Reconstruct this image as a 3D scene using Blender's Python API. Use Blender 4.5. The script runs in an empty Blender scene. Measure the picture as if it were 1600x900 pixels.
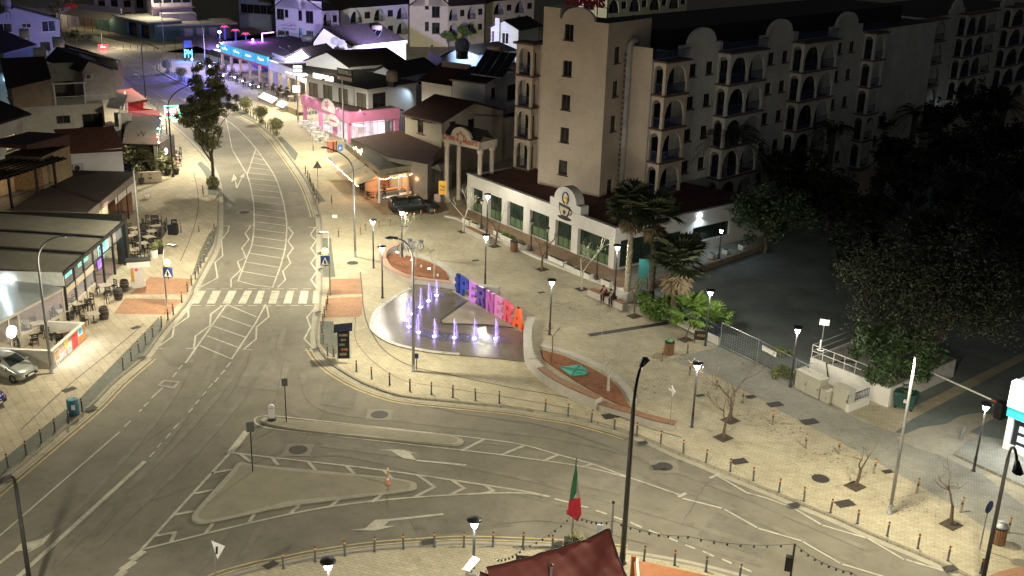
import bpy, math, random
import numpy as np
from mathutils import Vector, Matrix
random.seed(7); rng=np.random.default_rng(7)
SC=bpy.context.scene; COL=SC.collection
# ---------------------------------------------------------------- camera
PITCH,ROLL,FOC,HC=math.radians(20),math.radians(1.7),1720.,31.
_f=np.array([0,math.cos(PITCH),-math.sin(PITCH)]);_r0=np.array([1.,0,0]);_u0=np.cross(_r0,_f)
RT=math.cos(ROLL)*_r0+math.sin(ROLL)*_u0;UP=-math.sin(ROLL)*_r0+math.cos(ROLL)*_u0;FW=_f
CAM=np.array([0,0,HC])
cd=bpy.data.cameras.new('camera');cam=bpy.data.objects.new('camera',cd);COL.objects.link(cam)
cd.sensor_width=36;cd.lens=FOC/1600*36;cd.clip_start=.5;cd.clip_end=3000
cam.matrix_world=Matrix(((RT[0],UP[0],-FW[0],0),(RT[1],UP[1],-FW[1],0),(RT[2],UP[2],-FW[2],HC),(0,0,0,1)))
SC.camera=cam
# ---------------------------------------------------------------- night sky, moonlight, exposure
W=bpy.data.worlds.new('World');SC.world=W;W.use_nodes=True
nt=W.node_tree;bg=nt.nodes['Background'];sk=nt.nodes.new('ShaderNodeTexSky');sk.sky_type='NISHITA';sk.sun_disc=False
sk.sun_elevation=math.radians(35);sk.sun_rotation=math.radians(200)
hs_=nt.nodes.new('ShaderNodeHueSaturation');hs_.inputs['Saturation'].default_value=.25;nt.links.new(sk.outputs[0],hs_.inputs['Color']);nt.links.new(hs_.outputs[0],bg.inputs[0]);bg.inputs[1].default_value=.0064
sd=bpy.data.lights.new('moon','SUN');sd.energy=.004;sd.angle=math.radians(.5);sd.color=(.85,.9,1)
so=bpy.data.objects.new('moon',sd);COL.objects.link(so);so.rotation_euler=(math.radians(55),0,math.radians(-20))
SC.view_settings.view_transform='Standard';SC.view_settings.look='None';SC.view_settings.exposure=.3;SC.view_settings.gamma=1
SC.render.engine='CYCLES';cy=SC.cycles;cy.use_denoising=True;cy.sample_clamp_indirect=4;cy.sample_clamp_direct=0
cy.max_bounces=6;cy.diffuse_bounces=4;cy.glossy_bounces=3;cy.transmission_bounces=6;cy.transparent_max_bounces=12;cy.caustics_reflective=False;cy.caustics_refractive=False
cy.use_light_tree=True
# ---------------------------------------------------------------- measuring: photo pixel (1600x900) to a point of the place
def ray(x,y): return FW+(x-800)/FOC*RT-(y-450)/FOC*UP
def G(x,y,z=0.): d=ray(x,y);return CAM+d*((z-HC)/d[2])
def up(A,x,y):
    d=ray(x,y);h=np.hypot(A[0],A[1]);n=np.array([A[0]/h,A[1]/h]);t=h/(d[:2]@n);return HC+t*d[2]
class Fr:
    "a vertical frame: a runs from A to B, b points out of the wall, z is up"
    def __init__(s,A,B,n=None):
        s.A=np.array(A[:2],float);e=np.array(B[:2])-s.A;s.L=np.hypot(*e);s.u=e/s.L;s.n=np.array([s.u[1],-s.u[0]])
    def hit(s,x,y,b=0):
        d=ray(x,y);t=((s.A+b*s.n-CAM[:2])@s.n)/(d[:2]@s.n);p=CAM+t*d;return (p[:2]-s.A)@s.u,p[2]
    def __call__(s,a,b,z): q=s.A+a*s.u+b*s.n;return (q[0],q[1],z)
    def ab(s,p): d=np.array(p[:2])-s.A;return d@s.u,d@s.n
    def shift(s,a,b): A=s(a,b,0);return Fr(A,(A[0]+s.u[0],A[1]+s.u[1]))
    def side(s,a,b=0,left=False):
        "frame of the return wall that runs back from (a,b); left: outward is -u"
        A=s(a,b,0);q=Fr(A,(A[0]-s.n[0],A[1]-s.n[1]))
        if left: q.n=-q.n
        return q
def LF(x=0,y=0,rz=0):
    c,s_=math.cos(rz),math.sin(rz);return Fr((x,y),(x+c,y+s_))
# ---------------------------------------------------------------- meshes
class MB:
    def __init__(s): s.v=[];s.f=[]
    def add(s,vs,fs):
        n=len(s.v);s.v+= [tuple(map(float,p)) for p in vs];s.f+=[tuple(i+n for i in f) for f in fs];return s
    def poly(s,pts): return s.add(pts,[tuple(range(len(pts)))])
    def box(s,x0,x1,y0,y1,z0,z1,fr=None):
        P=[(x,y,z) for z in (z0,z1) for x,y in ((x0,y0),(x1,y0),(x1,y1),(x0,y1))]
        if fr: P=[fr(*p) for p in P]
        return s.add(P,[(3,2,1,0),(4,5,6,7),(0,1,5,4),(1,2,6,5),(2,3,7,6),(3,0,4,7)])
    def prism(s,pl,z0,z1,bottom=True):
        n=len(pl);P=[(p[0],p[1],z0) for p in pl]+[(p[0],p[1],z1) for p in pl]
        F=[tuple(range(n,2*n))]+[(i,(i+1)%n,n+(i+1)%n,n+i) for i in range(n)]
        if bottom: F.append(tuple(range(n-1,-1,-1)))
        return s.add(P,F)
    def extr(s,fr,pl,b0,b1):
        "polygon of (a,z) in a wall frame, thick from b0 to b1"
        n=len(pl);P=[fr(a,b0,z) for a,z in pl]+[fr(a,b1,z) for a,z in pl]
        return s.add(P,[tuple(range(n,2*n)),tuple(range(n-1,-1,-1))]+[(i,(i+1)%n,n+(i+1)%n,n+i) for i in range(n)])
    def tube(s,pts,r,n=6,cap=True):
        pts=[np.array(p,float) for p in pts];m=len(pts);r=[r]*m if np.isscalar(r) else r
        V=[];up_=None
        for i in range(m):
            t=pts[min(i+1,m-1)]-pts[max(i-1,0)];t=t/(np.linalg.norm(t)+1e-9)
            if up_ is None: up_=np.array([0,0,1.]) if abs(t[2])<.9 else np.array([1.,0,0])
            x=np.cross(t,up_);x/=np.linalg.norm(x)+1e-9;y=np.cross(x,t);up_=y if abs(t@y)<.99 else up_
            for k in range(n):
                a=2*math.pi*k/n;V.append(pts[i]+r[i]*(math.cos(a)*x+math.sin(a)*y))
        F=[(i*n+k,i*n+(k+1)%n,(i+1)*n+(k+1)%n,(i+1)*n+k) for i in range(m-1) for k in range(n)]
        if cap: F+=[tuple(range(n-1,-1,-1)),tuple(range((m-1)*n,m*n))]
        return s.add(V,F)
    def lathe(s,pr,n=12,c=(0,0,0),cap=True):
        V=[(c[0]+r*math.cos(2*math.pi*k/n),c[1]+r*math.sin(2*math.pi*k/n),c[2]+z) for r,z in pr for k in range(n)];m=len(pr)
        F=[(i*n+k,i*n+(k+1)%n,(i+1)*n+(k+1)%n,(i+1)*n+k) for i in range(m-1) for k in range(n)]
        if cap: F+=[tuple(range(n-1,-1,-1)),tuple(range((m-1)*n,m*n))]
        return s.add(V,F)
    def ball(s,c,r,n=10,m=6,sz=1.):
        return s.lathe([(max(1e-3,r*math.sin(math.pi*i/m)),-sz*r*math.cos(math.pi*i/m)) for i in range(m+1)],n,c)
    def sheet(s,pl,z): return s.poly([(p[0],p[1],z) for p in pl])
    def strip(s,pl,o0,o1,z,z1=None):
        "ribbon along a ground polyline between two sideways offsets"
        p=np.array([q[:2] for q in pl],float);t=np.gradient(p,axis=0) if len(p)>2 else np.array([p[1]-p[0]]*2)
        t/=np.linalg.norm(t,axis=1)[:,None]+1e-9;nn=np.stack([t[:,1],-t[:,0]],1);n=len(p)
        a=p+o0*nn;b=p+o1*nn
        if z1 is None: return s.add([(*q,z) for q in a]+[(*q,z) for q in b],[(i,i+1,n+i+1,n+i) for i in range(n-1)])
        V=[(*q,z1) for q in a]+[(*q,z1) for q in b]+[(*q,z) for q in a]+[(*q,z) for q in b]
        F=[]
        for i in range(n-1): F+=[(i,i+1,n+i+1,n+i),(i,2*n+i,2*n+i+1,i+1),(n+i,n+i+1,3*n+i+1,3*n+i)]
        F+=[(0,n,3*n,2*n),(n-1,2*n-1+2*n,2*n-1,3*n-1)[:0] or (n-1,3*n-1,4*n-1,2*n-1)]
        return s.add(V,F)
    def wall(s,fr,a0,a1,z0,z1,holes=(),b=0,d=.22,top=None):
        "front face with openings (a0,a1,z0,z1[,'r' round or 'p' pointed]) and their reveals"
        A=sorted({a0,a1,*[h[0] for h in holes],*[h[1] for h in holes]});A=[x for x in A if a0-1e-6<=x<=a1+1e-6]
        Z=sorted({z0,z1,*[h[2] for h in holes],*[h[3] for h in holes]})
        for i in range(len(A)-1):
            for j in range(len(Z)-1):
                ca,cz=(A[i]+A[i+1])/2,(Z[j]+Z[j+1])/2
                if any(h[0]<ca<h[1] and h[2]<cz<h[3] for h in holes): continue
                s.poly([fr(A[i],b,Z[j]),fr(A[i+1],b,Z[j]),fr(A[i+1],b,Z[j+1]),fr(A[i],b,Z[j+1])])
        for h in holes:
            p,q,lo,hi=h[:4];w=q-p
            if len(h)>4:
                N=12;k=w/2 if h[4]=='r' else w*.72
                k=min(k,hi-lo-.05);pts=[]
                for i in range(N+1):
                    x=-1+2*i/N;y=math.sqrt(max(0,1-x*x)) if h[4]=='r' else math.sqrt(max(0,4-(1+abs(x))**2))/1.732
                    pts.append(((p+q)/2+x*w/2,hi-k+k*y))
                for i in range(N):
                    (xa,ya),(xb,yb)=pts[i],pts[i+1]
                    s.poly([fr(xa,b,ya),fr(xb,b,yb),fr(xb,b,hi),fr(xa,b,hi)])
                    s.poly([fr(xa,b,ya),fr(xa,b-d,ya),fr(xb,b-d,yb),fr(xb,b,yb)])
                    s.poly([fr(xa,b-d,ya),fr(xa,b-d,hi),fr(xb,b-d,hi),fr(xb,b-d,yb)])
                hs=hi-k
            else:
                hs=hi;s.poly([fr(p,b,hi),fr(p,b-d,hi),fr(q,b-d,hi),fr(q,b,hi)])
            s.poly([fr(p,b,lo),fr(p,b-d,lo),fr(p,b-d,hs),fr(p,b,hs)]);s.poly([fr(q,b,lo),fr(q,b,hs),fr(q,b-d,hs),fr(q,b-d,lo)])
            s.poly([fr(p,b,lo),fr(q,b,lo),fr(q,b-d,lo),fr(p,b-d,lo)])
        return s
    def obj(s,name,mat,parent=None,smooth=False):
        me=bpy.data.meshes.new(name);me.from_pydata(s.v,[],s.f);me.materials.append(mat)
        if smooth: me.polygons.foreach_set('use_smooth',[True]*len(me.polygons))
        me.update();o=bpy.data.objects.new(name,me);COL.objects.link(o)
        if parent is not None:
            o.parent=parent
            if parent.name in WLOC: o.matrix_parent_inverse=Matrix.Translation(-WLOC[parent.name])
        return o
WLOC={}
def V3(p): return Vector((float(p[0]),float(p[1]),float(p[2]) if len(p)>2 else 0.))
def tag(o,label,cat,group=None):
    o['label']=label;o['category']=cat
    if group: o['group']=group
    return o
def thing(name,label,cat,loc=(0,0,0),group=None,local=False,rz=0):
    "an Empty at a thing's base; its parts are given in world coordinates unless local"
    o=bpy.data.objects.new(name,None);COL.objects.link(o);o.location=V3(loc);o.rotation_euler.z=rz;o.empty_display_size=.3
    if not local: WLOC[o.name]=V3(loc)
    return tag(o,label,cat,group)
def structure(o): o['kind']='structure';return o
def copy_tree(o,loc=None,rz=None,label=None,parent=None,sc=None):
    c=o.copy();COL.objects.link(c)
    if parent is not None: c.parent=parent;c.matrix_parent_inverse=o.matrix_parent_inverse.copy()
    if loc is not None: c.location=V3(loc)
    if rz is not None: c.rotation_euler.z=rz
    if sc is not None: c.scale=(sc,)*3 if np.isscalar(sc) else sc
    if label: c['label']=label
    for ch in list(o.children): copy_tree(ch,parent=c)
    return c
ORD='zero first second third fourth fifth sixth seventh eighth ninth tenth eleventh twelfth thirteenth fourteenth fifteenth sixteenth seventeenth eighteenth nineteenth twentieth'.split()
def nth(i): return ORD[i] if i<len(ORD) else f'{i}th'
# ---------------------------------------------------------------- materials
MC={}
def mat(name,col,rough=.8,metal=0.,var=.18,ns=1.5,bump=0.,em=None,es=0.,spec=.4,alpha=1.,brick=None,stain=0.,trans=0.,wave=None):
    if name in MC: return MC[name]
    m=bpy.data.materials.new(name);m.use_nodes=True;N=m.node_tree.nodes;L=m.node_tree.links;b=N['Principled BSDF']
    b.inputs['Roughness'].default_value=rough;b.inputs['Metallic'].default_value=metal;b.inputs['Specular IOR Level'].default_value=spec
    b.inputs['Alpha'].default_value=alpha;b.inputs['Transmission Weight'].default_value=trans
    c=(*col,1);tc=N.new('ShaderNodeTexCoord')
    def dk(k): return tuple(min(1,x*k) for x in col)+(1,)
    if var>0:
        nz=N.new('ShaderNodeTexNoise');nz.inputs['Scale'].default_value=ns;nz.inputs['Detail'].default_value=5;nz.inputs['Roughness'].default_value=.65
        L.new(tc.outputs['Object'],nz.inputs['Vector'])
        rp=N.new('ShaderNodeValToRGB');rp.color_ramp.elements[0].position=.3;rp.color_ramp.elements[1].position=.7
        rp.color_ramp.elements[0].color=dk(1-var);rp.color_ramp.elements[1].color=dk(1+var);L.new(nz.outputs[0],rp.inputs[0]);out=rp.outputs[0]
    else:
        rg=N.new('ShaderNodeRGB');rg.outputs[0].default_value=c;out=rg.outputs[0]
    h=None
    if brick:
        bk=N.new('ShaderNodeTexBrick');mp=N.new('ShaderNodeMapping');mp.inputs['Rotation'].default_value=(0,0,brick[3] if len(brick)>3 else 0)
        L.new(tc.outputs['Object'],mp.inputs['Vector']);L.new(mp.outputs[0],bk.inputs['Vector'])
        bk.inputs['Scale'].default_value=1;bk.inputs['Brick Width'].default_value=brick[0];bk.inputs['Row Height'].default_value=brick[1]
        bk.inputs['Mortar Size'].default_value=brick[2];bk.inputs['Color1'].default_value=(1,1,1,1);bk.inputs['Color2'].default_value=(.84,.84,.82,1)
        bk.inputs['Mortar'].default_value=(.55,.53,.5,1)
        mx=N.new('ShaderNodeMixRGB');mx.blend_type='MULTIPLY';mx.inputs[0].default_value=1;L.new(out,mx.inputs[1]);L.new(bk.outputs[0],mx.inputs[2]);out=mx.outputs[0];h=bk.outputs[0]
    if wave:
        wv=N.new('ShaderNodeTexWave');mp=N.new('ShaderNodeMapping');mp.inputs['Rotation'].default_value=(0,0,wave[1]);wv.inputs['Scale'].default_value=wave[0]
        wv.bands_direction=wave[2] if len(wave)>2 else 'X'
        L.new(tc.outputs['Object'],mp.inputs['Vector']);L.new(mp.outputs[0],wv.inputs['Vector']);h=wv.outputs[1]
    if stain>0:
        n2=N.new('ShaderNodeTexNoise');n2.inputs['Scale'].default_value=.22;n2.inputs['Detail'].default_value=8;n2.inputs['Roughness'].default_value=.7;L.new(tc.outputs['Object'],n2.inputs['Vector'])
        r2=N.new('ShaderNodeValToRGB');r2.color_ramp.elements[0].position=.38;r2.color_ramp.elements[1].position=.6
        r2.color_ramp.elements[0].color=(1-stain,)*3+(1,);r2.color_ramp.elements[1].color=(1,1,1,1);L.new(n2.outputs[0],r2.inputs[0])
        n3=N.new('ShaderNodeTexNoise');n3.inputs['Scale'].default_value=2.3;n3.inputs['Detail'].default_value=4;L.new(tc.outputs['Object'],n3.inputs['Vector'])
        r3=N.new('ShaderNodeValToRGB');r3.color_ramp.elements[0].position=.3;r3.color_ramp.elements[1].position=.42
        r3.color_ramp.elements[0].color=(1-stain*.9,)*3+(1,);r3.color_ramp.elements[1].color=(1,1,1,1);L.new(n3.outputs[0],r3.inputs[0])
        for r in (r2,r3):
            mx=N.new('ShaderNodeMixRGB');mx.blend_type='MULTIPLY';mx.inputs[0].default_value=1;L.new(out,mx.inputs[1]);L.new(r.outputs[0],mx.inputs[2]);out=mx.outputs[0]
    L.new(out,b.inputs['Base Color'])
    if bump>0:
        bp=N.new('ShaderNodeBump');bp.inputs['Strength'].default_value=bump;bp.inputs['Distance'].default_value=.02
        if h is None:
            n4=N.new('ShaderNodeTexNoise');n4.inputs['Scale'].default_value=25;n4.inputs['Detail'].default_value=3;L.new(tc.outputs['Object'],n4.inputs['Vector']);h=n4.outputs[0]
        L.new(h,bp.inputs['Height']);L.new(bp.outputs[0],b.inputs['Normal'])
    if em:
        b.inputs['Emission Color'].default_value=(*em,1);b.inputs['Emission Strength'].default_value=es
    MC[name]=m;return m
def glow(name,col,s): return mat(name,tuple(min(.8,c) for c in col),.5,var=0,em=col,es=s)
WHITE=mat('white_render',(.62,.60,.55),.9,ns=.6,var=.07,bump=.08,stain=.10)
CREAM=mat('cream_render',(.56,.49,.39),.9,ns=.5,var=.08,bump=.08,stain=.12)
TOWER=mat('tower_render',(.60,.50,.38),.9,ns=.4,var=.08,bump=.08,stain=.14)
HWALL=mat('hotel_render',(.62,.61,.54),.9,ns=.5,var=.10,bump=.10,stain=.16)
LILAC=mat('pale_render',(.66,.66,.68),.9,ns=.6,var=.06,bump=.06,stain=.08)
YELLOW=mat('yellow_render',(.66,.60,.42),.9,ns=.6,var=.06,stain=.08)
BROWNW=mat('brown_render',(.26,.20,.14),.9,var=.15,stain=.15)
BLUEW=mat('blue_render',(.16,.26,.32),.9,var=.12,stain=.12)
TILE=mat('roof_tiles',(.085,.032,.024),.85,var=.35,ns=4,bump=.6,brick=(.3,.22,.02))
TILE2=mat('dark_roof_tiles',(.03,.022,.02),.85,var=.4,ns=4,bump=.6,brick=(.3,.22,.02))
FELT=mat('roof_felt',(.03,.027,.025),.9,var=.4,ns=1.5,bump=.2)
GLASS=mat('dark_glass',(.012,.016,.018),.08,var=0,spec=.6)
GLASSG=mat('greenish_glass',(.02,.035,.025),.07,var=.5,ns=.8,spec=.6)
CURT=mat('window_with_blind',(.16,.15,.12),.35,var=.25,ns=3,spec=.5)
BROWN=mat('brown_wood',(.075,.045,.03),.6,var=.3,ns=6)
DARK=mat('dark_metal',(.018,.018,.018),.45,var=.2,spec=.5)
GREY=mat('galvanised_steel',(.30,.31,.31),.45,metal=.6,var=.12,ns=3)
LGREY=mat('light_grey_paint',(.55,.55,.52),.55,var=.08)
WPAINT=mat('white_paint',(.78,.78,.75),.5,var=.05)
BLUERAIL=mat('blue_railing_paint',(.03,.045,.12),.45,var=.15)
LAMPW=(1.,.905,.66)
def light(kind,loc,w,col=LAMPW,name='lamp_light',r=.15,ang=150,blend=.6,aim=None,parent=None,size=None):
    d=bpy.data.lights.new(name,kind);d.energy=w;d.color=col
    if kind in('POINT','SPOT'): d.shadow_soft_size=r
    if kind=='SPOT': d.spot_size=math.radians(ang);d.spot_blend=blend
    if kind=='AREA' and size: d.shape='RECTANGLE';d.size,d.size_y=size
    o=bpy.data.objects.new(name,d);COL.objects.link(o);o.location=V3(loc)
    if aim is not None: o.rotation_euler=(V3(aim)-V3(loc)).to_track_quat('-Z','Y').to_euler()
    if parent is not None:
        o.parent=parent
        if parent.name in WLOC: o.matrix_parent_inverse=Matrix.Translation(-WLOC[parent.name])
    return o
def text_mb(txt,fr,a,z,size,b0=0.,b1=.03,width=None,bold=0.,slant=0.,rot=0.,shear=0.,spacing=1.):
    "raised lettering on a wall frame, lower left at (a,z)"
    c=bpy.data.curves.new('t','FONT');c.body=txt;c.size=1;c.offset=bold;c.resolution_u=2;c.shear=shear;c.space_character=spacing;c.fill_mode='FRONT'
    o=bpy.data.objects.new('t',c);me=bpy.data.meshes.new_from_object(o)
    vs=[v.co.copy() for v in me.vertices];fs=[tuple(p.vertices) for p in me.polygons]
    cnt={}
    for f in fs:
        for i in range(len(f)): e=(f[i],f[(i+1)%len(f)]);cnt[e]=1
    bpy.data.objects.remove(o);bpy.data.curves.remove(c);bpy.data.meshes.remove(me)
    m=MB()
    if not vs: return m
    x0=min(v.x for v in vs);x1=max(v.x for v in vs);y0=min(v.y for v in vs)
    k=size*1.38;kx=k if width is None else width/(x1-x0)
    def P(v,b):
        x,y=(v.x-x0)*kx,(v.y)*k
        cr,sr=math.cos(rot),math.sin(rot)
        return fr(a+x*cr-y*sr,b,z+x*sr+y*cr)
    n=len(vs);V=[P(v,b1) for v in vs]+[P(v,b0) for v in vs]
    F=list(fs)+[(e[1],e[0],e[0]+n,e[1]+n) for e in cnt if (e[1],e[0]) not in cnt]
    return m.add(V,F)
def window(fr,a0,a1,z0,z1,parent,fm=None,gm=None,cols=2,rows=1,b=0,d=.18,sill=True,name='window',fw=.07):
    fm=fm or BROWN;gm=gm or GLASS
    m=MB();B0,B1=b-d+.03,b-d+.10
    for p,q in ((a0,a0+fw),(a1-fw,a1)): m.box(p,q,B0,B1,z0,z1,fr)
    m.box(a0+fw,a1-fw,B0,B1,z0,z0+fw,fr);m.box(a0+fw,a1-fw,B0,B1,z1-fw,z1,fr)
    for i in range(1,cols):
        c=a0+(a1-a0)*i/cols;m.box(c-fw/2,c+fw/2,B0+.004,B1-.004,z0+fw,z1-fw,fr)
    for i in range(1,rows):
        c=z0+(z1-z0)*i/rows;m.box(a0+fw,a1-fw,B0+.008,B1-.008,c-fw/2,c+fw/2,fr)
    o=m.obj(name,fm,parent)
    if sill: MB().box(a0-.1,a1+.1,b+.002,b+.12,z0-.09,z0-.01,fr).obj('sill',fm,o)
    MB().box(a0+.01,a1-.01,B0+.02,B0+.035,z0+.01,z1-.01,fr).obj('pane',gm,o)
    return o

def scribble(fr,a,z,w,h,b=.01,seed=1,r=None):
    "a line of handwriting too blurred in the photograph to read"
    q=random.Random(seed);m=MB();n=max(4,int(w/h*2.2));r=r or h*.07;word=[]
    for k in range(n+1):
        x=a+w*k/n
        if q.random()<.13 and len(word)>3: m.tube(word,r,4);word=[]
        word.append(fr(x,b,z+h*(q.choice((0,.08,.5,.6,1.)) if k%2 else q.choice((.0,.1,.3)))));word.append(fr(x+w/n*.4,b,z+h*q.uniform(.2,.6)))
    if len(word)>1: m.tube(word,r,4)
    return m
# ================================================================ GROUND
ZR=-.12
ASPH=mat('asphalt',(.182,.168,.134),.82,var=.16,ns=.35,bump=.25,stain=.16,spec=.3)
PAVE=mat('beige_paving',(.45,.405,.29),.85,var=.08,ns=.5,bump=.15,brick=(.42,.21,.012,.35),stain=.2)
PAVEL=mat('beige_paving_slabs',(.44,.385,.28),.85,var=.08,ns=.5,bump=.15,brick=(1.2,.6,.014,.95),stain=.2)
PAVEG=mat('grey_paving',(.31,.305,.26),.85,var=.12,ns=.7,bump=.2,brick=(.3,.15,.012,.35),stain=.18)
STRIPG=mat('dark_grey_pavers',(.15,.16,.135),.85,var=.15,ns=2,bump=.2,brick=(.2,.1,.01,.6),stain=.1)
CONC=mat('kerb_concrete',(.34,.32,.26),.85,var=.12,ns=2,bump=.1,stain=.12)
KERB=mat('kerb_stone',(.23,.215,.175),.85,var=.14,ns=3,bump=.1,brick=(1.,50,.012,.9))
BRICKR=mat('red_brick_paving',(.37,.205,.12),.85,var=.16,ns=1.5,bump=.15,brick=(.22,.11,.01,.35),stain=.12)
TERR=mat('terracotta_paving',(.36,.25,.16),.85,var=.15,ns=1.2,bump=.15,brick=(.4,.4,.012,.8),stain=.15)
PAINT=mat('road_paint',(.46,.44,.365),.7,var=.22,ns=4,stain=.3)
YPAINT=mat('yellow_road_paint',(.50,.42,.22),.7,var=.2,ns=5,stain=.25)
PAINTS=mat('worn_road_paint',(.40,.385,.32),.75,var=.2,ns=3,stain=.3)
DIRT=mat('bare_earth',(.05,.045,.035),.95,var=.3,ns=.3,bump=.3,stain=.2)
CARPK=mat('old_asphalt',(.16,.185,.175),.9,var=.25,ns=.3,bump=.25,stain=.2)
structure(MB().sheet([(-900,-300),(900,-300),(900,1500),(-900,1500)],-.17).obj('ground',DIRT))
def dens(pl,k=6):
    "smooth polyline through points (Catmull-Rom)"
    p=[np.array(q[:2],float) for q in pl];p=[2*p[0]-p[1]]+p+[2*p[-1]-p[-2]];o=[]
    for i in range(1,len(p)-2):
        for j in range(k):
            t=j/k;a,b,c,d=p[i-1:i+3]
            o.append(.5*((2*b)+(c-a)*t+(2*a-5*b+4*c-d)*t*t+(3*b-a-3*c+d)*t**3))
    o.append(p[-2]);return o
def GG(pl,z=0.): return [G(x,y,z) for x,y in pl]
KR=[(262,80),(251,95),(246,100),(244,105),(247,110),(256,116),(275,126),(300,138),(330,153),(360,172),(385,184),(403,194),(425,212),(440,230),(457,252),(480,287),(493,318),(499,337),(501,355),(501,400),(501,450),(499,475),(496,500),(494,522),(496,540),(505,554),(522,571),(550,589),(575,601),(615,615),(650,621),(700,626),(750,631),(800,636),(850,644),(900,652),(960,668),(985,676),(1025,692),(1062,709),(1100,724),(1137,740),(1200,765),(1250,786),(1307,809),(1362,834),(1425,860),(1475,882),(1512,899),(1570,930),(1640,975)]
KL=[(-120,850),(0,751),(92,675),(140,635),(180,595),(225,557),(250,523),(287,480),(300,460),(304,447),(320,417),(335,390),(341,365),(342,342),(342,307),(340,288),(333,266),(318,244),(290,214),(262,190),(248,177),(228,158),(205,138),(185,119),(160,100),(120,75),(70,52),(0,30)]
kr=dens(GG(KR));kl=dens(GG(KL))
KF=[(60,36),(95,49),(155,67),(175,75),(215,79),(262,82),(330,84)]
kf=dens(GG(KF))
KN=[(300,935),(340,908),(400,890),(450,880),(495,871),(585,858),(679,851),(725,849),(800,851),(900,856),(980,864),(1060,877),(1125,892),(1180,908),(1300,950)]
kn=dens(GG(KN))
far=G(330,62)
# pavements: top at 0, kerb face down to the road
plaza=kr+[np.array(p) for p in ((95,20),(260,120),(260,420),(-60,420))]+[G(420,52)[:2],G(330,64)[:2],G(300,74)[:2]]
structure(MB().prism(plaza,-.2,0).obj('plaza_paving',PAVE))
structure(MB().prism(kl+[np.array(p) for p in ((-260,330),(-260,60),(-70,30))],-.2,0).obj('left_pavement',PAVEL))
structure(MB().prism(kf+[np.array(p) for p in ((-40,300),(-60,420),(-300,420),(-300,260))],-.2,0).obj('far_pavement',PAVE))
structure(MB().prism(kn+[np.array(p) for p in ((40,30),(40,5),(-40,5),(-30,30))],-.2,0).obj('near_pavement',PAVE))
structure(MB().sheet([(-300,10),(60,10),(60,260),(-300,330)],ZR-.01).obj('road',ASPH))
kb=MB();gt=MB();yl=MB()
for k,g in ((kr,1),(kl,1),(kf,1),(kn,-1)):
    kb.strip(k,-.16*g,0,.006);gt.strip(k,.01*g,.42*g,ZR+.004)
structure(kb.obj('kerb',KERB));structure(gt.obj('gutter',CONC))
def cut(k,i,j): return dens(GG(k[i:j]))
for k,g in ((cut(KR,8,18),1),(cut(KR,24,38),1),(cut(KL,0,6),1),(cut(KN,0,11),-1)):
    yl.strip(k,.48*g,.58*g,ZR+.0065);yl.strip(k,.78*g,.88*g,ZR+.0065)
structure(yl.obj('yellow_kerb_lines',YPAINT))
# ---------------- white markings
mk=MB();NZ=[0]
def nz(): NZ[0]+=1;return ZR+.008+(NZ[0]%14)*.0004
def ln(pl,w=.13,cv=False,m=None):
    p=[G(x,y,ZR) for x,y in pl]
    if cv: p=dens(p)
    m=m or mk
    if cv: m.strip(p,-w/2,w/2,nz())
    else:
        for a,b in zip(p[:-1],p[1:]):
            t=(b-a)/np.linalg.norm(b-a)*w*.3;m.strip([a-t,b+t],-w/2,w/2,nz())
def pg(pl): mk.sheet([G(x,y,ZR) for x,y in pl],nz()+.006)
wk=MB()
# centre line and hatched median above the crossing
ln([(205,107),(280,139),(300,150),(330,172),(364,195),(385,215),(400,232)],.12,1)
HL=[(386,273),(391,289),(396,318),(397,350),(394,380),(386,402),(372,439)]
HR=[(400,232),(415,253),(430,277),(440,305),(446,332),(448,355),(446,385),(440,410),(435,425),(426,449)]
ln(HR,.13,1);ln(HL,.13,1);ln([(400,232),(386,273)]);ln([(363,234),(386,273)]);ln([(372,439),(400,446),(426,449)])
ln([(348,165),(356,200),(363,234)],.1)
hl=dens(GG([(400,232)]+HL,ZR),12);hr=dens(GG(HR,ZR),12)
def at_t(P,t):
    P=np.array([p[:2] for p in P]);d=np.r_[0,np.cumsum(np.linalg.norm(np.diff(P,axis=0),axis=1))];return np.array([np.interp(t*d[-1],d,P[:,i]) for i in (0,1)])
for i in range(1,20):
    t=i/20;mk.strip([at_t(hl,t),at_t(hr,min(1,t*.97+.03))],-.07,.07,nz())
# zebra and dashes
for a,b,c,d in ((309,322,299,311),(332.5,345.5,323,336),(357.5,370,347.5,360),(382.5,394,372,384),(404,414,396,408),(425,437.5,419,431),(449,460,442.5,455),(470,482.5,466,479),(490,499,488,498)):
    pg([(a,454.5),(b,454.5),(d,474.5),(c,474.5)])
for x in range(9):
    ln([(300+22*x,477.5),(313+22*x,477.6)],.1);ln([(302+21.5*x,451.5),(314+21.5*x,451.5)],.1)
# zigzags
for z in ([(294,479),(294.5,495),(272,511),(269.5,526),(243,545)],[(347.5,477.5),(329.5,491),(328,509),(305.5,525),(303,543)],[(417,479),(420,495),(401,511),(400,530),(382,545)],[(492.5,481),(479.5,496),(485,511),(475.5,529.5),(492,547)],
          [(358,353),(356,362),(346,375),(348,400),(336,410),(340,434),(313,449)],[(392,353),(383,365),(389,374),(378,388),(384,402),(371,409),(376,422),(361,436),(361,449)],
          [(450,355),(458,364),(450,377),(458,388),(449,400),(454,411),(442,424),(446,437),(434,449)],[(493,355),(485,367),(494,376),(486,388),(494,400),(486,411),(495,424),(486,437),(494,449)]):
    ln(z)
for a in ([(240,545),(253,545)],[(292,544.5),(303.5,544.5)],[(380,546),(393,546.5)],[(476,548),(496,548.5)],[(350,353),(358,353)],[(383,353),(392,353)],[(450,354.5),(457,354.5)],[(483,355.5),(493,355.5)]): ln(a)
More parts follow.
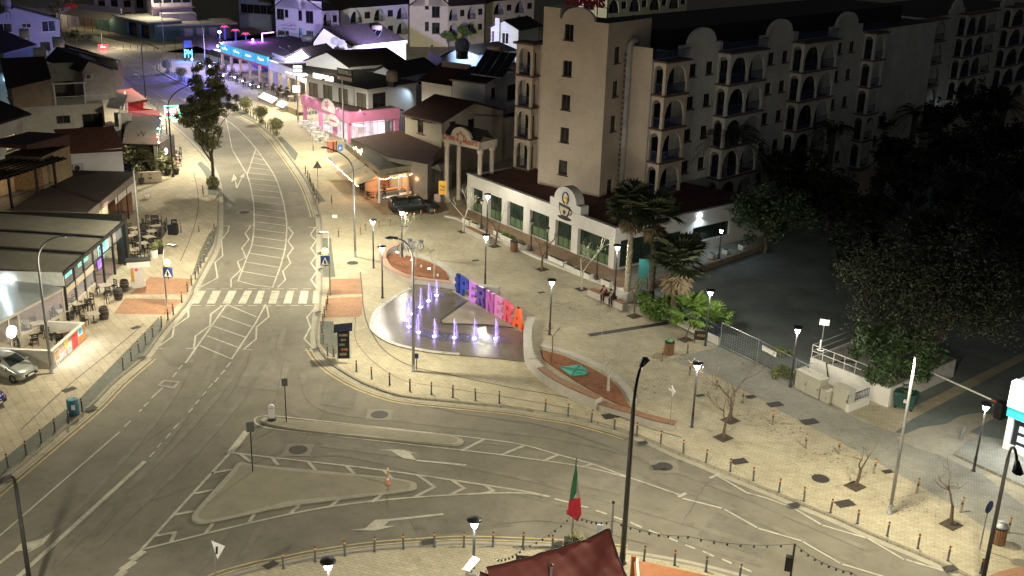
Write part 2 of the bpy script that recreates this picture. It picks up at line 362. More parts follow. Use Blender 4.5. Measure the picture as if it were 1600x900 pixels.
# hatched median below the crossing
ln([(354,476),(290,567)]);ln([(415,476),(400,504),(362,561)])
for a in ([(355,476),(400,495)],[(346,494),(395,511)],[(334,510),(385,527.5)],[(324,525),(375,544)],[(312,540),(362,561)]): ln(a)
# lane lines
ln([(0,837),(187,675)],.12)
for a in ((194,667,204,658),(218,643,221,640),(225,635,232,629),(237,622,254,606),(270,589,276,582),(279,577,285,571)): ln([(a[0],a[1]),(a[2],a[3])],.1)
ln([(30,900),(-40,960)],.3);ln([(30,900),(225,722)],.26)
for a in ((234,714,241,706),(246,699,252,692),(259,685,266,677),(271,670,279,662),(295,644,301,638),(306,631,311,625),(316,619,322,612),(326,606,332,600),(336,597,341,590),(345,585,351,579),(354,574,360,567)): ln([(a[0],a[1]),(a[2],a[3])],.1)
# right branch: upper island edge, hatch, centre line
ln([(425,649.5),(650,674),(800,692),(870,710),(925,725),(980,745),(1061,773)],.12,1)
ln([(467,675),(725,704),(800,713),(910,729),(980,746)],.12,1)
ln([(425,649.5),(405,651),(398,656),(402,663),(420,669),(467,675)],.11,1)
for a in ([(757,686),(722,704)],[(817,697),(785,710)],[(872,711),(849,720)],[(925,725),(912,729)]): ln(a,.2)
ln([(1061,776),(1071,771)],.2);ln([(1067,779),(1127,794)],.12);ln([(1132,796),(1182,824)],.12);ln([(1186,826),(1251,845)],.12);ln([(1255,847),(1312,880)],.12);ln([(1317,882),(1400,907)],.12)
ln([(1110,747),(1122,741)],.18)
for a in ([(1122,744),(1165,769)],[(1167,770),(1200,779)],[(1202,780),(1243,795)],[(1245,797),(1282,819)],[(1286,821),(1351,840)],[(1357,842),(1412,874)],[(1417,875),(1491,897)]): ln(a,.12)
# triangular island surround
ln([(385,675),(360,707)],.42);ln([(360,707),(221,859)],.17)
ln([(360,707),(400,712),(600,735),(800,764.5),(859,776)],.15,1);ln([(221,859),(400,815),(520,791),(650,777),(800,770),(859,776)],.15,1)
for a in ((868,780,888,785),(907,791,918,793),(932,798,947,803),(960,808,972,812),(986,817,1002,824),(1015,829,1030,835),(1044,840,1058,846),(1072,852,1085,857),(1099,862,1114,869),(1129,874,1142,880),(1157,886,1173,893)): ln([(a[0],a[1]),(a[2],a[3])],.13)
for a in ([(332,739),(361,734)],[(305,771),(332,766)],[(275,804),(302,799)],[(244,837),(274,832),(267,847)],[(375,709),(390,721)],[(425,715),(434,726)],[(482,722),(492,734)],[(542,729),(553,740)],[(601,736),(612,747)],[(652,742),(679,761),(647,777)],[(706,750),(725,763),(701,774)],[(759,759),(771,767),(755,771)],[(397,804),(389,816)],[(332,819),(322,832)],[(467,790),(454,802)],[(530,780),(517,791)],[(599,771),(582,784)]): ln(a,.2)
for a in ((222,863,208,873),(207,879,193,889),(192,894,178,906)): ln([(a[0],a[1]),(a[2],a[3])],.42)
# arrows
pg([(592,703),(612,705),(629,716),(651,719.5),(641,708),(654,709.5),(627,702.5)]);ln([(651,719.5),(727,726.7)],.17)
pg([(546,828.5),(570,826),(586,812.5),(612,811),(600,822),(618,822),(586,829.5)]);ln([(610,812.5),(691,803.5)],.2)
pg([(19,864),(32,850),(67,842),(83,830),(68,851),(39,867),(47,859),(32,861)]);ln([(20,864),(-6,884)],.2)
pg([(361,285),(365,272),(371,279.5)]);pg([(382,271),(374,276.5),(381.5,278)]);ln([(367,279),(370,294)],.14);ln([(378,277),(370,294)],.14)
pg([(208,117),(212,114.5),(217,117.5),(213.5,118)]);ln([(213,116),(219,122)],.2)
pg([(250,155),(262,157.5),(257,159.5)]);ln([(258,158),(262,162)],.2);pg([(286,156),(290,153),(295.5,156),(291,158.5)]);ln([(280,152.5),(298,163)],.2)
ln([(202,108),(197,121)][:0] or [(197,121),(230,138)],.1);ln([(230,138),(262,157)],.1);ln([(192,84),(215,93)],.12);ln([(215,93),(246,106)],.1)
structure(mk.obj('road_markings',PAINT))
# worn rectangles and patches on the asphalt
for a in ([(248,602),(256,595),(280,597),(271,606),(248,602)],[(444,266),(456,267),(460,262)]): ln(a,.16,m=wk)
structure(wk.obj('worn_road_markings',PAINTS))
# repairs, tar seams and polished wheel tracks in the asphalt
PA1=mat('asphalt_patch_light',(.205,.19,.155),.85,var=.14,ns=1.2,bump=.2,stain=.2);PA2=mat('asphalt_patch_dark',(.158,.147,.118),.8,var=.18,ns=1.2,bump=.25,stain=.2);TAR=mat('tar_seam',(.10,.092,.075),.6,var=.3)
def patch(pl,m): structure(MB().sheet(GG(pl,ZR),ZR+.002).obj('asphalt_patch',m))
patch([(395,560),(455,566),(440,612),(370,604)],PA1);patch([(505,600),(560,606),(552,640),(500,632)],PA2);patch([(120,770),(205,776),(150,838),(60,828)],PA2);patch([(905,720),(1010,742),(985,775),(875,752)],PA1);patch([(1120,800),(1215,836),(1190,872),(1090,836)],PA2);patch([(450,300),(484,302),(490,336),(452,332)],PA1);patch([(640,812),(790,800),(800,822),(655,838)],PA2)
patch([(505,686),(640,704),(636,716),(500,698)],PA1);patch([(345,520+30),(372,552),(350,585),(318,580)],PA2)
tr_=MB()
for it,pl in enumerate(([(445,560),(425,640),(392,690)],[(520,620),(470,690),(300,760),(180,800)],[(1115,745),(1095,770),(1065,820)],[(560,600),(690,640),(860,668),(1010,720)],[(395,500),(388,560),(352,630)],[(20,860),(120,800),(190,720),(300,640)],[(700,830),(860,815),(1010,850)])):
    p=dens(GG(pl,ZR),8);q=[np.array([a[0]+rng.normal(0,.05),a[1]+rng.normal(0,.05)]) for a in p];tr_.strip(q,-.025,.025,ZR+.006+it*.0003)
structure(tr_.obj('tar_seams',TAR))
wt=MB()
for iw,(pl,o) in enumerate((([(330,900),(480,735-30),(700,735),(900,780),(1200,870)],.0),([(420,470),(400,560),(300,690),(120,860)],0),([(470,480),(455,560),(480,640),(640,668),(900,700),(1100,765),(1350,870)],0),([(60,880),(200,735),(300,600),(340,480),(365,400)],0))):
    p=dens(GG(pl,ZR),10)
    for e in (-.95,.65): wt.strip(p,e,e+.38,ZR+.003+iw*.0007)
structure(wt.obj('wheel_tracks',mat('polished_asphalt',(.176,.163,.130),.78,var=.22,ns=.8,stain=.16,bump=.15)))
# ---------------- traffic islands
def island(name,pl,label=None):
    p=dens(GG(pl+pl[:1],0))[:-1]
    m=MB().prism(p,-.2,0);structure(m.obj(name,CONC))
    c=np.mean([q[:2] for q in p],axis=0);structure(MB().sheet([c+(q[:2]-c)*(1-.35/max(1,np.linalg.norm(q[:2]-c))) for q in p],.005).obj(name+'_top',mat('island_paving',(.255,.235,.175),.85,var=.1,ns=1,stain=.12)))
island('traffic_island',[(412,652),(440,654),(560,665),(690,679),(718,684),(724,690),(712,694),(690,693),(560,681),(470,671),(425,663),(408,657)])
island('traffic_island',[(360,737),(375,722),(400,726),(500,735),(600,745),(640,751),(651,757),(640,764),(560,774),(450,788),(360,807),(318,815),(303,813),(300,806),(312,790)])
# ---------------- paving areas
def area(name,m,pl,z=.004): return structure(MB().sheet(GG(pl),z).obj(name,m))
def kseg(K,y0,y1): return [p for p in K if y0<=p[1]<=y1]
area('grey_paver_strip',STRIPG,[(-60,780),(0,751),(92,675),(140,635),(180,595),(225,557),(250,523),(254,517),(248,494),(245,499),(126,621),(62,672),(0,722),(-60,770)])
area('grey_paver_strip',STRIPG,[(300,430),(306,428),(320,405),(332,385),(339,362),(340,352),(333,358),(326,366),(313,392)],.004)
area('grey_paver_strip',STRIPG,[(325,283),(325,304),(340,306),(339,290),(335,276),(326,262),(314,252),(308,256),(319,270)],.004)
area('grey_paver_strip',STRIPG,[(442,226),(433,215),(440,213),(466,240),(461,252),(455,245)],.004)
area('grey_paver_strip',STRIPG,[(474,268),(499,302),(509,315),(499,316),(494,308),(482,286)],.004)
area('grey_paver_strip',STRIPG,[(503,372),(517,372),(524,433),(503,433)],.004)
area('grey_paver_strip',STRIPG,[(500,502),(521,502),(523,516),(532,547),(521,556),(509,548),(500,537),(499,520)],.004)
area('grey_paver_strip',STRIPG,[(255,112),(276,113),(310,128),(350,153),(383,174),(404,189),(398,189),(384,182),(360,170),(330,151),(300,136),(275,124)],.004)
area('red_tactile_paving',BRICKR,[(235,433),(302,436),(296,448),(291,460),(202,460),(222,444)])
area('red_tactile_paving',BRICKR,[(195,466),(286,468),(273,481),(266,492),(178,490)])
area('red_tactile_paving',BRICKR,[(517,436),(564,435),(567,459),(511,461)]);area('red_tactile_paving',BRICKR,[(511,466),(567,463),(566,490),(562,495),(508,497)])
area('brick_paving_patch',BRICKR,[(1518,935),(1535,905),(1560,893),(1600,884),(1660,905),(1660,950)])
area('terracotta_terrace',TERR,[(524,270),(540,256),(600,262),(660,300),(700,320),(690,333),(650,336),(598,336)])
TL=[(697,338),(720,344),(757,364),(800,384),(833,399),(880,419),(950,446),(972,453)]
terr=GG(TL)+[G(978,445),G(975,428),G(958,423),G(733,330),G(715,322)]
structure(MB().prism(terr,-.1,.12).obj('cafe_terrace',TERR))
structure(MB().strip(dens(GG(TL)),-.02,.32,0,.16).obj('terrace_kerb',mat('painted_kerb',(.55,.53,.47),.8,var=.1,stain=.12)))
# grey roadway of the right-hand side, drains, covers
area('grey_service_lane',PAVEG,[(1047,562),(1128,540),(1200,577),(1262,611),(1345,657),(1400,677),(1470,690),(1560,760),(1640,820),(1640,905),(1600,862),(1540,825),(1478,783),(1410,745),(1340,706),(1270,668),(1225,645),(1180,619),(1120,590)])
area('asphalt_side_road',CARPK,[(1398,676),(1425,655),(1530,600),(1640,540),(1900,560),(1900,700),(1640,735),(1560,690),(1480,662),(1440,682)],.008)
area('concrete_apron',CONC,[(1440,668),(1480,662),(1500,650),(1530,645),(1560,650),(1520,672),(1500,684),(1560,728),(1530,740),(1470,712),(1430,700),(1400,684)],.012)
park=GG([(985,470),(1020,492),(1122,542),(1200,575),(1270,600),(1340,560),(1420,640),(1660,520),(2100,420),(2100,300),(1500,240),(1150,400),(1010,420)])
structure(MB().sheet(park,.012).obj('car_park',CARPK))
dr=MB()
def sl(pl,w,z=.01,cv=1): dr.strip(dens(GG(pl)) if cv else GG(pl),-w/2,w/2,z)
sl([(563,425),(566,455),(568,480),(575,508),(598,545),(640,571),(700,585),(800,606),(900,625),(1000,664),(1065,684)],.1)
sl([(32,672),(110,600),(195,532),(225,505)],.07);sl([(282,408),(300,365),(309,330),(309,300),(303,270)],.07)
sl([(555,495),(560,540),(620,590),(700,606),(800,622),(900,640)],.05)
structure(dr.obj('drain_slots',mat('drain_dark',(.11,.10,.08),.8,var=.2)))
DG=mat('cast_iron_grate',(.035,.03,.026),.7,var=.3,ns=8)
structure(MB().strip(GG([(920,524),(1047,504)]),-.28,.28,.008).obj('drain_channel',DG))
gr=[(212,512,.5),(108,609,.62),(142,638,.5),(10,747,.5),(221,559,.45),(497,336,.4),(497,488,.4),(494,545,.35),(500,395,.35),(501,420,.35),(323,307,.35),(955,650,.8),(1004,692,.45),(1030,729,.6),(1155,721,.7),(1320,787,.75),(1241,789,.45),(1485,888,.5),(1387,737,.45),(743,407,.45),(633,354,.4),(670,847,.5),(423,883,.5),(872,850,.4),(846,457,.4),(851,457,.1),(1094,618,.45),(1265,659,.8),(1211,632,.75),(1173,620,.5),(1175,623,.1)]
for x,y,s in gr:
    c=G(x,y,0 if not(440<x<500 and y>600) else ZR);a=.35 if x>520 else .9
    q=[(c[0]+s*(ca*math.cos(a)-sa*math.sin(a)),c[1]+s*(ca*math.sin(a)+sa*math.cos(a))) for ca,sa in ((-.7,-.45),(.7,-.45),(.7,.45),(-.7,.45))]
    structure(MB().sheet(q,.011).obj('drain_grate',DG))
for x,y,s,z in ((466,703,.55,ZR),(593,648,.55,ZR),(1038,729,.5,ZR),(382,332,.5,ZR),(1282,748,.5,0),(551,411,.5,0),(600,411,.01,0),(650,300,.3,0)):
    c=G(x,y,z);structure(MB().sheet([(c[0]+s*math.cos(k*.4),c[1]+s*math.sin(k*.4)) for k in range(16)],z+.012).obj('manhole_cover',DG))
    if z<0: structure(MB().sheet([(c[0]-.8,c[1]-.75),(c[0]+.8,c[1]-.75),(c[0]+.8,c[1]+.75),(c[0]-.8,c[1]+.75)],z+.006).obj('manhole_surround',mat('patched_asphalt',(.20,.185,.15),.8,var=.1)))

ll=MB();r9=random.Random(19)
for cx,cy,sx,sy,n in ((880,478,60,16,150),(935,490,50,14,110),(1000,600,60,20,90),(1230,660,60,25,120),(1290,720,60,22,90),(700,395,50,16,60),(1060,560,40,18,60),(760,430,60,12,50),(990,640,60,14,60),(150,600,60,40,60),(260,320,30,40,50),(1420,790,70,20,60)):
    for k in range(n):
        p=G(r9.gauss(cx,sx*.5),r9.gauss(cy,sy*.5),.014);a=r9.uniform(0,6.28);s_=r9.uniform(.03,.10);u=np.array([math.cos(a),math.sin(a),0])*s_;v=np.array([-math.sin(a),math.cos(a),0])*s_*r9.uniform(.3,.6);ll.add([p-u,p+v,p+u,p-v],[(0,1,2,3)])
o=tag(ll.obj('fallen_leaves',mat('dry_leaf_litter',(.10,.075,.045),.9,var=.4,ns=3)),'dry leaf litter scattered over the plaza and pavements','leaf litter');o['kind']='stuff'
# ================================================================ CAFE PAVILION
cA,cB=G(733,330),G(958,423);cf=Fr(cA,cB);CL=cf.L;CH=3.75
cafe=thing('cafe_building','long low white cafe with glazed bays and a coffee cup emblem on its round gable','building',cA)
ops=[]
for (x0,y0),(x1,y1) in (((736,297),(754,303)),((763,307),(784,315)),((793,319),(818,328)),((828,334),(858,344)),((868,349),(893,358)),((903,363),(952,380.5))):
    ops.append((cf.hit(x0,y0)[0],cf.hit(x1,y1)[0]))
z1=2.62
sidew=cf.side(CL);SL=19.5
m=MB().wall(cf,-.4,CL,0,CH,[(a,b,.12,z1) for a,b in ops],d=.45)
sops=[(.7,5.2,.12,2.6),(6.2,8.2,.9,2.3),(9.6,14.5,.9,2.3)]
m.wall(sidew,0,SL,0,CH,sops,d=.4)
lw=cf.side(-.4,0,True);m.wall(lw,0,12,0,CH)
# parapet back and cap
m.box(-.4,CL-.001,-.3,-.001,CH,CH+.02,cf);m.poly([cf(-.4,-.3,CH),cf(CL-.3,-.3,CH),cf(CL-.3,-.3,CH-.5),cf(-.4,-.3,CH-.5)])
m.obj('wall',WHITE,cafe)
MB().box(-.5,CL+.05,-.36,.08,CH+.02,CH+.12,cf).box(.0,SL,-.3,.07,CH+.021,CH+.115,sidew).obj('coping',WHITE,cafe)
MB().add([cf(-.2,-.3,CH-.25),cf(CL-.2,-.3,CH-.25),cf(CL-.2,-SL,CH-.1),cf(-.2,-12,CH+.3)],[(0,1,2,3)]).obj('roof',mat('red_roof_membrane',(.085,.028,.022),.9,var=.3,ns=2,bump=.3,stain=.2),cafe)
for i,(a,b) in enumerate(ops):
    f=MB();n=max(3,round((b-a)/.85))
    for k in range(n+1):
        c=a+.03+(b-a-.06)*k/n;f.box(c-.03,c+.03,-.40,-.34,.12,z1,cf)
    f.box(a,b,-.40,-.345,.12,.2,cf).box(a,b,-.40,-.345,z1-.08,z1,cf).box(a,b,-.398,-.347,1.0,1.06,cf)
    o=f.obj('glazed_door' if i==4 else 'window_bay',mat('dark_green_frames',(.02,.035,.025),.5,var=.1),cafe)
    MB().box(a+.01,b-.01,-.38,-.365,1.04,z1-.01,cf).obj('pane',GLASSG,o)
    MB().box(a+.01,b-.01,-.38,-.362,.13,1.02,cf).obj('lower_panel',mat('green_glazed_panel',(.10,.155,.075),.35,var=.35,ns=1.2),o)
for a,b,lo,hi in sops:
    window(sidew,a,b,lo,hi,cafe,DARK,GLASSG,cols=max(2,int((b-a)/.9)),d=.3,sill=False)
# interior seen through the glass
MB().box(.2,CL-.5,-6,-5.8,.1,2.9,cf).obj('inner_wall',mat('cafe_inner_wall',(.15,.14,.1),.9),cafe)
# round gable with shoulders
a0,a1=cf.hit(860,305)[0],cf.hit(908,320)[0];ac=(a0+a1)/2;w=(a1-a0)/2
pl=[(ac-w,CH-.2),(ac-w,CH+.85),(ac-w*.72,CH+.85)]+[(ac+w*.72*math.cos(t),CH+.85+w*.62*math.sin(t)) for t in np.linspace(math.pi,0,18)]+[(ac+w,CH+.85),(ac+w,CH-.2)]
MB().extr(cf,pl,-.9,.03).obj('round_gable',WHITE,cafe)
# coffee cup emblem
EB=mat('emblem_black',(.02,.018,.016),.5,var=0);EC=mat('emblem_cream',(.5,.42,.28),.6,var=0);EY=mat('emblem_yellow',(.75,.45,.05),.6,var=0)
em=MB();zc=CH-.2;B0,B1=.04,.1;KE=1.3;_cf=cf;cf=lambda a,b,z: _cf(ac+(a-ac)*KE,b,zc+(z-zc)*KE)
em.extr(cf,[(ac-.62,zc+.62),(ac-.55,zc+.1),(ac-.3,zc-.28),(ac+.3,zc-.28),(ac+.52,zc+.1),(ac+.58,zc+.5)],B0,B1)
em.extr(cf,[(ac+.72*math.cos(t)+.02,zc-.38+.13*math.sin(t)) for t in np.linspace(0,2*math.pi,20)[:-1]],B0,B1)
em.tube([cf(ac+.5+.26*math.cos(t),.07,zc+.18+.22*math.sin(t)) for t in np.linspace(-2,2,10)],.05,6)
em.tube([cf(ac+.05+.32*math.cos(t)*(1 if t<4 else .8),.07,zc+1.05+.42*math.sin(t)) for t in np.linspace(-1.2,4.4,16)],.055,6)
eo=em.obj('cup_emblem',EB,cafe)
MB().extr(cf,[(ac-.5,zc+.42),(ac-.45,zc+.12),(ac-.26,zc-.18),(ac+.26,zc-.18),(ac+.43,zc+.12),(ac+.47,zc+.34)],.1,.115).obj('cup_face',EC,eo)
MB().extr(cf,[(ac+.02+.17*k*math.cos(t),zc+.05+.24*k*math.sin(t)) for t,k in ((-1.57,1.),(-.4,.75),(.3,1.15),(.9,.6),(1.57,1.),(2.2,.6),(2.9,1.15),(3.5,.75))],.115,.125).obj('leaf_motif',EB,eo)
MB().extr(cf,[(ac+.05+.2*k*math.cos(t),zc+.95+.2*k*math.sin(t)) for t,k in ((-1.57,1.2),(-.2,.95),(.5,1.1),(1.1,.95),(1.57,.5),(2.05,.95),(2.6,1.1),(3.3,.95))],.06,.12).obj('heart',EY,eo)
cf=_cf
# rear annexe lamp on side wall
fa,fz=sidew.hit(1094,322);l=MB();l.box(fa-.15,fa+.15,.0,.18,3.35,3.5,sidew);lo=l.obj('wall_flood_lamp',glow('flood_lens_cool',(.75,.9,1.),30),cafe)
light('SPOT',sidew(fa,.35,3.3),160,(.7,.88,1.),r=.08,ang=150,aim=sidew(fa,1.2,0),parent=cafe)
# ================================================================ HOTEL
uT0,uT1=G(840,286,3.6),G(936,307,3.6)
hu=(uT1-uT0)[:2];hu/=np.linalg.norm(hu)
tw=Fr(uT0,uT1);TL_=tw.L;TH=19.7
ZS=[0.4,3.7,6.9,10.1,13.25,16.4]          # floor slab levels
WH=17.45
tower=thing('hotel','tan five storey hotel with stair tower, round parapet gables and arched balconies','building',uT0)
td=3.55                                     # tower projects this far in front of the gable wall
fl=tw.shift(TL_,-td)                        # gable wall line, right of the tower
GW=2.7;BD=1.45                              # gable wall width, balcony depth
c0=fl(GW,0,0)
pe=G(1387,49,16.4);vv=pe[:2]-np.array(fl(GW+BD,0,0)[:2]);vv/=np.linalg.norm(vv)
wf=Fr(c0,(c0[0]+vv[0],c0[1]+vv[1]))         # long facade
HLEN=58
wm=MB()
tw_w=[]
for x,y in ((889,50.5),(886.5,107),(884,160),(882,211),(879.5,262)):
    a,z=tw.hit(x,y);tw_w.append((a-.5,a+.5,z-.72,z+.72))
wm2=MB().wall(tw,0,TL_,0,TH,tw_w,d=.25)
ts=tw.side(TL_);tsw=[]
for x,y in ((964.5,86),(961.5,139),(958,193),(952.5,292)):
    a,z=ts.hit(x,y);tsw.append((a-.45,a+.45,z-.75,z+.75))
wm2.wall(ts,0,td+4,0,TH,tsw,d=.25)
tl=tw.side(0,0,True);wm2.wall(tl,0,td+4,0,TH)
hz=[(a,z) for a,z in [(0,TH-.05),(TL_*.30,TH-.05)]]
wm2.extr(tw,[(TL_*.28,TH-.3)]+[(TL_*.29+TL_*.5*(1-math.cos(t))/2,TH-.02+1.15*math.sin(t)) for t in np.linspace(0,math.pi,16)]+[(TL_*.81,TH-.3)],-.35,-.002)
wm2.extr(tw,[(.002,TH-.3),(.002,TH+.9),(TL_*.26,TH+.9),(TL_*.26,TH-.3)],-3,-.003)
wm2.obj('stair_tower',TOWER,tower)
MB().poly([tw(0.02,-.02,TH-.5),tw(TL_-.02,-.02,TH-.5),tw(TL_-.02,-td-4,TH-.5),tw(.02,-td-4,TH-.5)]).obj('tower_roof',FELT,tower)
for h in tw_w: window(tw,*h,tower,BROWN,GLASS,cols=2,d=.22)
for h in tsw: window(ts,*h,tower,BROWN,GLASS,cols=2,d=.22)
# duct on the tower flank
dp=[ts(td*.93,.3,z) for z in (3.5,8,13,17.0)]+[ts(td*.93+.1,.32,17.6),ts(td*.93+.6,.32,17.9),ts(td*.93+1.3,.32,17.75)]
MB().tube(dp,.3,10).obj('ventilation_duct',mat('render_duct',(.5,.48,.45),.8,stain=.3),tower,True)
sc=MB()
for k in range(26):
    z=3.9+k*.5;sc.add([ts(td*.93-.22,.36,z),ts(td*.93-.42,.02,z+.25),ts(td*.93-.22,.36,z+.5),ts(td*.93-.1,.0,z+.25)],[(0,1,2),(0,2,3)])
sc.obj('duct_trim',mat('red_brown_trim',(.2,.09,.07),.8),tower)
# gable wall and left wing
MB().wall(fl,-.2,GW,0,WH).wall(Fr(tw(-8,-td-.5,0),tw(.3,-td-.5,0)),4.6,8.3,0,16.4).obj('gable_wall',TOWER,tower)
# long facade with windows
humps=[(1100,50,1131,62,1080,88),(1222,38,1249,48,1205,60),(1327,26,1350,36,1310,45)]
wins=[]
for px in ((1083,107),(1109,104),(1205,91),(1227,88),(1312,74),(1331,73)):
    a=wf.hit(*px)[0]
    for k in range(5):
        z=ZS[k]+1.0;wins.append((a-.55,a+.55,z,z+1.25))
seg=[];wl=MB().wall(wf,0,HLEN,0,WH-1.,wins,d=.25)
hp=[]
for (x,y,sx,sy,lx,ly) in humps:
    ac_=wf.hit(x,y)[0];ar=wf.hit(sx,sy)[0];hw=min(3.9,(ar-ac_)*.98);hp.append((ac_,hw))
    pl=[(ac_-hw,WH-1.02),(ac_-hw,WH-.1),(ac_-hw*.7,WH-.1)]+[(ac_+hw*.66*math.cos(t),WH-.1+1.5*math.sin(t)) for t in np.linspace(math.pi,0,16)]+[(ac_+hw,WH-.1),(ac_+hw,WH-1.02)]
    wl.extr(wf,pl,-.4,-.001)
wl.wall(wf.side(HLEN),0,14,0,WH-1.)
wl.obj('long_facade',HWALL,tower)
for h in wins: window(wf,*h,tower,BROWN,GLASS,cols=2,d=.22)
MB().poly([wf(0,-.05,WH-1.02),wf(HLEN,-.05,WH-1.02),wf(HLEN,-14,WH-1.02),wf(0,-9,WH-1.02)]).box(5,HLEN-4,-13,-3,WH-1,WH+1.,wf).obj('flat_roof',FELT,tower)
def balcony(fr,a0,a1,z0,z1,arches,parent,depth=BD,wm=HWALL,left=True,right=True,pointed=None,rail=True,top_rail=False,kind='r'):
    "one projecting balcony: slab, arched front and flanks, railing"
    m=MB();f2=fr.shift(0,depth);n=arches;w=(a1-a0-.3)/n;zt=z1-.32
    hs=[(a0+.3+i*w,a0+i*w+w,z0+.02,zt,kind) for i in range(n)]
    m.wall(f2,a0,a1,z0,z1,hs,d=.25)
    if left: m.wall(fr.side(a0,depth,True),0,depth-.01,z0,z1,[(.32,depth-.12,z0+.02,zt,kind)],d=.25)
    if right: m.wall(fr.side(a1,depth),0,depth-.01,z0,z1,[(.32,depth-.12,z0+.02,zt,kind)],d=.25)
    o=m.obj('balcony',wm,parent)
    MB().box(a0-.12,a1+.12,.0,depth+.14,z0-.16,z0+.0,fr).obj('slab',mat('slab_edge',(.13,.085,.06),.8,var=.2),o)
    if rail:
        r=MB()
        for p,q in ((a0+.2,a1-.1),):
            r.box(p,q,depth-.16,depth-.12,z0+.95,z0+1.0,fr);nn=int((q-p)/.14)
            for i in range(nn+1): c=p+(q-p)*i/nn;r.box(c-.012,c+.012,depth-.15,depth-.13,z0,z0+.95,fr)
        if left:
            r.box(a0+.1,a0+.14,.05,depth-.2,z0+.95,z0+1.,fr)
            for i in range(int(depth/.14)): c=.1+i*.14;r.box(a0+.11,a0+.13,c-.012,c+.012,z0,z0+.95,fr)
        r.obj('railing',BLUERAIL,o)
    d=MB().box(a0+.5,a1-.5,.005,.03,z0+.02,z0+2.15,fr);d.obj('balcony_door',GLASS,o)
    return o
stacks=[]
for (xa,ya),(xb,yb),n in (((1042,95),(1079,92),1),((1143,81),(1201,72),2),((1259,62),(1312,57),2),((1370,53),(1388,49),1)):
    f2=wf.shift(0,BD);a0=f2.hit(xa,ya)[0];a1=f2.hit(xb,yb)[0];a0=max(a0,.03);stacks.append((a0,a1))
    for k in range(5):
        balcony(wf,a0,a1,ZS[k],ZS[k+1]-.16,n,tower,wm=TOWER if len(stacks)==1 else HWALL)
    MB().box(a0-.18,a1+.18,.0,BD+.2,ZS[5]-.16,ZS[5],wf).obj('balcony_roof',mat('slab_edge',(.13,.085,.06)),tower)
    r=MB();r.box(a0,a1,BD-.05,BD-.02,ZS[5]+.95,ZS[5]+1.,wf).box(a0,a0+.03,.1,BD,ZS[5]+.95,ZS[5]+1.,wf).box(a1-.03,a1,.1,BD,ZS[5]+.95,ZS[5]+1.,wf)
    for i in range(int((a1-a0)/.15)): c=a0+i*.15;r.box(c-.012,c+.012,BD-.045,BD-.025,ZS[5],ZS[5]+.95,wf)
    for i in range(int(BD/.15)):
        c=.1+i*.15;r.box(a0+.0,a0+.02,c-.012,c+.012,ZS[5],ZS[5]+.95,wf)
    r.obj('roof_railing',BLUERAIL,tower)
# left wing with arched balconies facing the street
lf=Fr(tw(-8,-td-.5,0),tw(.3,-td-.5,0));a0=lf.hit(809,70,.9)[0];a1=lf.hit(828,60,.9)[0]
a0b=a0+.1
for k in range(1,5): balcony(lf,a0b,a0b+2.05,ZS[k]+.15,ZS[k+1],1,tower,depth=1.2,wm=TOWER)
MB().box(a0b-.3,a0b+2.2,-.5,1.45,ZS[5],ZS[5]+.2,lf).obj('balcony_roof',mat('slab_edge',(.13,.085,.06)),tower)
MB().wall(lf,a0b,4.7,0,16.4,b=-.01).wall(lf.side(a0b,0,True),0,9,0,16.4).obj('left_wing',TOWER,tower)
MB().poly([lf(a0b,-.05,16.38),lf(8.2,-.05,16.38),lf(8.2,-9,16.38),lf(a0b,-9,16.38)]).obj('left_wing_roof',FELT,tower)
# rooftop letters and mast
RED=mat('red_sign_letters',(.25,.02,.035),.5,em=(.6,.03,.03),es=.02,var=0)
la,lz=tw.hit(886,6,-5);lt=text_mb('FLAMARIS',tw,la-.2,TH+.8,.75,-5.05,-4.9,width=4.6,bold=.03);lt.obj('roof_letters',RED,tower)
fm=MB()
for k in range(5):
    a=la+k*1.15;fm.box(a-.03,a+.03,-5.2,-5.12,TH-.5,TH+1.7,tw)
fm.box(la-.2,la+4.7,-5.2,-5.15,TH+.7,TH+.76,tw).obj('letter_frame',DARK,tower)
# ================================================================ SECOND HOTEL WING (far right, dark)
h2=thing('hotel_annexe','dark grey hotel annexe with arched balconies half hidden by trees, at upper right','building',G(1500,225))
e0=G(1441,168,4.);e1=G(1640,120,4.)
hb=Fr(G(1447,32,15.),G(1620,5,15.))
ww=[]
for px in ((1498,47),(1572,37)):
    a=hb.hit(*px)[0]
    for k in range(5): ww.append((a-.6,a+.6,ZS[k]-.4,ZS[k]+.9))
m=MB().wall(hb,0,40,0,15.3,ww,d=.25);m.wall(hb.side(0,0,True),0,14,0,15.3)
for x in (1498,1575):
    ac_=hb.hit(x,12)[0];m.extr(hb,[(ac_-2.6,15.3),(ac_-2.6,16.),(ac_-1.9,16.)]+[(ac_+1.9*math.cos(t),16.+1.3*math.sin(t)) for t in np.linspace(math.pi,0,12)]+[(ac_+2.6,16.),(ac_+2.6,15.3)],-.4,-.001)
m.obj('wall',HWALL,h2)
for h in ww: window(hb,*h,h2,BROWN,GLASS,cols=2)
MB().poly([hb(0,-.05,15.28),hb(40,-.05,15.28),hb(40,-14,15.28),hb(0,-14,15.28)]).obj('flat_roof',FELT,h2)
for (xa,xb,n) in ((1444,1482,2),(1512,1560,3),(1580,1640,3)):
    f2=hb.shift(0,BD);a0=f2.hit(xa,35)[0];a1=f2.hit(xb,28)[0]
    for k in range(5): balcony(hb,a0,a1,ZS[k]-1.1,ZS[k+1]-1.26,n,h2)
    MB().box(a0-.15,a1+.15,.0,BD+.2,ZS[5]-1.26,ZS[5]-1.1,hb).obj('balcony_roof',mat('slab_edge',(.13,.085,.06)),h2)
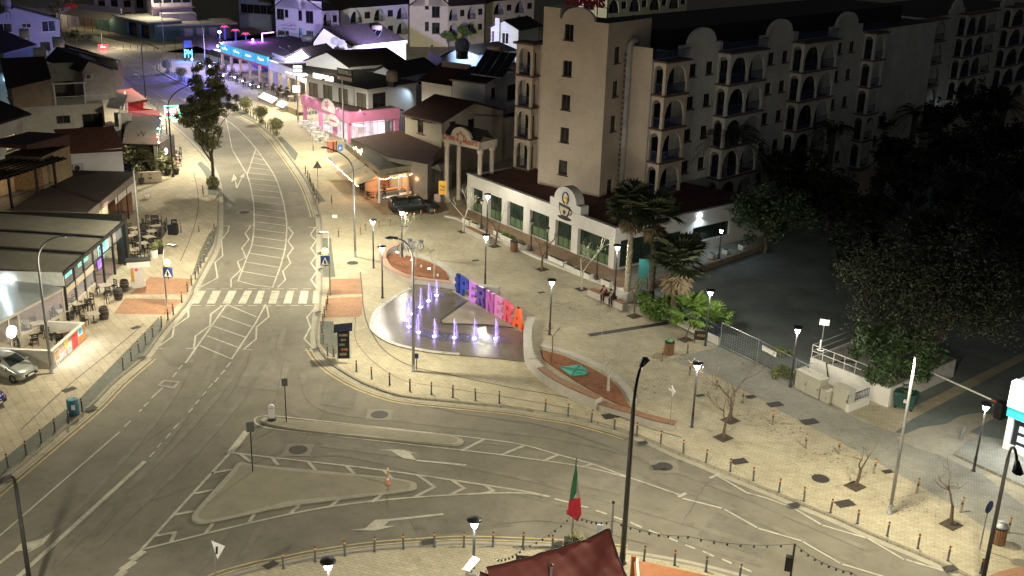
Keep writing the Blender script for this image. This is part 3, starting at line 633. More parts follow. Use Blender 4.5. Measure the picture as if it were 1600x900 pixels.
for x,y in ((1469,189),(1541,171)):
    a,z=hb.hit(x,y,1.6);MB().box(a-.2,a+.2,1.5,1.75,z-.12,z+.12,hb).obj('wall_lamp',glow('flood_lens_cool',(.75,.9,1.),30),h2)
    light('SPOT',hb(a,2.0,z-.2),120,(.72,.9,1.),r=.08,ang=120,aim=hb(a+.2,1.5,0),parent=h2)
# ================================================================ WINDMILLS HOTEL APARTMENTS
def edge(x0,y0,x1,y1,z): return Fr(G(x0,y0,z),G(x1,y1,z))
def winpx(fr,parent,lst,w,h,fm=None,gm=None,cols=2,b=0,d=.2,sill=True,rows=1,name='window'):
    "openings centred on photo pixels of a wall; returns hole list and builds the windows"
    hs=[]
    for x,y in lst:
        a,z=fr.hit(x,y,b);hs.append((a-w/2,a+w/2,z-h/2,z+h/2))
        window(fr,*hs[-1],parent,fm,gm,cols=cols,b=b,d=d,sill=sill,rows=rows,name=name)
    return hs
def roof(pts_eave_front,pts_ridge,pts_eave_back,mat_,parent,th=.14,name='roof'):
    "two slopes with thickness, lists of two world points each"
    m=MB()
    for e,r in ((pts_eave_front,pts_ridge),(pts_eave_back,pts_ridge)):
        a,b=[np.array(p,float) for p in e];c,d=[np.array(p,float) for p in r];u=np.array([0,0,th])
        m.add([a,b,d,c,a+u,b+u,d+u,c+u],[(0,1,2,3),(7,6,5,4),(0,4,5,1),(1,5,6,2),(2,6,7,3),(3,7,4,0)])
    return m.obj(name,mat_,parent)
wh=thing('hotel_apartments','cream gabled holiday apartments with solar panels and black lettering under the eave','building',G(690,290))
# front house
ZE=6.1
f1=edge(633,179.5,690,191.5,ZE);L1_=f1.L;D1=7.5
s1=f1.side(L1_);rz=s1.hit(740,160)[1];ra=s1.hit(740,160)[0]
m=MB();hs=winpx(f1,wh,[(657,198)],.9,1.5,cols=2);m.wall(f1,0,L1_,0,ZE,hs)
hs=winpx(s1,wh,[(707.5,200),(736.5,196)],1.1,1.5);m.wall(s1,0,ra*2,0,ZE,hs)
m.poly([s1(0,0,ZE),s1(ra*2,0,ZE),s1(ra,0,rz-.1)]);m.wall(f1.side(0,0,True),0,ra*2,0,ZE);m.obj('wall',CREAM,wh)
roof([f1(-.4,.2,ZE-.02),f1(L1_+.3,.2,ZE-.02)],[f1(-.4,-ra,rz),f1(L1_+.3,-ra,rz)],[f1(-.4,-ra*2-.3,ZE-.1),f1(L1_+.3,-ra*2-.3,ZE-.1)],TILE,wh)
tx=f1.hit(641,182.5);text_mb('WINDMILLS HOTEL APTS',f1,tx[0],f1.hit(641,189)[1]+.22,.5,.01,.04,width=f1.hit(679.5,192)[0]-tx[0],bold=.01).obj('lettering',DARK,wh)
# lower annexe gable to the right of it
MB().wall(s1,ra*2,ra*2+5,0,ZE-1.0,b=-.3).obj('annexe_wall',CREAM,wh)
MB().add([s1(ra,.3,ZE+.2),s1(ra*2+3.2,.3,ZE-1.2),s1(ra*2+3.2,-4,ZE-1.2),s1(ra,-4,ZE+.2)],[(0,1,2,3)]).obj('annexe_roof',TILE,wh)
# tall back block
ZB=9.2
f2_=edge(709,122.5,757.5,129,ZB);L2=f2_.L;s2=f2_.side(L2);ra2,rz2=s2.hit(791,111.5);D2=ra2*2
m=MB();m.wall(f2_,-.2,L2,0,ZB);hs=winpx(s2,wh,[(771,145),(771.5,190)],1.,1.2,cols=1)+winpx(s2,wh,[(800,144),(799,188)],2.2,1.9)
m.wall(s2,0,D2+3,0,ZB,hs);m.poly([s2(0,0,ZB),s2(D2,0,ZB),s2(ra2,0,rz2-.1)])
m.wall(f2_.side(-.2,0,True),0,D2,0,ZB)
f3=edge(659,125,714,133.5,8.2);hs=winpx(f3,wh,[(709.5,146)],.8,1.8,cols=1);m.wall(f3,0,f3.L,0,8.2,hs).wall(f3.side(0,0,True),0,8,0,8.2)
m.obj('back_wall',LILAC,wh)
roof([f2_(-.4,.4,ZB-.1),f2_(L2+.3,.4,ZB-.1)],[f2_(-.4,-ra2,rz2),f2_(L2+.3,-ra2,rz2)],[f2_(-.4,-D2-.3,ZB-.1),f2_(L2+.3,-D2-.3,ZB-.1)],TILE2,wh,name='back_roof')
MB().add([f3(-.5,.4,8.1),f3(f3.L+.2,.4,8.1),f3(f3.L+.2,-4.5,9.9),f3(-.5,-4.5,9.9),f3(-.5,-9,8.3),f3(f3.L+.2,-9,8.3)],[(0,1,2,3),(3,2,5,4)]).obj('side_roof',TILE,wh)
f4=edge(690,95.5,735,101.5,10.2);MB().box(0,f4.L,-.3,0,7.5,10.2,f4).obj('parapet',mat('pink_render',(.40,.28,.25),.9),wh)
e=MB()
for k in range(26): a=-.3+k*(L1_+.5)/26;e.lathe([(.09,0),(.09,.14)],6,f1(a,.2,ZE-.1))
for k in range(22): a=-.3+k*(L2+.5)/22;e.lathe([(.1,0),(.1,.16)],6,f2_(a,.38,ZB-.2))
e.obj('eave_tiles',mat('pale_tile_ends',(.35,.25,.22),.9),wh)
# solar heater on the back roof
SOL=mat('solar_glass',(.006,.007,.012),.12,var=0,spec=.6);TANK=mat('tank_metal',(.33,.25,.21),.4,metal=.3,var=.1)
sl=(rz2-ZB)/ra2
def solar(fr,a,b0,z0,n,label,tk,run=2.6,slope=.75,w=1.05):
    t=thing('solar_heater',label,'solar heater',fr(a,b0,z0),'solar water heaters on the roofs')
    for k in range(n):
        x=a+k*(w+.08);P=[fr(x,b0,z0),fr(x+w,b0,z0),fr(x+w,b0-run,z0+run*slope),fr(x,b0-run,z0+run*slope)]
        m=MB();up_=np.array([0,0,.1]);P=[np.array(p) for p in P];m.add([*P,*[p+up_ for p in P]],[(3,2,1,0),(0,1,5,4),(1,2,6,5),(2,3,7,6),(3,0,4,7)])
        o=m.obj('collector',LGREY if k<0 else GREY,t);Q=[p+up_+np.array([0,0,.004]) for p in P];c=sum(Q)/4;MB().poly([c+(q-c)*.93 for q in Q]).obj('glass',SOL,o)
    if tk:
        A=np.array(fr(a+.1,b0-run-.3,z0+run*slope+.35));B=np.array(fr(a+tk,b0-run-.3,z0+run*slope+.35))
        MB().tube([A,A+(B-A)*.04,A+(B-A)*.96,B],[.3,.48,.48,.3],12).obj('tank',TANK,t,True)
        s=MB()
        for q in (A+(B-A)*.2,A+(B-A)*.8): s.tube([q,q-[0,0,1.3]],.03,5)
        s.obj('stand',DARK,t)
    return t
solar(f2_,f2_.hit(731,122)[0],-.6,ZB+.6,4,'row of black solar panels under a brown tank on the apartment roof',2.0,run=3.4)
a_=f2_.hit(778,118)[0];A=np.array(f2_(a_-3.4,-6.0,rz2+.4));B=np.array(f2_(a_-1.0,-6.,rz2+.4))
t=thing('water_tank','rusty brown cylindrical water tank behind the solar panels','water tank',A);MB().tube([A,A+(B-A)*.05,A+(B-A)*.95,B],[.4,.6,.6,.4],12).obj('tank',TANK,t,True);MB().tube([A*.8+B*.2,A*.8+B*.2-[0,0,1.2]],.05,5).tube([A*.2+B*.8,A*.2+B*.8-[0,0,1.2]],.05,5).obj('stand',DARK,t)
A=G(762,77,11.5);tt=thing('water_tank','round water tank highest behind the brown tank','water tank',A);MB().ball(A,.8,12,8,.9).obj('tank',mat('blue_grey_tank',(.25,.28,.33),.5),tt,True);MB().lathe([(.5,-2),(.5,-.6)],8,A).obj('stand',DARK,tt)
A=G(722,70,9);tt=thing('water_tank','bulky bluish water tank among the dark roofs','water tank',A);MB().lathe([(.2,-.9),(1.05,-.8),(1.1,.3),(.8,.8),(.1,1.)],14,A).obj('tank',mat('blue_grey_tank',(.25,.28,.33),.5),tt,True);MB().lathe([(.9,-2.),(.9,-.9)],8,A).obj('stand',DARK,tt)
# ================================================================ ENTRANCE ARCH
cb=G(697,316);zb=up(cb,690,221);zt_=up(cb,690.5,209)
ar=Fr(G(690,209,zt_),G(751,222.5,zt_));AL=ar.L;as_=ar.side(AL);AD=as_.hit(777,217.5)[0]
cr=thing('entrance_arch','cream entrance portal on four columns with red resort lettering and round crest','entrance arch',cb)
hc=ar.hit(720,210)[0]
pl=[(0,zb),(AL,zb),(AL,zt_)]+[(hc+1.35*math.cos(t),zt_+1.1*math.sin(t)) for t in np.linspace(0,math.pi,16)]+[(0,zt_)]
m=MB().extr(ar,pl,-.3,0).box(0,AD,-.3,0,zb,zt_,as_).box(0,AD,0-.3,0,zb,zt_,ar.side(0,0,True)).box(0,AL,-AD-.02,-AD+.28,zb,zt_-.02,ar);m.obj('fascia',CREAM,cr)
MB().add([ar(.2,-.2,zt_+.05),ar(AL-.2,-.2,zt_+.05),ar(AL-.2,-AD/2,zt_+1.),ar(.2,-AD/2,zt_+1.),ar(AL-.2,-AD+.2,zt_),ar(.2,-AD+.2,zt_)],[(0,1,2,3),(3,2,4,5)]).obj('roof',TILE2,cr)
for a,b in ((.45,-.35),(AL-.35,-.35),(.45,-AD+.35),(AL-.35,-AD+.35)):
    p=ar(a,b,0);MB().lathe([(.36,0),(.36,.3),(.25,.35),(.23,zb-.45),(.34,zb-.4),(.34,zb)],12,p).obj('column',CREAM,cr,True)
REDL=mat('terracotta_letters',(.42,.12,.07),.7,var=.1)
xa=ar.hit(693,214)[0];xb=ar.hit(711,218)[0];text_mb('Crown',ar,xa,zb+.35,.72,.005,.05,width=xb-xa,bold=.008).obj('lettering',REDL,cr)
xa=ar.hit(727,221)[0];xb=ar.hit(746,225)[0];text_mb('Resorts',ar,xa,zb+.3,.66,.005,.05,width=xb-xa,bold=.008).obj('lettering',REDL,cr)
cm=MB()
for k in range(6):
    t=k*math.pi/3+.5;cm.extr(ar,[(hc+.52*math.cos(t)+.17*math.cos(q),zt_-.0+.52*math.sin(t)+.17*math.sin(q)) for q in np.linspace(0,6.28,8)[:-1]],.005,.04)
cm.tube([ar(hc+.42*math.cos(q),.03,zt_+.42*math.sin(q)) for q in np.linspace(0,6.28,16)],.04,4);cm.obj('crest',REDL,cr)
# orange notice board at the arch
def panel_sign(name,label,cat,base,p0,p1,col,txts=(),post=DARK,two=False,b=0,fr=None,emit=0,legs=True,group=None):
    "flat board: p0 top-left pixel, p1 bottom-right pixel, standing over a base pixel"
    B=G(*base);h=np.hypot(B[0],B[1]);f=fr or Fr(B,(B[0]+B[1]/h,B[1]-B[0]/h))
    a0,zt=f.hit(*p0);a1,zb=f.hit(*p1);t=thing(name,label,cat,B,group)
    o=MB().box(a0,a1,0,.06,zb,zt,f).obj('board',col,t)
    if legs:
        m=MB()
        for a in ((a0+.05,a1-.05) if two else ((a0+a1)/2,)): m.box(a-.03,a+.03,-.05,-.002,0,zt-.05,f)
        m.obj('post',post,t)
    for tx,c,fx,fz,fs in txts: (scribble(f,a0+(a1-a0)*fx,zb+(zt-zb)*fz,(a1-a0)*(1-2*fx),(zt-zb)*fs,.066,len(name),.02) if tx=='~' else text_mb(tx,f,a0+(a1-a0)*fx,zb+(zt-zb)*fz,(zt-zb)*fs,.061,.066,width=(a1-a0)*(1-2*fx) if fx<.5 else None,bold=.01)).obj('lettering',c,o)
    return t,f,a0,a1,zb,zt
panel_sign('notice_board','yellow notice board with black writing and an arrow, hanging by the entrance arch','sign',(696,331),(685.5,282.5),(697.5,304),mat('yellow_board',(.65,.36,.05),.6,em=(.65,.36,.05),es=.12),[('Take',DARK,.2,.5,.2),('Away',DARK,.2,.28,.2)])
panel_sign('notice_board','small pinkish notice on the fence below the yellow board','sign',(683,322),(678.5,303),(688,315.5),mat('pinkish_board',(.45,.33,.30),.7),legs=False)
# ================================================================ CORNER RESTAURANT WITH AWNINGS
rc=G(595,318);zp=up(rc,591.6,266);zq=up(rc,593.5,277)
rl=G(538.6,222.8,zp);rr=G(657,256.5,zp);rt_=G(591.6,266,zp)
rf=Fr(rl,rt_);rs=Fr(rt_,rr);cn=thing('corner_restaurant','grey flat roofed corner restaurant with beige awnings and warm string lights','restaurant',rc)
OLIVE=mat('olive_fascia',(.22,.20,.14),.7,stain=.1);INTW=mat('warm_interior',(.55,.36,.22),.8,var=.2)
MB().box(0,rf.L,-.25,0,zq,zp,rf).box(.003,rs.L,-.25,.002,zq,zp,rs).obj('fascia',OLIVE,cn)
MB().add([rf(0,-.2,zp-.12),rf(rf.L-.1,-.2,zp-.12),rs(rs.L,-.2,zp-.12),rs(rs.L-2.2,-4.,zp+.1),rf(0,-6.5,zp+.2)],[(0,1,2,3,4)]).obj('roof',mat('grey_roof_sheet',(.075,.072,.062),.8,var=.15,bump=.4,wave=(2.5,-.9)),cn)
for a in (0.02,rs.L*.48,rs.L-.2): MB().box(a,a+.16,-.2,-.03,0,zq,rs).obj('post',WPAINT,cn)
for k in range(4): a=rf.L*k/4-.17 if k else .02; MB().box(a,a+.15,-.19,-.031,0,zq,rf).obj('post',WPAINT,cn)
m=MB().box(.2,rs.L-.2,-.14,-.06,.0,.95,rs).box(.2,rs.L-.2,-.16,-.02,.95,1.06,rs);m.obj('lower_panels',mat('grey_panel',(.30,.28,.25),.7),cn)
MB().box(rs.L*.5,rs.L-.4,-.05,-.03,.52,.74,rs).box(.5,rs.L*.42,-.05,-.03,.42,.62,rs).obj('menu_panels',mat('lit_menu_panel',(.7,.6,.5),.6,em=(1.,.8,.6),es=.6),cn)
scribble(rs,rs.L*.55,.56,1.6,.14,-.02,3).obj('lettering',REDL,cn)
scribble(rs,.9,zq+.1,rs.L-2.3,.34,.015,5,.035).obj('lettering',DARK,cn)
for fx in (.36,.62,.86): scribble(rf,rf.L*fx,zq+.15,1.3,.25,.015,int(fx*50)).obj('lettering',DARK,cn)
tx=rf.hit(552,233);scribble(rf,rf.hit(551,232)[0],zp+.05,3.4,.75,-.07,8,.055).obj('neon_script',glow('warm_neon',(1.,.75,.4),4),cn)
MB().box(.2,rs.L-.2,-3.2,-3.1,0,zq,rs).box(rf.L-9,rf.L-.1,-3.3,-3.2,0,zq,rf).poly([rs(0,-3.2,.02),rs(rs.L,-3.2,.02),rs(rs.L,-.2,.02),rs(0,-.2,.02)]).obj('inner_wall',INTW,cn)
bt=MB()
r_=random.Random(3)
for sh in range(3):
    bt.box(rs.L*.35,rs.L*.8,-3.0,-2.7,1.1+sh*.45,1.13+sh*.45,rs)
    for k in range(16): bt.lathe([(.05,0),(.05,.2),(.02,.26),(.02,.34)],5,rs(rs.L*.37+k*.17+r_.random()*.05,-2.85,1.13+sh*.45))
bt.obj('bar_shelves',mat('bottle_red',(.30,.10,.06),.3,var=.6,ns=9),cn)
MB().box(.7,rs.L-.7,-1.5,-.9,.02,1.0,rs).obj('counter',mat('counter_wood',(.30,.17,.09),.5),cn)
text_mb('AMMOS',rs,.42,2.0,.5,-.025,.0,width=1.7,bold=.02,rot=-math.pi/2).obj('lettering',DARK,cn)
light('AREA',rs(rs.L*.5,-1.6,zq-.05),150,(1.,.62,.34),size=(rs.L*.7,1.5),parent=cn);light('POINT',rf(rf.L-2.2,2.4,2.3),120,(1.,.58,.28),r=.2,parent=cn);light('POINT',rf(rf.L-9.,2.4,2.3),100,(1.,.58,.28),r=.2,parent=cn);light('POINT',rs(rs.L-1,.7,2.2),14,(1.,.55,.28),r=.1,parent=cn)
# awnings along the street and their bulbs
AW=mat('beige_awning',(.40,.36,.26),.85,var=.08,bump=.3,wave=(1.5,.5))
BULB=glow('warm_bulb',(1.,.68,.36),22)
a1=rf.L;segs=[(a1*.02,a1*.40),(a1*.41,a1*.62),(a1*.63,a1*.97)]
for i,(p,q) in enumerate(segs):
    m=MB();N=8
    for k in range(N):
        t0,t1=k/N,(k+1)/N;z=lambda t:zq+.1-(.8*t+.1*math.sin(t*math.pi))
        m.add([rf(p,.02+2.05*t0,z(t0)),rf(q,.02+2.05*t0,z(t0)),rf(q,.02+2.05*t1,z(t1)),rf(p,.02+2.05*t1,z(t1))],[(0,1,2,3)])
    m.add([rf(p,2.07,zq-.7),rf(q,2.07,zq-.7),rf(q,2.08,zq-.92),rf(p,2.08,zq-.92)],[(0,1,2,3)])
    o=m.obj('awning',AW,cn);MB().tube([rf(p,2.05,zq-.72),rf(q,2.05,zq-.72)],.04,5).tube([rf(p,.1,zq-.3),rf(p,2.03,zq-.75)],.03,5).tube([rf(q,.1,zq-.3),rf(q,2.03,zq-.75)],.03,5).obj('awning_bar',DARK,o)
def string_lights(label,pts,n,sag,parent=None,bulb=BULB,w=0,r=.035,name='string_lights',every=3):
    pts=[np.array(p,float) for p in pts];t=thing(name,label,'string lights',pts[0]);wm,bm=MB(),MB()
    for A,B in zip(pts[:-1],pts[1:]):
        c=[A+(B-A)*k/n-np.array([0,0,sag*4*(k/n)*(1-k/n)]) for k in range(n+1)];wm.tube(c,.012,4,False)
        for q in c[:-1]: bm.ball(q-[0,0,.07],r,6,4);
    wm.obj('wire',DARK,t);bm.obj('bulbs',bulb,t)['kind']='stuff';return t
string_lights('warm string lights along the lower edge of the beige awnings',[rf(k*a1/6,2.1,zq-.75) for k in range(7)],6,.1,r=.036)
string_lights('warm string lights hung across the front of the corner bar counter',[rs(0.1+k*rs.L/4,.08,zq-.08) for k in range(5)],6,.14,r=.036)
# red brown lean-to roofs behind and the plain side wall
bk=thing('lean_to','long low outbuilding under a rust brown corrugated roof behind the corner restaurant','outbuilding',G(640,240))
q=[G(x,y,z) for x,y,z in ((548,216.5,4.0),(622,204,4.0),(690,231,4.0),(668,256,4.0),(608,245,4.0))]
MB().poly(q).obj('roof',mat('rust_roof',(.085,.035,.028),.8,var=.3,bump=.7,wave=(2.,.6),stain=.2),bk)
m=MB()
for i in range(5):
    a,b=q[i],q[(i+1)%5];m.poly([(a[0],a[1],0),(b[0],b[1],0),b-[0,0,.05],a-[0,0,.05]])
m.obj('wall',mat('grey_brown_wall',(.28,.25,.21),.9,stain=.2),bk)
pw=Fr(rs(rs.L+.1,-.5,0),rs(rs.L+4.6,-.9,0));MB().box(0,pw.L,-2.5,0,0,3.1,pw).obj('side_wall',mat('grey_brown_wall',(.28,.25,.21),.9),bk)
# pergola stall with a pale canopy under the arch
tn=thing('canvas_canopy','small striped canvas canopy beneath the entrance arch','canopy',G(707,285))
MB().add([G(672,262,3.2),G(690,268,2.6),G(712,258,2.6),G(697,252,3.2),G(684,257,3.5)],[(0,1,4),(1,2,4),(2,3,4),(3,0,4)]).obj('cloth',mat('pale_canvas',(.35,.34,.28),.8),tn)
MB().tube([G(690,292),G(690,268,2.6)],.04,5).tube([G(712,282),G(712,258,2.6)],.04,5).obj('poles',DARK,tn)
# ================================================================ PINK SHOP
pf=Fr(G(474.5,192.3),G(546.5,224));pk_=pf.side(pf.L);PZ0,PZ1=2.6,3.95;PW=pk_.hit(624,176)[0]
sh=thing('pink_shop','white two storey shop with a glowing pink fascia and bright glass front','shop',G(548,215))
PINK=mat('pink_fascia',(.60,.22,.42),.6,var=.06);SHOPIN=mat('shop_interior',(.75,.68,.72),.8,var=.1,em=(1.,.88,.95),es=.2)  # interior surfaces emit faintly, standing in for the shop lighting
MB().box(-.2,pf.L+.25,-.3,.2,PZ0,PZ1,pf).box(.3,PW,-.3,.21,PZ0,PZ1-.003,pk_).obj('fascia',PINK,sh)
for a in (0,pf.L*.36,pf.L*.66,pf.L-.5): MB().box(a-.0,a+.42,-.35,.06,0,PZ0,pf).obj('pilaster',PINK,sh)
MB().box(PW-.7,PW-.1,-.35,.05,0,PZ0,pk_).obj('pilaster',PINK,sh)
MB().poly([pf(0,-5,.1),pf(pf.L,-5,.1),pf(pf.L,-5,PZ0),pf(0,-5,PZ0)]).poly([pf(.2,-5,.06),pf(pf.L-.3,-5,.06),pf(pf.L-.3,-.4,.06),pf(.2,-.4,.06)]).box(pf.L*.2,pf.L*.5,-4,-3,.07,1.3,pf).box(pf.L*.7,pf.L*.9,-3,-2,.07,1.6,pf).poly([pk_(0.4,-6,0.1),pk_(PW,-6,.1),pk_(PW,-6,PZ0),pk_(.4,-6,PZ0)]).obj('interior',SHOPIN,sh)
g=MB()
for fr_,L_ in ((pf,pf.L),(pk_,PW)):
    n=int(L_/.95)
    for k in range(n+1): c=.1+(L_-.2)*k/n;g.box(c-.03,c+.03,-.28,-.22,.05,PZ0,fr_)
    g.box(.1,L_-.1,-.279,-.221,.05,.2,fr_).box(.1,L_-.1,-.279,-.221,2.3,2.36,fr_)
g.obj('shopfront_frames',mat('pale_frames',(.6,.6,.62),.5),sh)
MB().poly([pf(.1,-.25,.1),pf(pf.L-.1,-.25,.1),pf(pf.L-.1,-.25,PZ0),pf(.1,-.25,PZ0)]).obj('shop_glass',mat('clear_glass',(.8,.85,.9),.05,var=0,alpha=.18,spec=.7),sh)
light('AREA',pf(pf.L*.5,-2.2,PZ0-.1),130,(1.,.9,.95),size=(pf.L*.8,2.),parent=sh);light('AREA',pk_(PW*.5,-2.5,PZ0-.1),100,(1.,.88,.94),size=(PW*.8,2.),parent=sh)
# fascia swan-neck lamps, round plaques
for fx in (.12,.34,.62,.86):
    p=pf(pf.L*fx,.75,PZ1+.25);l=MB().tube([pf(pf.L*fx,.2,PZ1-.1),pf(pf.L*fx,.5,PZ1+.35),p],.02,5).lathe([(.12,-.12),(.04,.02)],8,p);l.obj('swan_neck_lamp',WPAINT,sh);light('SPOT',(p[0],p[1],p[2]-.1),55,(1.,.93,.97),r=.08,ang=120,aim=pf(pf.L*fx,.1,PZ0+.4),parent=sh)
for fa in (.5,PW*.5): pass
p=pk_(1.2,.8,PZ1+.3);light('SPOT',p,60,(1.,.85,1.),r=.08,ang=120,aim=pk_(1.8,.1,PZ0+.3),parent=sh);MB().tube([pk_(1.2,.2,PZ1-.1),pk_(1.2,.5,PZ1+.4),p],.02,5).lathe([(.12,-.12),(.04,.02)],8,p).obj('swan_neck_lamp',WPAINT,sh)
ac_=pf.hit(516,170)[0];d=MB().extr(pf,[(ac_+1.9*math.cos(t),PZ1-.55+1.35*math.sin(t)) for t in np.linspace(-.2,math.pi+.2,20)],.21,.35);o=d.obj('round_plaque',mat('plaque_white',(.75,.72,.75),.6),sh)
MB().extr(pf,[(ac_-.2+r*math.cos(t),PZ1-.0+r*.8*math.sin(t)) for t,r in ((0,.7),(.6,.35),(1.2,.75),(1.9,.35),(2.5,.75),(3.1,.4),(3.7,.7),(4.4,.35),(5.,.7),(5.7,.35))],.36,.39).obj('plaque_motif',mat('plaque_pink',(.55,.07,.22),.6),o)
ac_=pf.hit(527,186)[0];o=MB().extr(pf,[(ac_+1.6*math.cos(t),PZ0-.25+.75*math.sin(t)) for t in np.linspace(0,2*math.pi,20)[:-1]],.5,.6).obj('oval_hanging_sign',mat('plaque_white',(.75,.72,.75),.6),sh)
scribble(pf,ac_-.9,PZ0-.4,1.8,.4,.62,4,.06).obj('lettering',mat('plaque_pink',(.55,.07,.22),.6),o)
# upper storey
ud_=G(576.4,173,3.25);uz=up(ud_,575,141.5);uf=edge(489,123,575,141.5,uz);us=uf.side(uf.L);UW=us.hit(650,133.8)[0]
m=MB();hs=winpx(uf,sh,[(489.5,140.5),(512,144.5),(536,149.5),(564.5,157)],2.0,1.9,gm=CURT);m.wall(uf,-1.5,uf.L,2.8,uz,hs)
hs=winpx(us,sh,[(593,157)],2.3,2.);m.wall(us,0,UW,0,uz,hs).wall(uf.side(-1.5,0,True),0,8,3,uz).obj('upper_wall',LILAC,sh)
MB().box(-1.8,uf.L+.35,-9,.4,uz+.02,uz+.2,uf).obj('roof_slab',FELT,sh);MB().box(-1.8,uf.L+.36,.36,.46,uz-.05,uz+.22,uf).box(-.3,UW,.31,.41,uz-.05,uz+.215,us).obj('roof_edge',LGREY,sh)
MB().poly([pf(0,-.1,PZ1-.5),pf(pf.L,-.1,PZ1-.5),pf(pf.L,-8,PZ1-.45),pf(0,-8,PZ1-.45)]).obj('terrace_deck',mat('deck_brown',(.1,.06,.05),.8),sh)
p=us(UW-1.0,1.2,uz-.7);light('SPOT',p,150,(.62,.85,1.),r=.1,ang=120,aim=us(UW-2.6,0,3.5),parent=sh);MB().tube([us(UW-1,.02,uz-.6),p],.03,5).obj('wall_lamp_arm',DARK,sh)
# roof signs of the shop: lit strip and dark board
f=uf.shift(0,.2);a=f.hit(490,118)[0];b=f.hit(520,122)[0];MB().box(a,b,-.1,.1,uz+.25,uz+.85,f).obj('lit_roof_sign',glow('white_sign',(1.,.93,.8),2),sh)
a=f.hit(522,118)[0];b=f.hit(546,124)[0];o=MB().box(a,b,-.6,-.5,uz+.5,uz+2.1,f).obj('roof_board',mat('dark_board',(.03,.03,.03),.6),sh);text_mb('WINDMILLS',f,a+.2,uz+1.4,.6,-.495,-.45,width=b-a-.4,bold=.01).obj('lettering',WPAINT,o)
MB().box(a+.1,b-.1,-.5,-.45,uz+.6,uz+1.1,f).obj('board_stripe',mat('salmon_stripe',(.55,.40,.38),.6),o)
a=f.hit(575,112)[0];A=np.array(f(a,-4,uz+1.5));t=thing('water_tank','tan water tank on the flat roof of the pink shop','water tank',A);MB().lathe([(.5,-.7),(.75,-.6),(.75,.5),(.5,.75),(.1,.8)],12,A).obj('tank',mat('tan_tank',(.30,.26,.19),.6),t,True);MB().lathe([(.6,-1.35),(.6,-.7)],6,A).obj('stand',DARK,t)
# ================================================================ RESTAURANT ROW UP THE STREET
r1=Fr(G(346,109),G(421,134));rw=thing('bar_row','long low bar with teal sign boxes and a red awning strip','bar',G(391,124));zt2=3.9
MB().box(-.3,r1.L,-.3,0,2.75,3.05,r1).obj('red_strip',mat('red_strip',(.30,.05,.07),.7,em=(.4,.05,.07),es=.15),rw)
for k in range(4):
    a=r1.L*k/4+.1;b=r1.L*(k+1)/4-.15;o=MB().box(a,b,-.25,.05,3.08,4.5,r1).obj('sign_box',mat('teal_sign',(.03,.30,.28),.5,em=(.03,.60,.56),es=.3,var=.1,ns=.4),rw);scribble(r1,a+.9,3.7,2.,.5,.07,k+2,.06).obj('lettering',glow('sign_letters',(.85,1.,1.),1.),o)
for k in range(6): a=r1.L*k/5*.98;MB().box(a,a+.35,-.4,-.05,0,2.75,r1).obj('column',mat('warm_column',(.5,.4,.28),.8),rw)
MB().poly([r1(-1,-.1,4.55),r1(r1.L+.1,-.1,4.55),r1(r1.L+.1,-14,4.9),r1(-1,-14,4.9)]).obj('roof',FELT,rw)
MB().box(-.8,r1.L,-6,-5.9,0,2.8,r1).obj('inner_wall',mat('violet_interior',(.10,.07,.18),.8,var=.4,ns=2),rw)
for k in range(5):
    light('POINT',r1(r1.L*(k+.5)/5,-1.,2.5),30,((1.,.7,.4),(.55,.55,1.))[k%2],r=.15,parent=rw)
w1=Fr(G(421,136),G(482,163));ww_=thing('terrace_restaurant','pale terrace restaurant between the teal signs and the pink shop','restaurant',G(450,150))
MB().box(0,w1.L,-.3,0,2.9,4.3,w1).obj('fascia',LILAC,ww_)
for k in range(5): a=w1.L*k/4.3;MB().box(a,a+.45,-.5,-.02,0,2.9,w1).obj('column',mat('warm_column',(.5,.4,.28),.8),ww_)
MB().box(0,w1.L,-5,-4.9,0,2.95,w1).obj('inner_wall',mat('peach_interior',(.5,.36,.22),.8,var=.2),ww_)
MB().poly([w1(0,-.1,4.25),w1(w1.L,-.1,4.25),w1(w1.L,-12,4.4),w1(0,-12,4.4)]).obj('roof',FELT,ww_)
for k in range(3): light('POINT',w1(w1.L*(k+.4)/3,-.9,2.6),60,(1.,.72,.42),r=.15,parent=ww_)
p=w1(w1.L-.3,.5,4.2);MB().box(w1.L-.5,w1.L-.1,.1,.5,4.0,4.4,w1).obj('flood_lamp',glow('flood_white',(.9,.95,1.),60),ww_);light('SPOT',(p[0],p[1],p[2]-.3),420,(.92,.96,1.),r=.15,ang=160,aim=w1(w1.L-1,5,0),parent=ww_)
scribble(w1,w1.L*.45,3.4,3.,.4,.02,6).obj('lettering',glow('soft_white',(1.,1.,1.),1.),ww_)
# terrace wall with slanted lit menu boards
tf=Fr(G(404,155),G(462,181));tt=thing('terrace_wall','low stone terrace wall along the street below the taverna tables','wall',G(437,168));MB().box(0,tf.L,-.3,0,0,.9,tf).box(0,tf.L,-7.2,-.3,0,.45,tf).obj('wall',mat('tan_stone',(.30,.25,.17),.9,stain=.2,brick=(.5,.25,.03)),tt)
for k,(a,b) in enumerate(((.14,.26),(.27,.38),(.39,.52),(.62,.80))):
    p,q=tf.L*a,tf.L*b;t=thing('menu_board','slanted glowing menu board on the terrace wall, '+nth(k+1)+' from the far end','menu board',tf(p,.2,.9),'glowing menu boards on the terrace wall')
    m=MB().add([tf(p,.75,.75),tf(q,.75,.75),tf(q,-.1,1.35),tf(p,-.1,1.35),tf(p,.75,.68),tf(q,.75,.68),tf(q,-.1,1.28),tf(p,-.1,1.28)],[(0,1,2,3),(7,6,5,4),(0,4,5,1),(1,5,6,2),(2,6,7,3),(3,7,4,0)]);m.obj('board',glow('menu_glow',(1.,.98,.92),1.1),t)
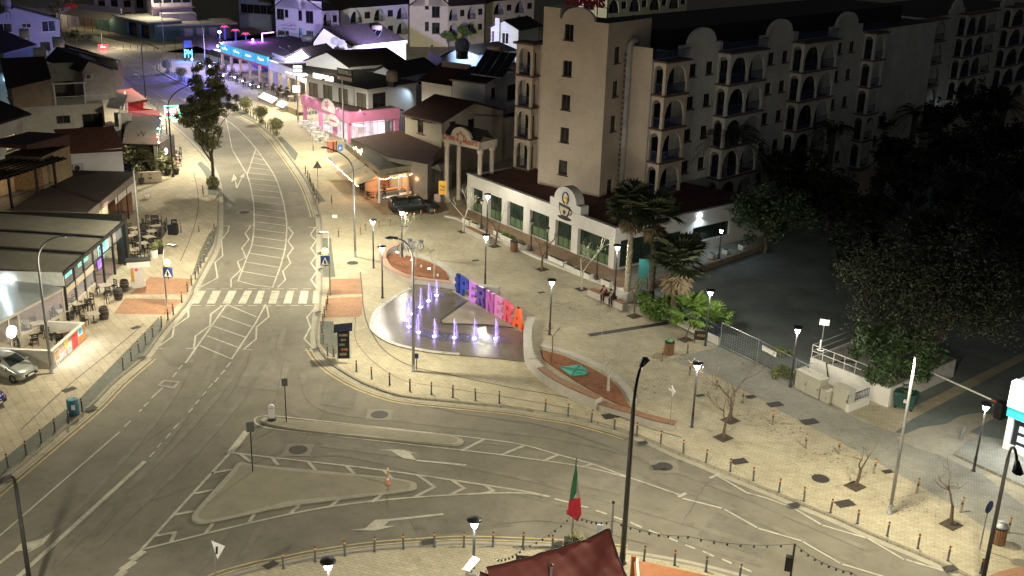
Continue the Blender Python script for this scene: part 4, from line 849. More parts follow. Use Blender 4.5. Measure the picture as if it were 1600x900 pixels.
# hanging lit name boards on the lamp post
for (x0,y0,x1,y1),l in (((457,101,473,118),'white lit name board high on the pale lamp post by the taverna'),((456,133,470,144),'white lit name board lower on the pale lamp post by the taverna')):
    B=G(466,190);h=np.hypot(B[0],B[1]);f=Fr(B,(B[0]+B[1]/h,B[1]-B[0]/h));a0,zt=f.hit(x0,y0);a1,zb=f.hit(x1,y1);t=thing('name_board',l,'sign',f(a0,.15,zb),'name boards on the lamp post')
    MB().box(a0,a1,.12,.3,zb,zt,f).obj('box',LGREY,t);m=MB()
    for k in range(3): m.box(a0+.1,a1-.1,.3,.31,zb+(zt-zb)*(k/3+.06),zb+(zt-zb)*(k/3+.26),f)
    m.obj('lit_strips',glow('strip_white',(.95,.98,1.),3),t)
# ================================================================ LEFT: GLAZED BAR
gb0,gb1=G(108,512),G(197,440);gf=Fr(gb0,gb1);GL_=gf.L
bar=thing('glazed_bar','low bar with a ribbed dark roof, black posts and glass walls lit violet and green','bar',gb0)
zr=up(gb1,188,350);zr=3.75
r_front=[G(97.5,425,zr),G(188,348,zr)];rfr=Fr(*r_front);RL=rfr.L;RB=up(gb0,0,0)*0+11.5
RIB=mat('ribbed_roof_sheet',(.17,.16,.13),.7,var=.15,ns=1,bump=.5,wave=(2.2,.65),stain=.2)
MB().add([rfr(-.2,.15,zr+.02),rfr(RL+.3,.15,zr+.02),rfr(RL+.3,-RB,zr+.5),rfr(-.2,-RB,zr+.5)],[(0,1,2,3)]).obj('roof',RIB,bar)
m=MB()
for a in (RL*.33,RL*.66): m.add([rfr(a-.14,.16,zr+.04),rfr(a+.14,.16,zr+.04),rfr(a+.14,-RB,zr+.56),rfr(a-.14,-RB,zr+.56),rfr(a-.14,.16,zr+.16),rfr(a+.14,.16,zr+.16),rfr(a+.14,-RB,zr+.68),rfr(a-.14,-RB,zr+.68)],[(4,5,6,7),(0,1,5,4),(1,2,6,5),(3,0,4,7)])
m.box(-.3,RL+.4,.12,.26,zr-.15,zr+.12,rfr).box(RL+.25,RL+.75,-.6,.3,0,zr+.1,rfr).box(RL+.3,RL+.45,-RB,.1,zr-.1,zr+.6,rfr);m.obj('roof_beams',DARK,bar)
WF=rfr.side(-.2,.1,True);MB().box(0,7.5,-.1,.02,zr-1.0,zr+.02,WF).obj('white_fascia',mat('white_fascia',(.6,.62,.6),.7,stain=.1),bar)
fm=MB();gl=MB()
fr_=rfr.shift(0,.05);ps=[0,RL*.15,RL*.30,RL*.46,RL*.62,RL*.81,RL]
for k,a in enumerate(ps): fm.box(a-.07,a+.07,-.1,.06,0,zr-.1,fr_)
fm.box(0,RL,-.06,.02,2.45,2.55,fr_).box(0,RL,-.05,.01,zr-.25,zr-.1,fr_);fm.obj('glass_frames',DARK,bar)
for a,b,c in ((0,ps[2],(.9,.92,.9)),(ps[2],ps[4],(.75,.9,.95)),(ps[4],RL,(.8,.8,.95))):
    MB().poly([fr_(a,-.02,2.55),fr_(b,-.02,2.55),fr_(b,-.02,zr-.2),fr_(a,-.02,zr-.2)]).obj('upper_glazing',mat('clear_glass',(.8,.85,.9),.05,alpha=.18),bar)
MB().box(0,ps[3],-.05,.03,1.95,2.42,fr_).obj('cream_blind',mat('cream_blind',(.5,.44,.33),.8),bar)
MB().poly([fr_(0,-.02,.9),fr_(ps[3],-.02,.9),fr_(ps[3],-.02,1.95),fr_(0,-.02,1.95)]).obj('lower_glazing',mat('clear_glass',(.8,.85,.9),.05),bar)
MB().box(0,ps[3],-.05,.05,0,.9,fr_).obj('dado',mat('cream_dado',(.45,.40,.31),.8),bar)
MB().add([rfr(-.2,-.2,.03),rfr(RL+.3,-.2,.03),rfr(RL+.3,-9,.03),rfr(-.2,-9,.03)],[(0,1,2,3)]).obj('floor',mat('bar_floor',(.18,.12,.10),.6,var=.2),bar)
MB().box(-.2,RL+.2,-9.1,-9,0,zr+.2,rfr).box(RL+.05,RL+.2,-9,-3.2,0,zr,rfr).obj('inner_wall',mat('bar_inner_wall',(.18,.14,.2),.8,var=.2),bar)
def tv(fr,a,b,w,h,z,col,label,es=2.2):
    t=thing('television',label,'television',fr(a,b,z));MB().box(a,a+w,b-.06,b,z,z+h,fr).obj('case',DARK,t);m=MB().box(a+.03,a+w-.03,b+.001,b+.008,z+.03,z+h-.03,fr).obj('screen',col,t)
PITCHG=bpy.data.materials.new('football_screen')
def screen_mat(name,c1,c2,es,sc=3):
    m=bpy.data.materials.new(name);m.use_nodes=True;N=m.node_tree.nodes;L=m.node_tree.links;b=N['Principled BSDF'];n=N.new('ShaderNodeTexNoise');n.inputs['Scale'].default_value=sc;tc=N.new('ShaderNodeTexCoord');L.new(tc.outputs['Object'],n.inputs['Vector'])
    r=N.new('ShaderNodeValToRGB');r.color_ramp.elements[0].position=.42;r.color_ramp.elements[1].position=.6;r.color_ramp.elements[0].color=(*c1,1);r.color_ramp.elements[1].color=(*c2,1);L.new(n.outputs[0],r.inputs[0]);L.new(r.outputs[0],b.inputs['Emission Color']);b.inputs['Emission Strength'].default_value=es;b.inputs['Base Color'].default_value=(.02,.02,.02,1);return m
SG=screen_mat('green_screen',(.05,.6,.25),(.25,.9,.8),1.6,1.2);SV=screen_mat('violet_screen',(.3,.12,.9),(.45,.2,1.),1.5);SB=screen_mat('blue_screen',(.02,.06,.5),(.5,.75,1.),1.2,4)
sw=rfr.side(RL,-.4)
tv(rfr,RL-2.7,-1.1,2.5,1.15,1.35,SG,'large television showing green football pitch inside the glazed bar')
tv(rfr,ps[4]-.2,-.35,1.3,.8,1.25,SV,'violet glowing screen hanging in the doorway of the glazed bar')
tv(rfr,ps[4]+1.2,-.6,.9,1.2,1.5,SB,'blue and white screen beside the green television in the glazed bar')
tv(rfr,ps[2]+.3,-.5,2.2,.8,2.6,SG,'green screen placed for the glow in the upper glazing of the bar')  # screens sized and set near the glass to give the upper green glow
tv(rfr,ps[1]-.6,-.5,1.6,.6,2.62,SG,'small green screen placed for the glow behind the left upper panes')
light('POINT',rfr(ps[4]+1,-1.2,2.6),70,(.45,.25,1.),r=.2,parent=bar);light('POINT',rfr(ps[4]-3,-3,3),60,(.4,.55,1.),r=.2,parent=bar);light('AREA',rfr(RL*.35,-3,zr-.2),220,(1.,.85,.7),size=(7,3),parent=bar)
light('AREA',rfr(RL-1.6,-2.9,2.1),30,(.3,1.,.5),size=(2.2,1.),aim=rfr(RL-1.6,2,1),parent=bar)
# bright sign and flood at the left end, corrugated lean-to roof
p=G(24,432,3.4);fl_=thing('flood_sign','dazzling white lit sign box on the end wall of the glazed bar','sign',p);f=WF
a0=f.hit(2,440)[0];a1=f.hit(21,430)[0];MB().box(min(a0,a1),max(a0,a1),.05,.3,zr-1.5,zr-.5,f).obj('lit_box',glow('cold_white_sign',(.85,.95,1.),9),fl_)
c=f(max(a0,a1)*.5+min(a0,a1)*.5,1.2,zr-.6);light('SPOT',c,260,(.75,.92,1.),r=.15,ang=165,aim=(c[0]-.2,c[1]-3,0),parent=fl_)
CORR=mat('corrugated_sheet',(.34,.37,.37),.45,metal=.4,var=.1,bump=1.,wave=(2.4,.25))
pz=2.75;cr0=[G(20,490,pz),G(97,449.5,pz)];lf2=Fr(*cr0)
lt_=thing('lean_to_shelter','glazed shelter with a corrugated metal roof beside the silver car','shelter',G(70,560))
MB().add([lf2(-4,.1,pz),lf2(lf2.L,.1,pz),lf2(lf2.L+.2,-4.2,pz+.35),lf2(-4,-4.2,pz+.35)],[(0,1,2,3)]).obj('roof',CORR,lt_)
m=MB().box(-4,lf2.L,-.05,.1,pz-.2,pz-.02,lf2)
for a in (lf2.L-.1,lf2.L*.08,-.6): m.box(a-.06,a+.06,-.02,.08,0,pz-.1,lf2)
m.obj('frame',mat('pale_frame',(.42,.40,.34),.6),lt_)
MB().poly([lf2(.3,.02,.9),lf2(lf2.L-.2,.02,.9),lf2(lf2.L-.2,.02,pz-.2),lf2(.3,.02,pz-.2)]).obj('glazing',mat('clear_glass',(.8,.85,.9),.05),lt_)
MB().box(.3,lf2.L-.15,-.03,.05,0,.9,lf2).obj('dado',mat('cream_dado',(.45,.40,.31),.8),lt_)
a,z=lf2.hit(14,518);MB().extr(lf2,[(a+.42*math.cos(t),z+.42*math.sin(t)) for t in np.linspace(0,2*math.pi,20)[:-1]],.1,.3).obj('round_lit_sign',glow('round_white_sign',(1.,1.,1.),3.),lt_)
light('POINT',lf2(lf2.L*.5,-2,2.3),60,(1.,.75,.55),r=.2,parent=lt_)
# patio parapet with posters
q=[G(85,577),G(136,530)];pf2=Fr(*q);pt=thing('patio_wall','white parapet wall with colourful posters on its street side','wall',q[0]);PH2=1.3
ps2=pf2.side(0,0,True);pr2=pf2.side(pf2.L)
MB().box(0,pf2.L,-.25,0,0,PH2,pf2).box(.0,4.6,-.25,-.003,0,PH2-.002,ps2).box(0,2.6,-.25,-.002,0,PH2-.002,pr2).obj('wall',WHITE,pt)
MB().box(pf2.L*.03,pf2.L*.99,.0015,.0025+.003,PH2*.03,PH2*.97,pf2).obj('poster_board',mat('brown_poster_board',(.32,.26,.20),.7,var=.2,ns=3),pt)
PC=[((.45,.22,.1),.06,.17,.35,.85),((.5,.42,.38),.06,.15,.05,.3),((.55,.3,.25),.19,.30,.5,.9),((.4,.5,.5),.18,.24,.2,.5),((.5,.38,.35),.26,.36,.15,.48),((.6,.42,.1),.33,.45,.55,.92),((.3,.33,.33),.43,.52,.2,.62),((.6,.04,.03),.56,.73,.12,.92),((.05,.32,.45),.77,.87,.6,.95),((.45,.18,.05),.76,.96,.1,.52),((.35,.17,.08),.90,.98,.55,.97)]
for i,(c,a,b,lo,hi) in enumerate(PC):
    if i in (0,3,6,8): MB().box(pf2.L*a-.05,pf2.L*b+.05,.0065,.012,PH2*lo-.05,PH2*hi+.05,pf2).obj('poster_border',WPAINT,pt)
    MB().box(pf2.L*a,pf2.L*b,.0065,.02,PH2*lo,PH2*hi,pf2).obj('poster',mat('poster_%d'%i,c,.6,var=.55,ns=7),pt)
light('AREA',pf2(pf2.L*.5,.45,PH2-.1),70,(.95,.97,1.),size=(pf2.L*.9,.2),aim=pf2(pf2.L*.5,.9,0),parent=pt)
# ================================================================ BROWN FLAT ROOF RESTAURANT
zb_=3.7;e0,e1=G(135,334,zb_),G(211,272,zb_);bf_=Fr(e0,e1);bk2=np.linalg.norm(G(112,267,zb_)[:2]-e1[:2])
br=thing('brown_roof_restaurant','restaurant with a large flat brown roof and pale lit side blinds','restaurant',G(205,350))
MB().box(-.3,bf_.L+.2,-bk2,.25,zb_-.02,zb_+.2,bf_).obj('roof',mat('brown_felt_roof',(.045,.030,.024),.9,var=.25,ns=1,bump=.2,stain=.2),br)
MB().box(-.3,bf_.L+.2,.2,.3,zb_-.45,zb_+.24,bf_).box(-.35,-.25,-bk2,.2,zb_-.45,zb_+.24,bf_).obj('roof_edge',mat('grey_brown_edge',(.16,.13,.115),.8),br)
for k in range(6): a=bf_.L*k/5*.98;MB().box(a,a+.13,-.1,.03,0,zb_-.02,bf_).obj('post',DARK,br)
for k in range(3): MB().box(.4+k*1.7,1.95+k*1.7,-.02,.0,zb_-1.5,zb_-.45,bf_).obj('side_blind',mat('pale_blind',(.55,.48,.36),.85,var=.15,ns=2),br)
MB().box(bf_.L*.55,bf_.L-.1,-.06,-.02,zb_-1.3,zb_-.45,bf_).obj('pale_panel',mat('pale_panel',(.45,.42,.37),.8),br)
MB().box(-.3,bf_.L,-6.1,-6,0,zb_-.02,bf_).box(bf_.L-.2,bf_.L,-6,-.5,0,zb_-.03,bf_).obj('inner_wall',mat('brick_inner_wall',(.25,.13,.08),.8,brick=(.24,.08,.012)),br)
MB().add([bf_(0,-.2,.02),bf_(bf_.L,-.2,.02),bf_(bf_.L,-6,.02),bf_(0,-6,.02)],[(0,1,2,3)]).obj('floor',mat('bar_floor',(.18,.12,.10),.6),br)
light('AREA',bf_(bf_.L*.3,-1.0,zb_-.15),160,(1.,.80,.55),size=(bf_.L*.5,1.2),parent=br)
tv(bf_,bf_.L*.45,-1.5,1.,.6,2.1,SB,'small blue television under the brown flat roof')
# ================================================================ STONE WALL HOUSE AND PERGOLA TERRACE
sf=Fr(G(91,287,3.8),G(114,276,3.8));sh_=thing('stone_house','house with a rubble stone gable, dark red coping and a slatted pergola terrace','house',G(60,330))
STONE=mat('rubble_stone',(.30,.22,.13),.95,var=.45,ns=7,bump=1.)
z0_=3.6;zt=up(G(114,276,3.8),107,227.5)
sa=sf.hit(64,246)[0]
MB().extr(sf,[(sa,z0_),(sf.L,z0_),(sf.L,zt),(sa,sf.hit(64,246)[1])],-3.5,0).obj('stone_wall',STONE,sh_)
MB().extr(sf,[(sa-2.2,sf.hit(37,240)[1]+.3),(sf.L+.1,zt+.02),(sf.L+.1,zt+1.1),(sa-2.2,sf.hit(37,228)[1])],-4,.1).obj('red_coping',mat('dark_red_sheet',(.07,.03,.025),.8,var=.2),sh_)
tf_=Fr(G(36,320,3.5),G(97.5,297,3.5));MB().box(-3,tf_.L+.5,-8,0,3.15,3.5,tf_).obj('terrace_slab',mat('slab_grey',(.33,.31,.28),.8,stain=.2),sh_)
MB().box(-4,tf_.L+.2,-8,-.3,0,3.15,tf_).obj('ground_floor',BROWNW,sh_)
rm=Fr(tf_(-2,-3.6,0),tf_(tf_.L*.65,-3.6,0));MB().box(-2,rm.L,-.2,0,3.5,6.6,rm).obj('lit_terrace_wall',mat('ochre_render',(.60,.42,.25),.85),sh_)
pg=MB()
for a,b in ((-1.2,-.15),(tf_.L*.42,-.15),(tf_.L*.9,-.2),(tf_.L*.9,-3.4)): pg.box(a-.09,a+.09,b-.09,b+.09,3.5,6.2,tf_)
for b in (-.15,-3.4): pg.box(-2.2,tf_.L+.2,b-.08,b+.08,6.2,6.38,tf_)
for k in range(16): a=-2.2+k*.52;pg.box(a,a+.14,-4.2,.6,6.38,6.52,tf_)
for k in range(8): b=-4+k*.6;pg.box(-2.4,tf_.L+.4,b,b+.1,6.52,6.6,tf_)
pg.obj('pergola',mat('black_timber',(.012,.011,.01),.6),sh_)
rl_=MB();rl_.box(-1.2,tf_.L*.9,-.14,-.1,4.45,4.5,tf_)
for k in range(40): a=-1.2+k*(tf_.L*.9+1.2)/40;rl_.box(a-.01,a+.01,-.13,-.11,3.5,4.45,tf_)
rl_.obj('railing',DARK,sh_)
c=tf_(0.3,-2.2,5.9);light('POINT',c,38,(1.,.66,.34),r=.2,parent=sh_);MB().ball(c,.1,8,6).obj('lamp',glow('warm_bulb',(1.,.68,.36),22),sh_)
# white gable house at far left edge
lw_=Fr(G(-20,224,6.2),G(36,205,6.2));wl_=thing('white_house','white walled house at the left edge with one warm lit window','house',G(20,300))
zz=up(G(36,258,3.5),44,184) if False else 7.6
a0=lw_.hit(44,187)[0];m=MB();a,z=lw_.hit(18,222);hs=[(a-.95,a+.95,z-.75,z+.75)];m.wall(lw_,-6,lw_.L+.2,2.,8.0,hs).wall(lw_.side(lw_.L+.2),0,5,2,8.);m.obj('wall',WHITE,wl_)
window(lw_,*hs[0],wl_,BROWN,mat('warm_lit_pane',(.5,.38,.2),.4,var=.5,ns=4,em=(1.,.72,.35),es=.35),cols=3,rows=2)
MB().add([lw_(-7,.5,8.0),lw_(lw_.L+1.,.5,7.9),lw_(lw_.L+.6,-4,9.6),lw_(-7,-4,9.8)],[(0,1,2,3)]).add([lw_(-7,.5,7.8),lw_(lw_.L+1.,.5,7.7),lw_(lw_.L+1.,.5,7.9),lw_(-7,.5,8.0)],[(0,1,2,3)]).obj('roof',TILE2,wl_)
# terracotta lean-to roof with white wall below
tw0=Fr(G(110,266,3.6),G(193,257,3.6));hz=up(G(110,266,3.6),110,239)
tr=thing('tiled_house','low white house with a strip of terracotta pantile roof and an air conditioner','house',G(150,275))
MB().wall(tw0,-.3,tw0.L,0,hz).wall(tw0.side(tw0.L),0,5,0,hz).obj('wall',LILAC,tr)
MB().add([tw0(-.4,.4,hz),tw0(tw0.L+.3,.4,hz-.3),tw0(tw0.L+.3,-3.6,hz+1.5),tw0(-.4,-3.6,hz+1.7)],[(0,1,2,3)]).obj('roof',mat('terracotta_pantiles',(.16,.06,.035),.85,var=.3,ns=3,bump=1.,wave=(3.,.05)),tr)
AC=mat('ac_white',(.5,.49,.46),.5,stain=.1)
def aircon(fr,x,y,label,b=0,s=1.):
    a,z=fr.hit(x,y,b);t=thing('air_conditioner',label,'air conditioner',fr(a,b,z-.35),'outdoor air conditioning units')
    MB().box(a-.5*s,a+.5*s,b+.02,b+.36,z-.35*s,z+.35*s,fr).obj('case',AC,t);m=MB();m.extr(fr,[(a-.12+.27*s*math.cos(k*.5),z+.27*s*math.sin(k*.5)) for k in range(13)],b+.362,b+.37);m.obj('fan_grille',DARK,t)
aircon(tw0,121,261,'beige air conditioner on the white wall under the terracotta roof')
# ================================================================ BIG GABLED HOUSE
zt_h=7.2
bg_=edge(22,170,82,166.5,4.2);bh=thing('gabled_house','brown and grey gabled house with dark roofs, a balcony and rooftop tanks','house',G(60,225))
zb1=bg_.hit(18.5,137)[1];zb2=bg_.hit(78,121)[1]
MB().extr(bg_,[(0,4.2),(bg_.L,4.2),(bg_.L,zb2),(0,zb1)],-9,0).obj('brown_wall',BROWNW,bh)
gb_=Fr(bg_(0,.05,0),bg_(bg_.L*2.5,.05,0));ge=gb_.hit(165,200)[0]
a_,z_=gb_.hit(99,187);a2,z2=gb_.hit(145,190);hs=[(a_-.8,a_+.8,z_-.5,z_+.5),(a2-1.2,a2+1.2,z2-1.,z2+1.)]
MB().wall(gb_,-.2,ge,0,4.3,hs).wall(gb_.side(ge),0,8,0,4.3).add([gb_(-.2,0,4.3),gb_(ge,0,4.3),gb_(ge,-8,4.3),gb_(-.2,-8,4.3)],[(0,1,2,3)]).obj('lower_wall',mat('grey_render',(.36,.34,.30),.9,stain=.2,var=.1),bh)
for h in hs: window(gb_,*h,bh,BROWN,GLASS,sill=False)
rr_=MB().add([bg_(-.6,.5,zb1-.1),bg_(bg_.L+.2,.5,zb2-.1),bg_(bg_.L+.2,-4.5,zb2+1.9),bg_(-.6,-4.5,zb1+2.9)],[(0,1,2,3)]);rr_.obj('front_roof',TILE2,bh)
# upper gable block right of it
ug=Fr(gb_(bg_.L+.2,-2.0,0),gb_(ge,-2.0,0));u0=ug.hit(128.7,110)[0];u1=ug.hit(178,108)[0];uzl=ug.hit(128.7,112)[1];uzr=ug.hit(178,110)[1];uap=ug.hit(138,96.5)
m=MB().extr(ug,[(u0,4.3),(u1,4.3),(u1,uzr),(uap[0],uap[1]),(u0,uzl)],-8,0);m.obj('upper_wall',mat('pinkish_render',(.42,.38,.35),.9,stain=.12),bh)
a0=ug.hit(80,130)[0];MB().box(a0,u0,-2.6,-2.5,4.3,uzl+.8,ug).obj('recessed_wall',mat('grey_render',(.36,.34,.30),.9),bh)
MB().box(a0+.6,u0-.9,-2.49,-2.44,4.32,6.5,ug).obj('balcony_door',GLASS,bh)
zA_=uap[1]+.12;P0=np.array(ug(uap[0],.6,zA_));P1=G(88.8,75,zA_);P2=G(69.6,95,uzl+.1);P3=np.array(ug(u0-.3,.6,uzl+.05));P4=np.array(ug(u1+.4,.6,uzr+.05));P5=G(183,97.5,uzr+.1);P6=G(108,77.5,zA_-.5);th_=np.array([0,0,.14])
m=MB()
for q in ((P3,P0,P1,P2),(P0,P4,P5,P6,P1)):
    n=len(q);m.add([*q,*[p+th_ for p in q]],[tuple(range(n-1,-1,-1)),tuple(range(n,2*n))]+[(k,(k+1)%n,n+(k+1)%n,n+k) for k in range(n)])
mr_=m.obj('main_roof',TILE2,bh);MB().tube([P6+th_,P5+th_],.14,5).obj('white_verge',LGREY,mr_)
r=MB();r.box(a0-.2,u1-1.2,1.75,1.8,5.25,5.3,ug)
for k in range(46): a=a0-.2+(u1-1.-a0)*k/46;r.box(a-.012,a+.012,1.76,1.79,4.3,5.25,ug)
r.obj('balcony_railing',LGREY,bh)
m=MB()
for a in (a0+.1,u0-.2): m.box(a-.07,a+.07,1.6,1.75,4.3,6.8,ug)
m.box(a0-.1,u0+.1,1.6,1.75,6.8,6.95,ug).obj('balcony_frame',LGREY,bh)
aircon(ug,139,119,'round fan air conditioner high on the grey gable wall')
# rooftop solar tanks
for i,(x,y,z,s,l) in enumerate(((62,83,9.6,.85,'large pale tank on the dark roof, nearest the brown house'),(71,73,9.6,.7,'pale tank just behind the largest tank on the dark roof'),(91,66,9.5,.85,'single round tank on the right end of the dark roof'),(38,52,9.5,.8,'grey tank in front of the bluish white gable'),(9,4,10.5,.9,'grey tank at the top left corner of the photo'),(12,15,9.5,.55,'small tank below the top left corner tank'))):
    A=G(x,y,z);t=thing('water_tank',l,'water tank',A,'round water tanks on the left roofs');d=np.array([.8*s,.35*s,0]);MB().tube([A-d,A-d*.9,A+d*.9,A+d],[.5*s,s*.85,s*.85,.5*s],14).obj('tank',mat('tank_pale',(.42,.42,.42),.5,var=.1),t,True);MB().tube([A-d*.6,A-d*.6-[0,0,1.6]],.05,5).tube([A+d*.6,A+d*.6-[0,0,1.6]],.05,5).obj('stand',DARK,t)
# ================================================================ TOP LEFT HOUSES
tl0=edge(-30,36,91.7,30.5,6.3);th=thing('pale_gabled_house','bluish white house with a shallow gable at the top left corner','house',G(60,75))
ap=tl0.hit(22,13);hs=winpx(tl0,th,[(76,41)],2.3,1.9,fm=WPAINT)+winpx(tl0,th,[(41.5,40)],1.5,.8,fm=WPAINT)+winpx(tl0,th,[(6,44)],2.6,1.6,fm=WPAINT)
m=MB().wall(tl0,0,tl0.L,0,6.3,hs);m.poly([tl0(0,0,6.3),tl0(tl0.L,0,6.3),tl0(*[ap[0]],0,ap[1])]);m.wall(tl0.side(tl0.L),0,9,0,6.3);m.obj('wall',mat('bluish_render',(.46,.50,.56),.9,stain=.12,var=.08),th)
roof([tl0(tl0.L+.5,.5,6.2),tl0(tl0.L+.5,-10,6.2)],[tl0(ap[0],.5,ap[1]+.1),tl0(ap[0],-10,ap[1]+.1)],[tl0(-.6,.5,6.2),tl0(-.6,-10,6.2)],mat('grey_roof_edge',(.12,.12,.12),.8),th)
bb=edge(6,84,54,71,5.6);bt_=thing('blue_house','dim blue rendered house under a dark roof at the left edge','house',G(30,150));MB().wall(bb,-.2,bb.L,0,5.6).wall(bb.side(-.2,0,True),0,8,0,5.6).wall(bb.side(bb.L),0,8,0,5.6).obj('wall',BLUEW,bt_);MB().box(-.5,bb.L+.2,.0,.3,5.5,5.75,bb).obj('fascia',mat('grey_fascia',(.25,.27,.28),.8),bt_);MB().add([bb(-.5,.3,5.76),bb(bb.L+.3,.3,5.76),bb(bb.L+.3,-5,7.8),bb(-.5,-5,7.8)],[(0,1,2,3)]).obj('roof',TILE2,bt_)
b2=edge(-30,122,13,113,4.6);b2t=thing('blue_annexe','small blue annexe with a white strip lamp at the left edge','house',G(5,170));MB().wall(b2,0,b2.L,0,4.6).wall(b2.side(b2.L),0,6,0,4.6).box(-.3,b2.L+.3,-6,.3,4.6,4.8,b2).obj('wall',BLUEW,b2t)
a,z=b2.hit(6.5,122.5);MB().box(a-.06,a+.06,.02,.1,z-.35,z+.35,b2).obj('strip_lamp',glow('strip_white',(.95,.98,1.),3),b2t);light('POINT',b2(a,.4,z),14,(.6,.85,1.),r=.1,parent=b2t)
# brown slate roofs running behind the gabled house towards the road
dk=thing('dark_roofed_house','long dark red roofed house behind the gabled house, edged in white','house',G(140,120));MB().poly([G(*p,z) for *p,z in ((92,66,6.2),(140,80,6.0),(178,98,5.6),(150,108,4.),(105,100,5.))]).obj('roof',TILE,dk);MB().tube([G(108,78,6.05),G(160,92,5.95)],.12,5).obj('verge',WPAINT,dk);q=[G(96,70,5.2),G(150,86,5.2)];f=Fr(*q);MB().box(0,f.L,-4,-1.5,0,4.,f).obj('wall',BROWNW,dk)
# ================================================================ PUB WITH RED AWNINGS
kp=thing('corner_pub','pub with red awnings and a flat brown roof glowing in red and violet','pub',G(250,240));kz=3.3
KR_=[G(200,181,kz),G(253,181,kz),G(247,226,kz),G(191,224,kz)]
m=MB().prism([p for p in KR_],kz-.15,kz);m.obj('flat_roof',mat('brown_felt_roof',(.075,.05,.04),.9),kp)
kf_=Fr(KR_[3],KR_[2]);ks=Fr(KR_[2],KR_[1])
MB().box(.2,kf_.L-.2,-6,-.9,0,kz-.16,kf_).obj('dark_front',mat('dark_front',(.03,.025,.022),.8),kp)
MB().box(0,ks.L,-.5,-.1,0,kz-.16,ks).box(0,ks.L,-.04,.0,kz-.1,kz+.15,ks).obj('street_side',mat('pale_pub_side',(.45,.42,.36),.8,stain=.2),kp)
RAW=mat('red_awning',(.35,.03,.035),.7,em=(.5,.02,.03),es=.16,var=.1);PAW=mat('pink_lit_awning',(.55,.2,.22),.75,em=(.7,.12,.15),es=.14)  # awnings given emission for the red and pink light on them
for (p,mt,nm) in (([(200,158,3.2),(224,158,3.2),(224,170,2.2),(200,174,2.2)],RAW,'awning'),([(200,166,3.9),(240,171,3.6),(236,176,2.9),(200,176,3.1)],RAW,'awning'),([(201,174,3.6),(250,171.5,3.6),(250,181,2.9),(201,181,2.9)],PAW,'pink_glow_awning'),([(180,141,4.4),(206,138,4.2),(230,155,3.6),(203,160,3.6)],mat('maroon_awning',(.12,.02,.025),.8),'maroon_awning')):
    m=MB();P=[G(*q) for q in p];m.poly(P).add([P[3],P[2],P[2]-[0,0,.35],P[3]-[0,0,.35]],[(0,1,2,3)]);m.obj(nm,mt,kp)
wv=Fr(G(203,152,2.6),G(225,150,2.6));MB().box(0,wv.L,-.3,0,1.2,2.6,wv).obj('red_kiosk_front',RAW,kp)
mr=MB().poly([G(165,168,4.2),G(191,172,4.2),G(200,148,4.6),G(177,144,4.6)]);mr.obj('metal_roof',mat('ribbed_metal',(.18,.19,.20),.3,metal=.7,bump=.8,wave=(2.5,1.2)),kp)
pbx=Fr(G(163,210,2.),G(190,212,2.));MB().box(0,pbx.L,-2.6,-2.5,0,4.2,pbx).box(0,pbx.L,-2.5,0,0,1.9,pbx).obj('balcony_block',mat('grey_render',(.36,.34,.30),.9),kp)
pr_=MB().box(0,pbx.L,-.06,0,2.95,3.0,pbx)
for k in range(24): a=pbx.L*k/24;pr_.box(a-.012,a+.012,-.05,-.01,1.9,2.95,pbx)
pr_.obj('balcony_railing',LGREY,kp);aircon(pbx,176,221,'old air conditioner below the pub balcony')
pw_=Fr(G(191,222,1),G(200,181,1));MB().box(0,pw_.L,-.2,.0,0,4.3,pw_).obj('pink_lit_wall',mat('pinkish_render',(.42,.38,.35),.9),kp)
def spotlet(p,col,w,label,es=40,r=.09):
    t=thing('party_lamp',label,'party lamp',p,'coloured party lamps on the pub roof edge');MB().ball(p,r,8,6).obj('bulb',glow('party_%d_%d_%d'%tuple(int(c*9) for c in col),col,es),t);MB().lathe([(.05,-.2),(.05,-.07)],6,p).obj('base',DARK,t);light('POINT',(p[0],p[1],p[2]+.12),w,col,r=.08,parent=t)
for x,y,c,w,l in ((251,185,(.2,.25,1.),40,'blue party lamp on the pub roof corner under the neon sign'),(254,193,(.3,.9,1.),20,'pale cyan party lamp on the pub roof edge'),(247,201,(.05,.9,.5),28,'green party lamp on the pub roof edge'),(246,214,(1.,.05,.05),45,'red party lamp on the pub roof edge'),(248,222,(.7,.85,1.),30,'white party lamp at the near end of the pub roof'),(246,210,(1.,.1,.08),30,'second red party lamp, just above the other red one'),(256,200,(1.,.97,.95),160,'dazzling white lamp beside the green shutter of the pub')): spotlet(G(x,y,kz+.25),c,w,l)
# white globe lamp
gp=G(258,262);t=thing('globe_lamp','big round white globe lamp glowing outside the pub','lamp',gp);gz=up(gp,258.5,236);MB().tube([gp,(gp[0],gp[1],gz-.3)],.04,6).obj('post',DARK,t);MB().ball((gp[0],gp[1],gz),.42,14,10).obj('globe',glow('globe_white',(.95,.97,1.),9),t,True);light('POINT',(gp[0],gp[1]-.0,gz),0.1,(1,1,1),parent=t)
light('POINT',(gp[0]+.1,gp[1]-.7,gz-.1),120,(.9,.95,1.),r=.4,parent=t)
MB_=ks
gs=MB()
for k in range(14): gs.box(.3,ks.L*.75,.02,.05,.25+k*.18,.36+k*.18,ks)
gs.obj('green_shutter',mat('green_shutter',(.05,.20,.13),.6),kp)
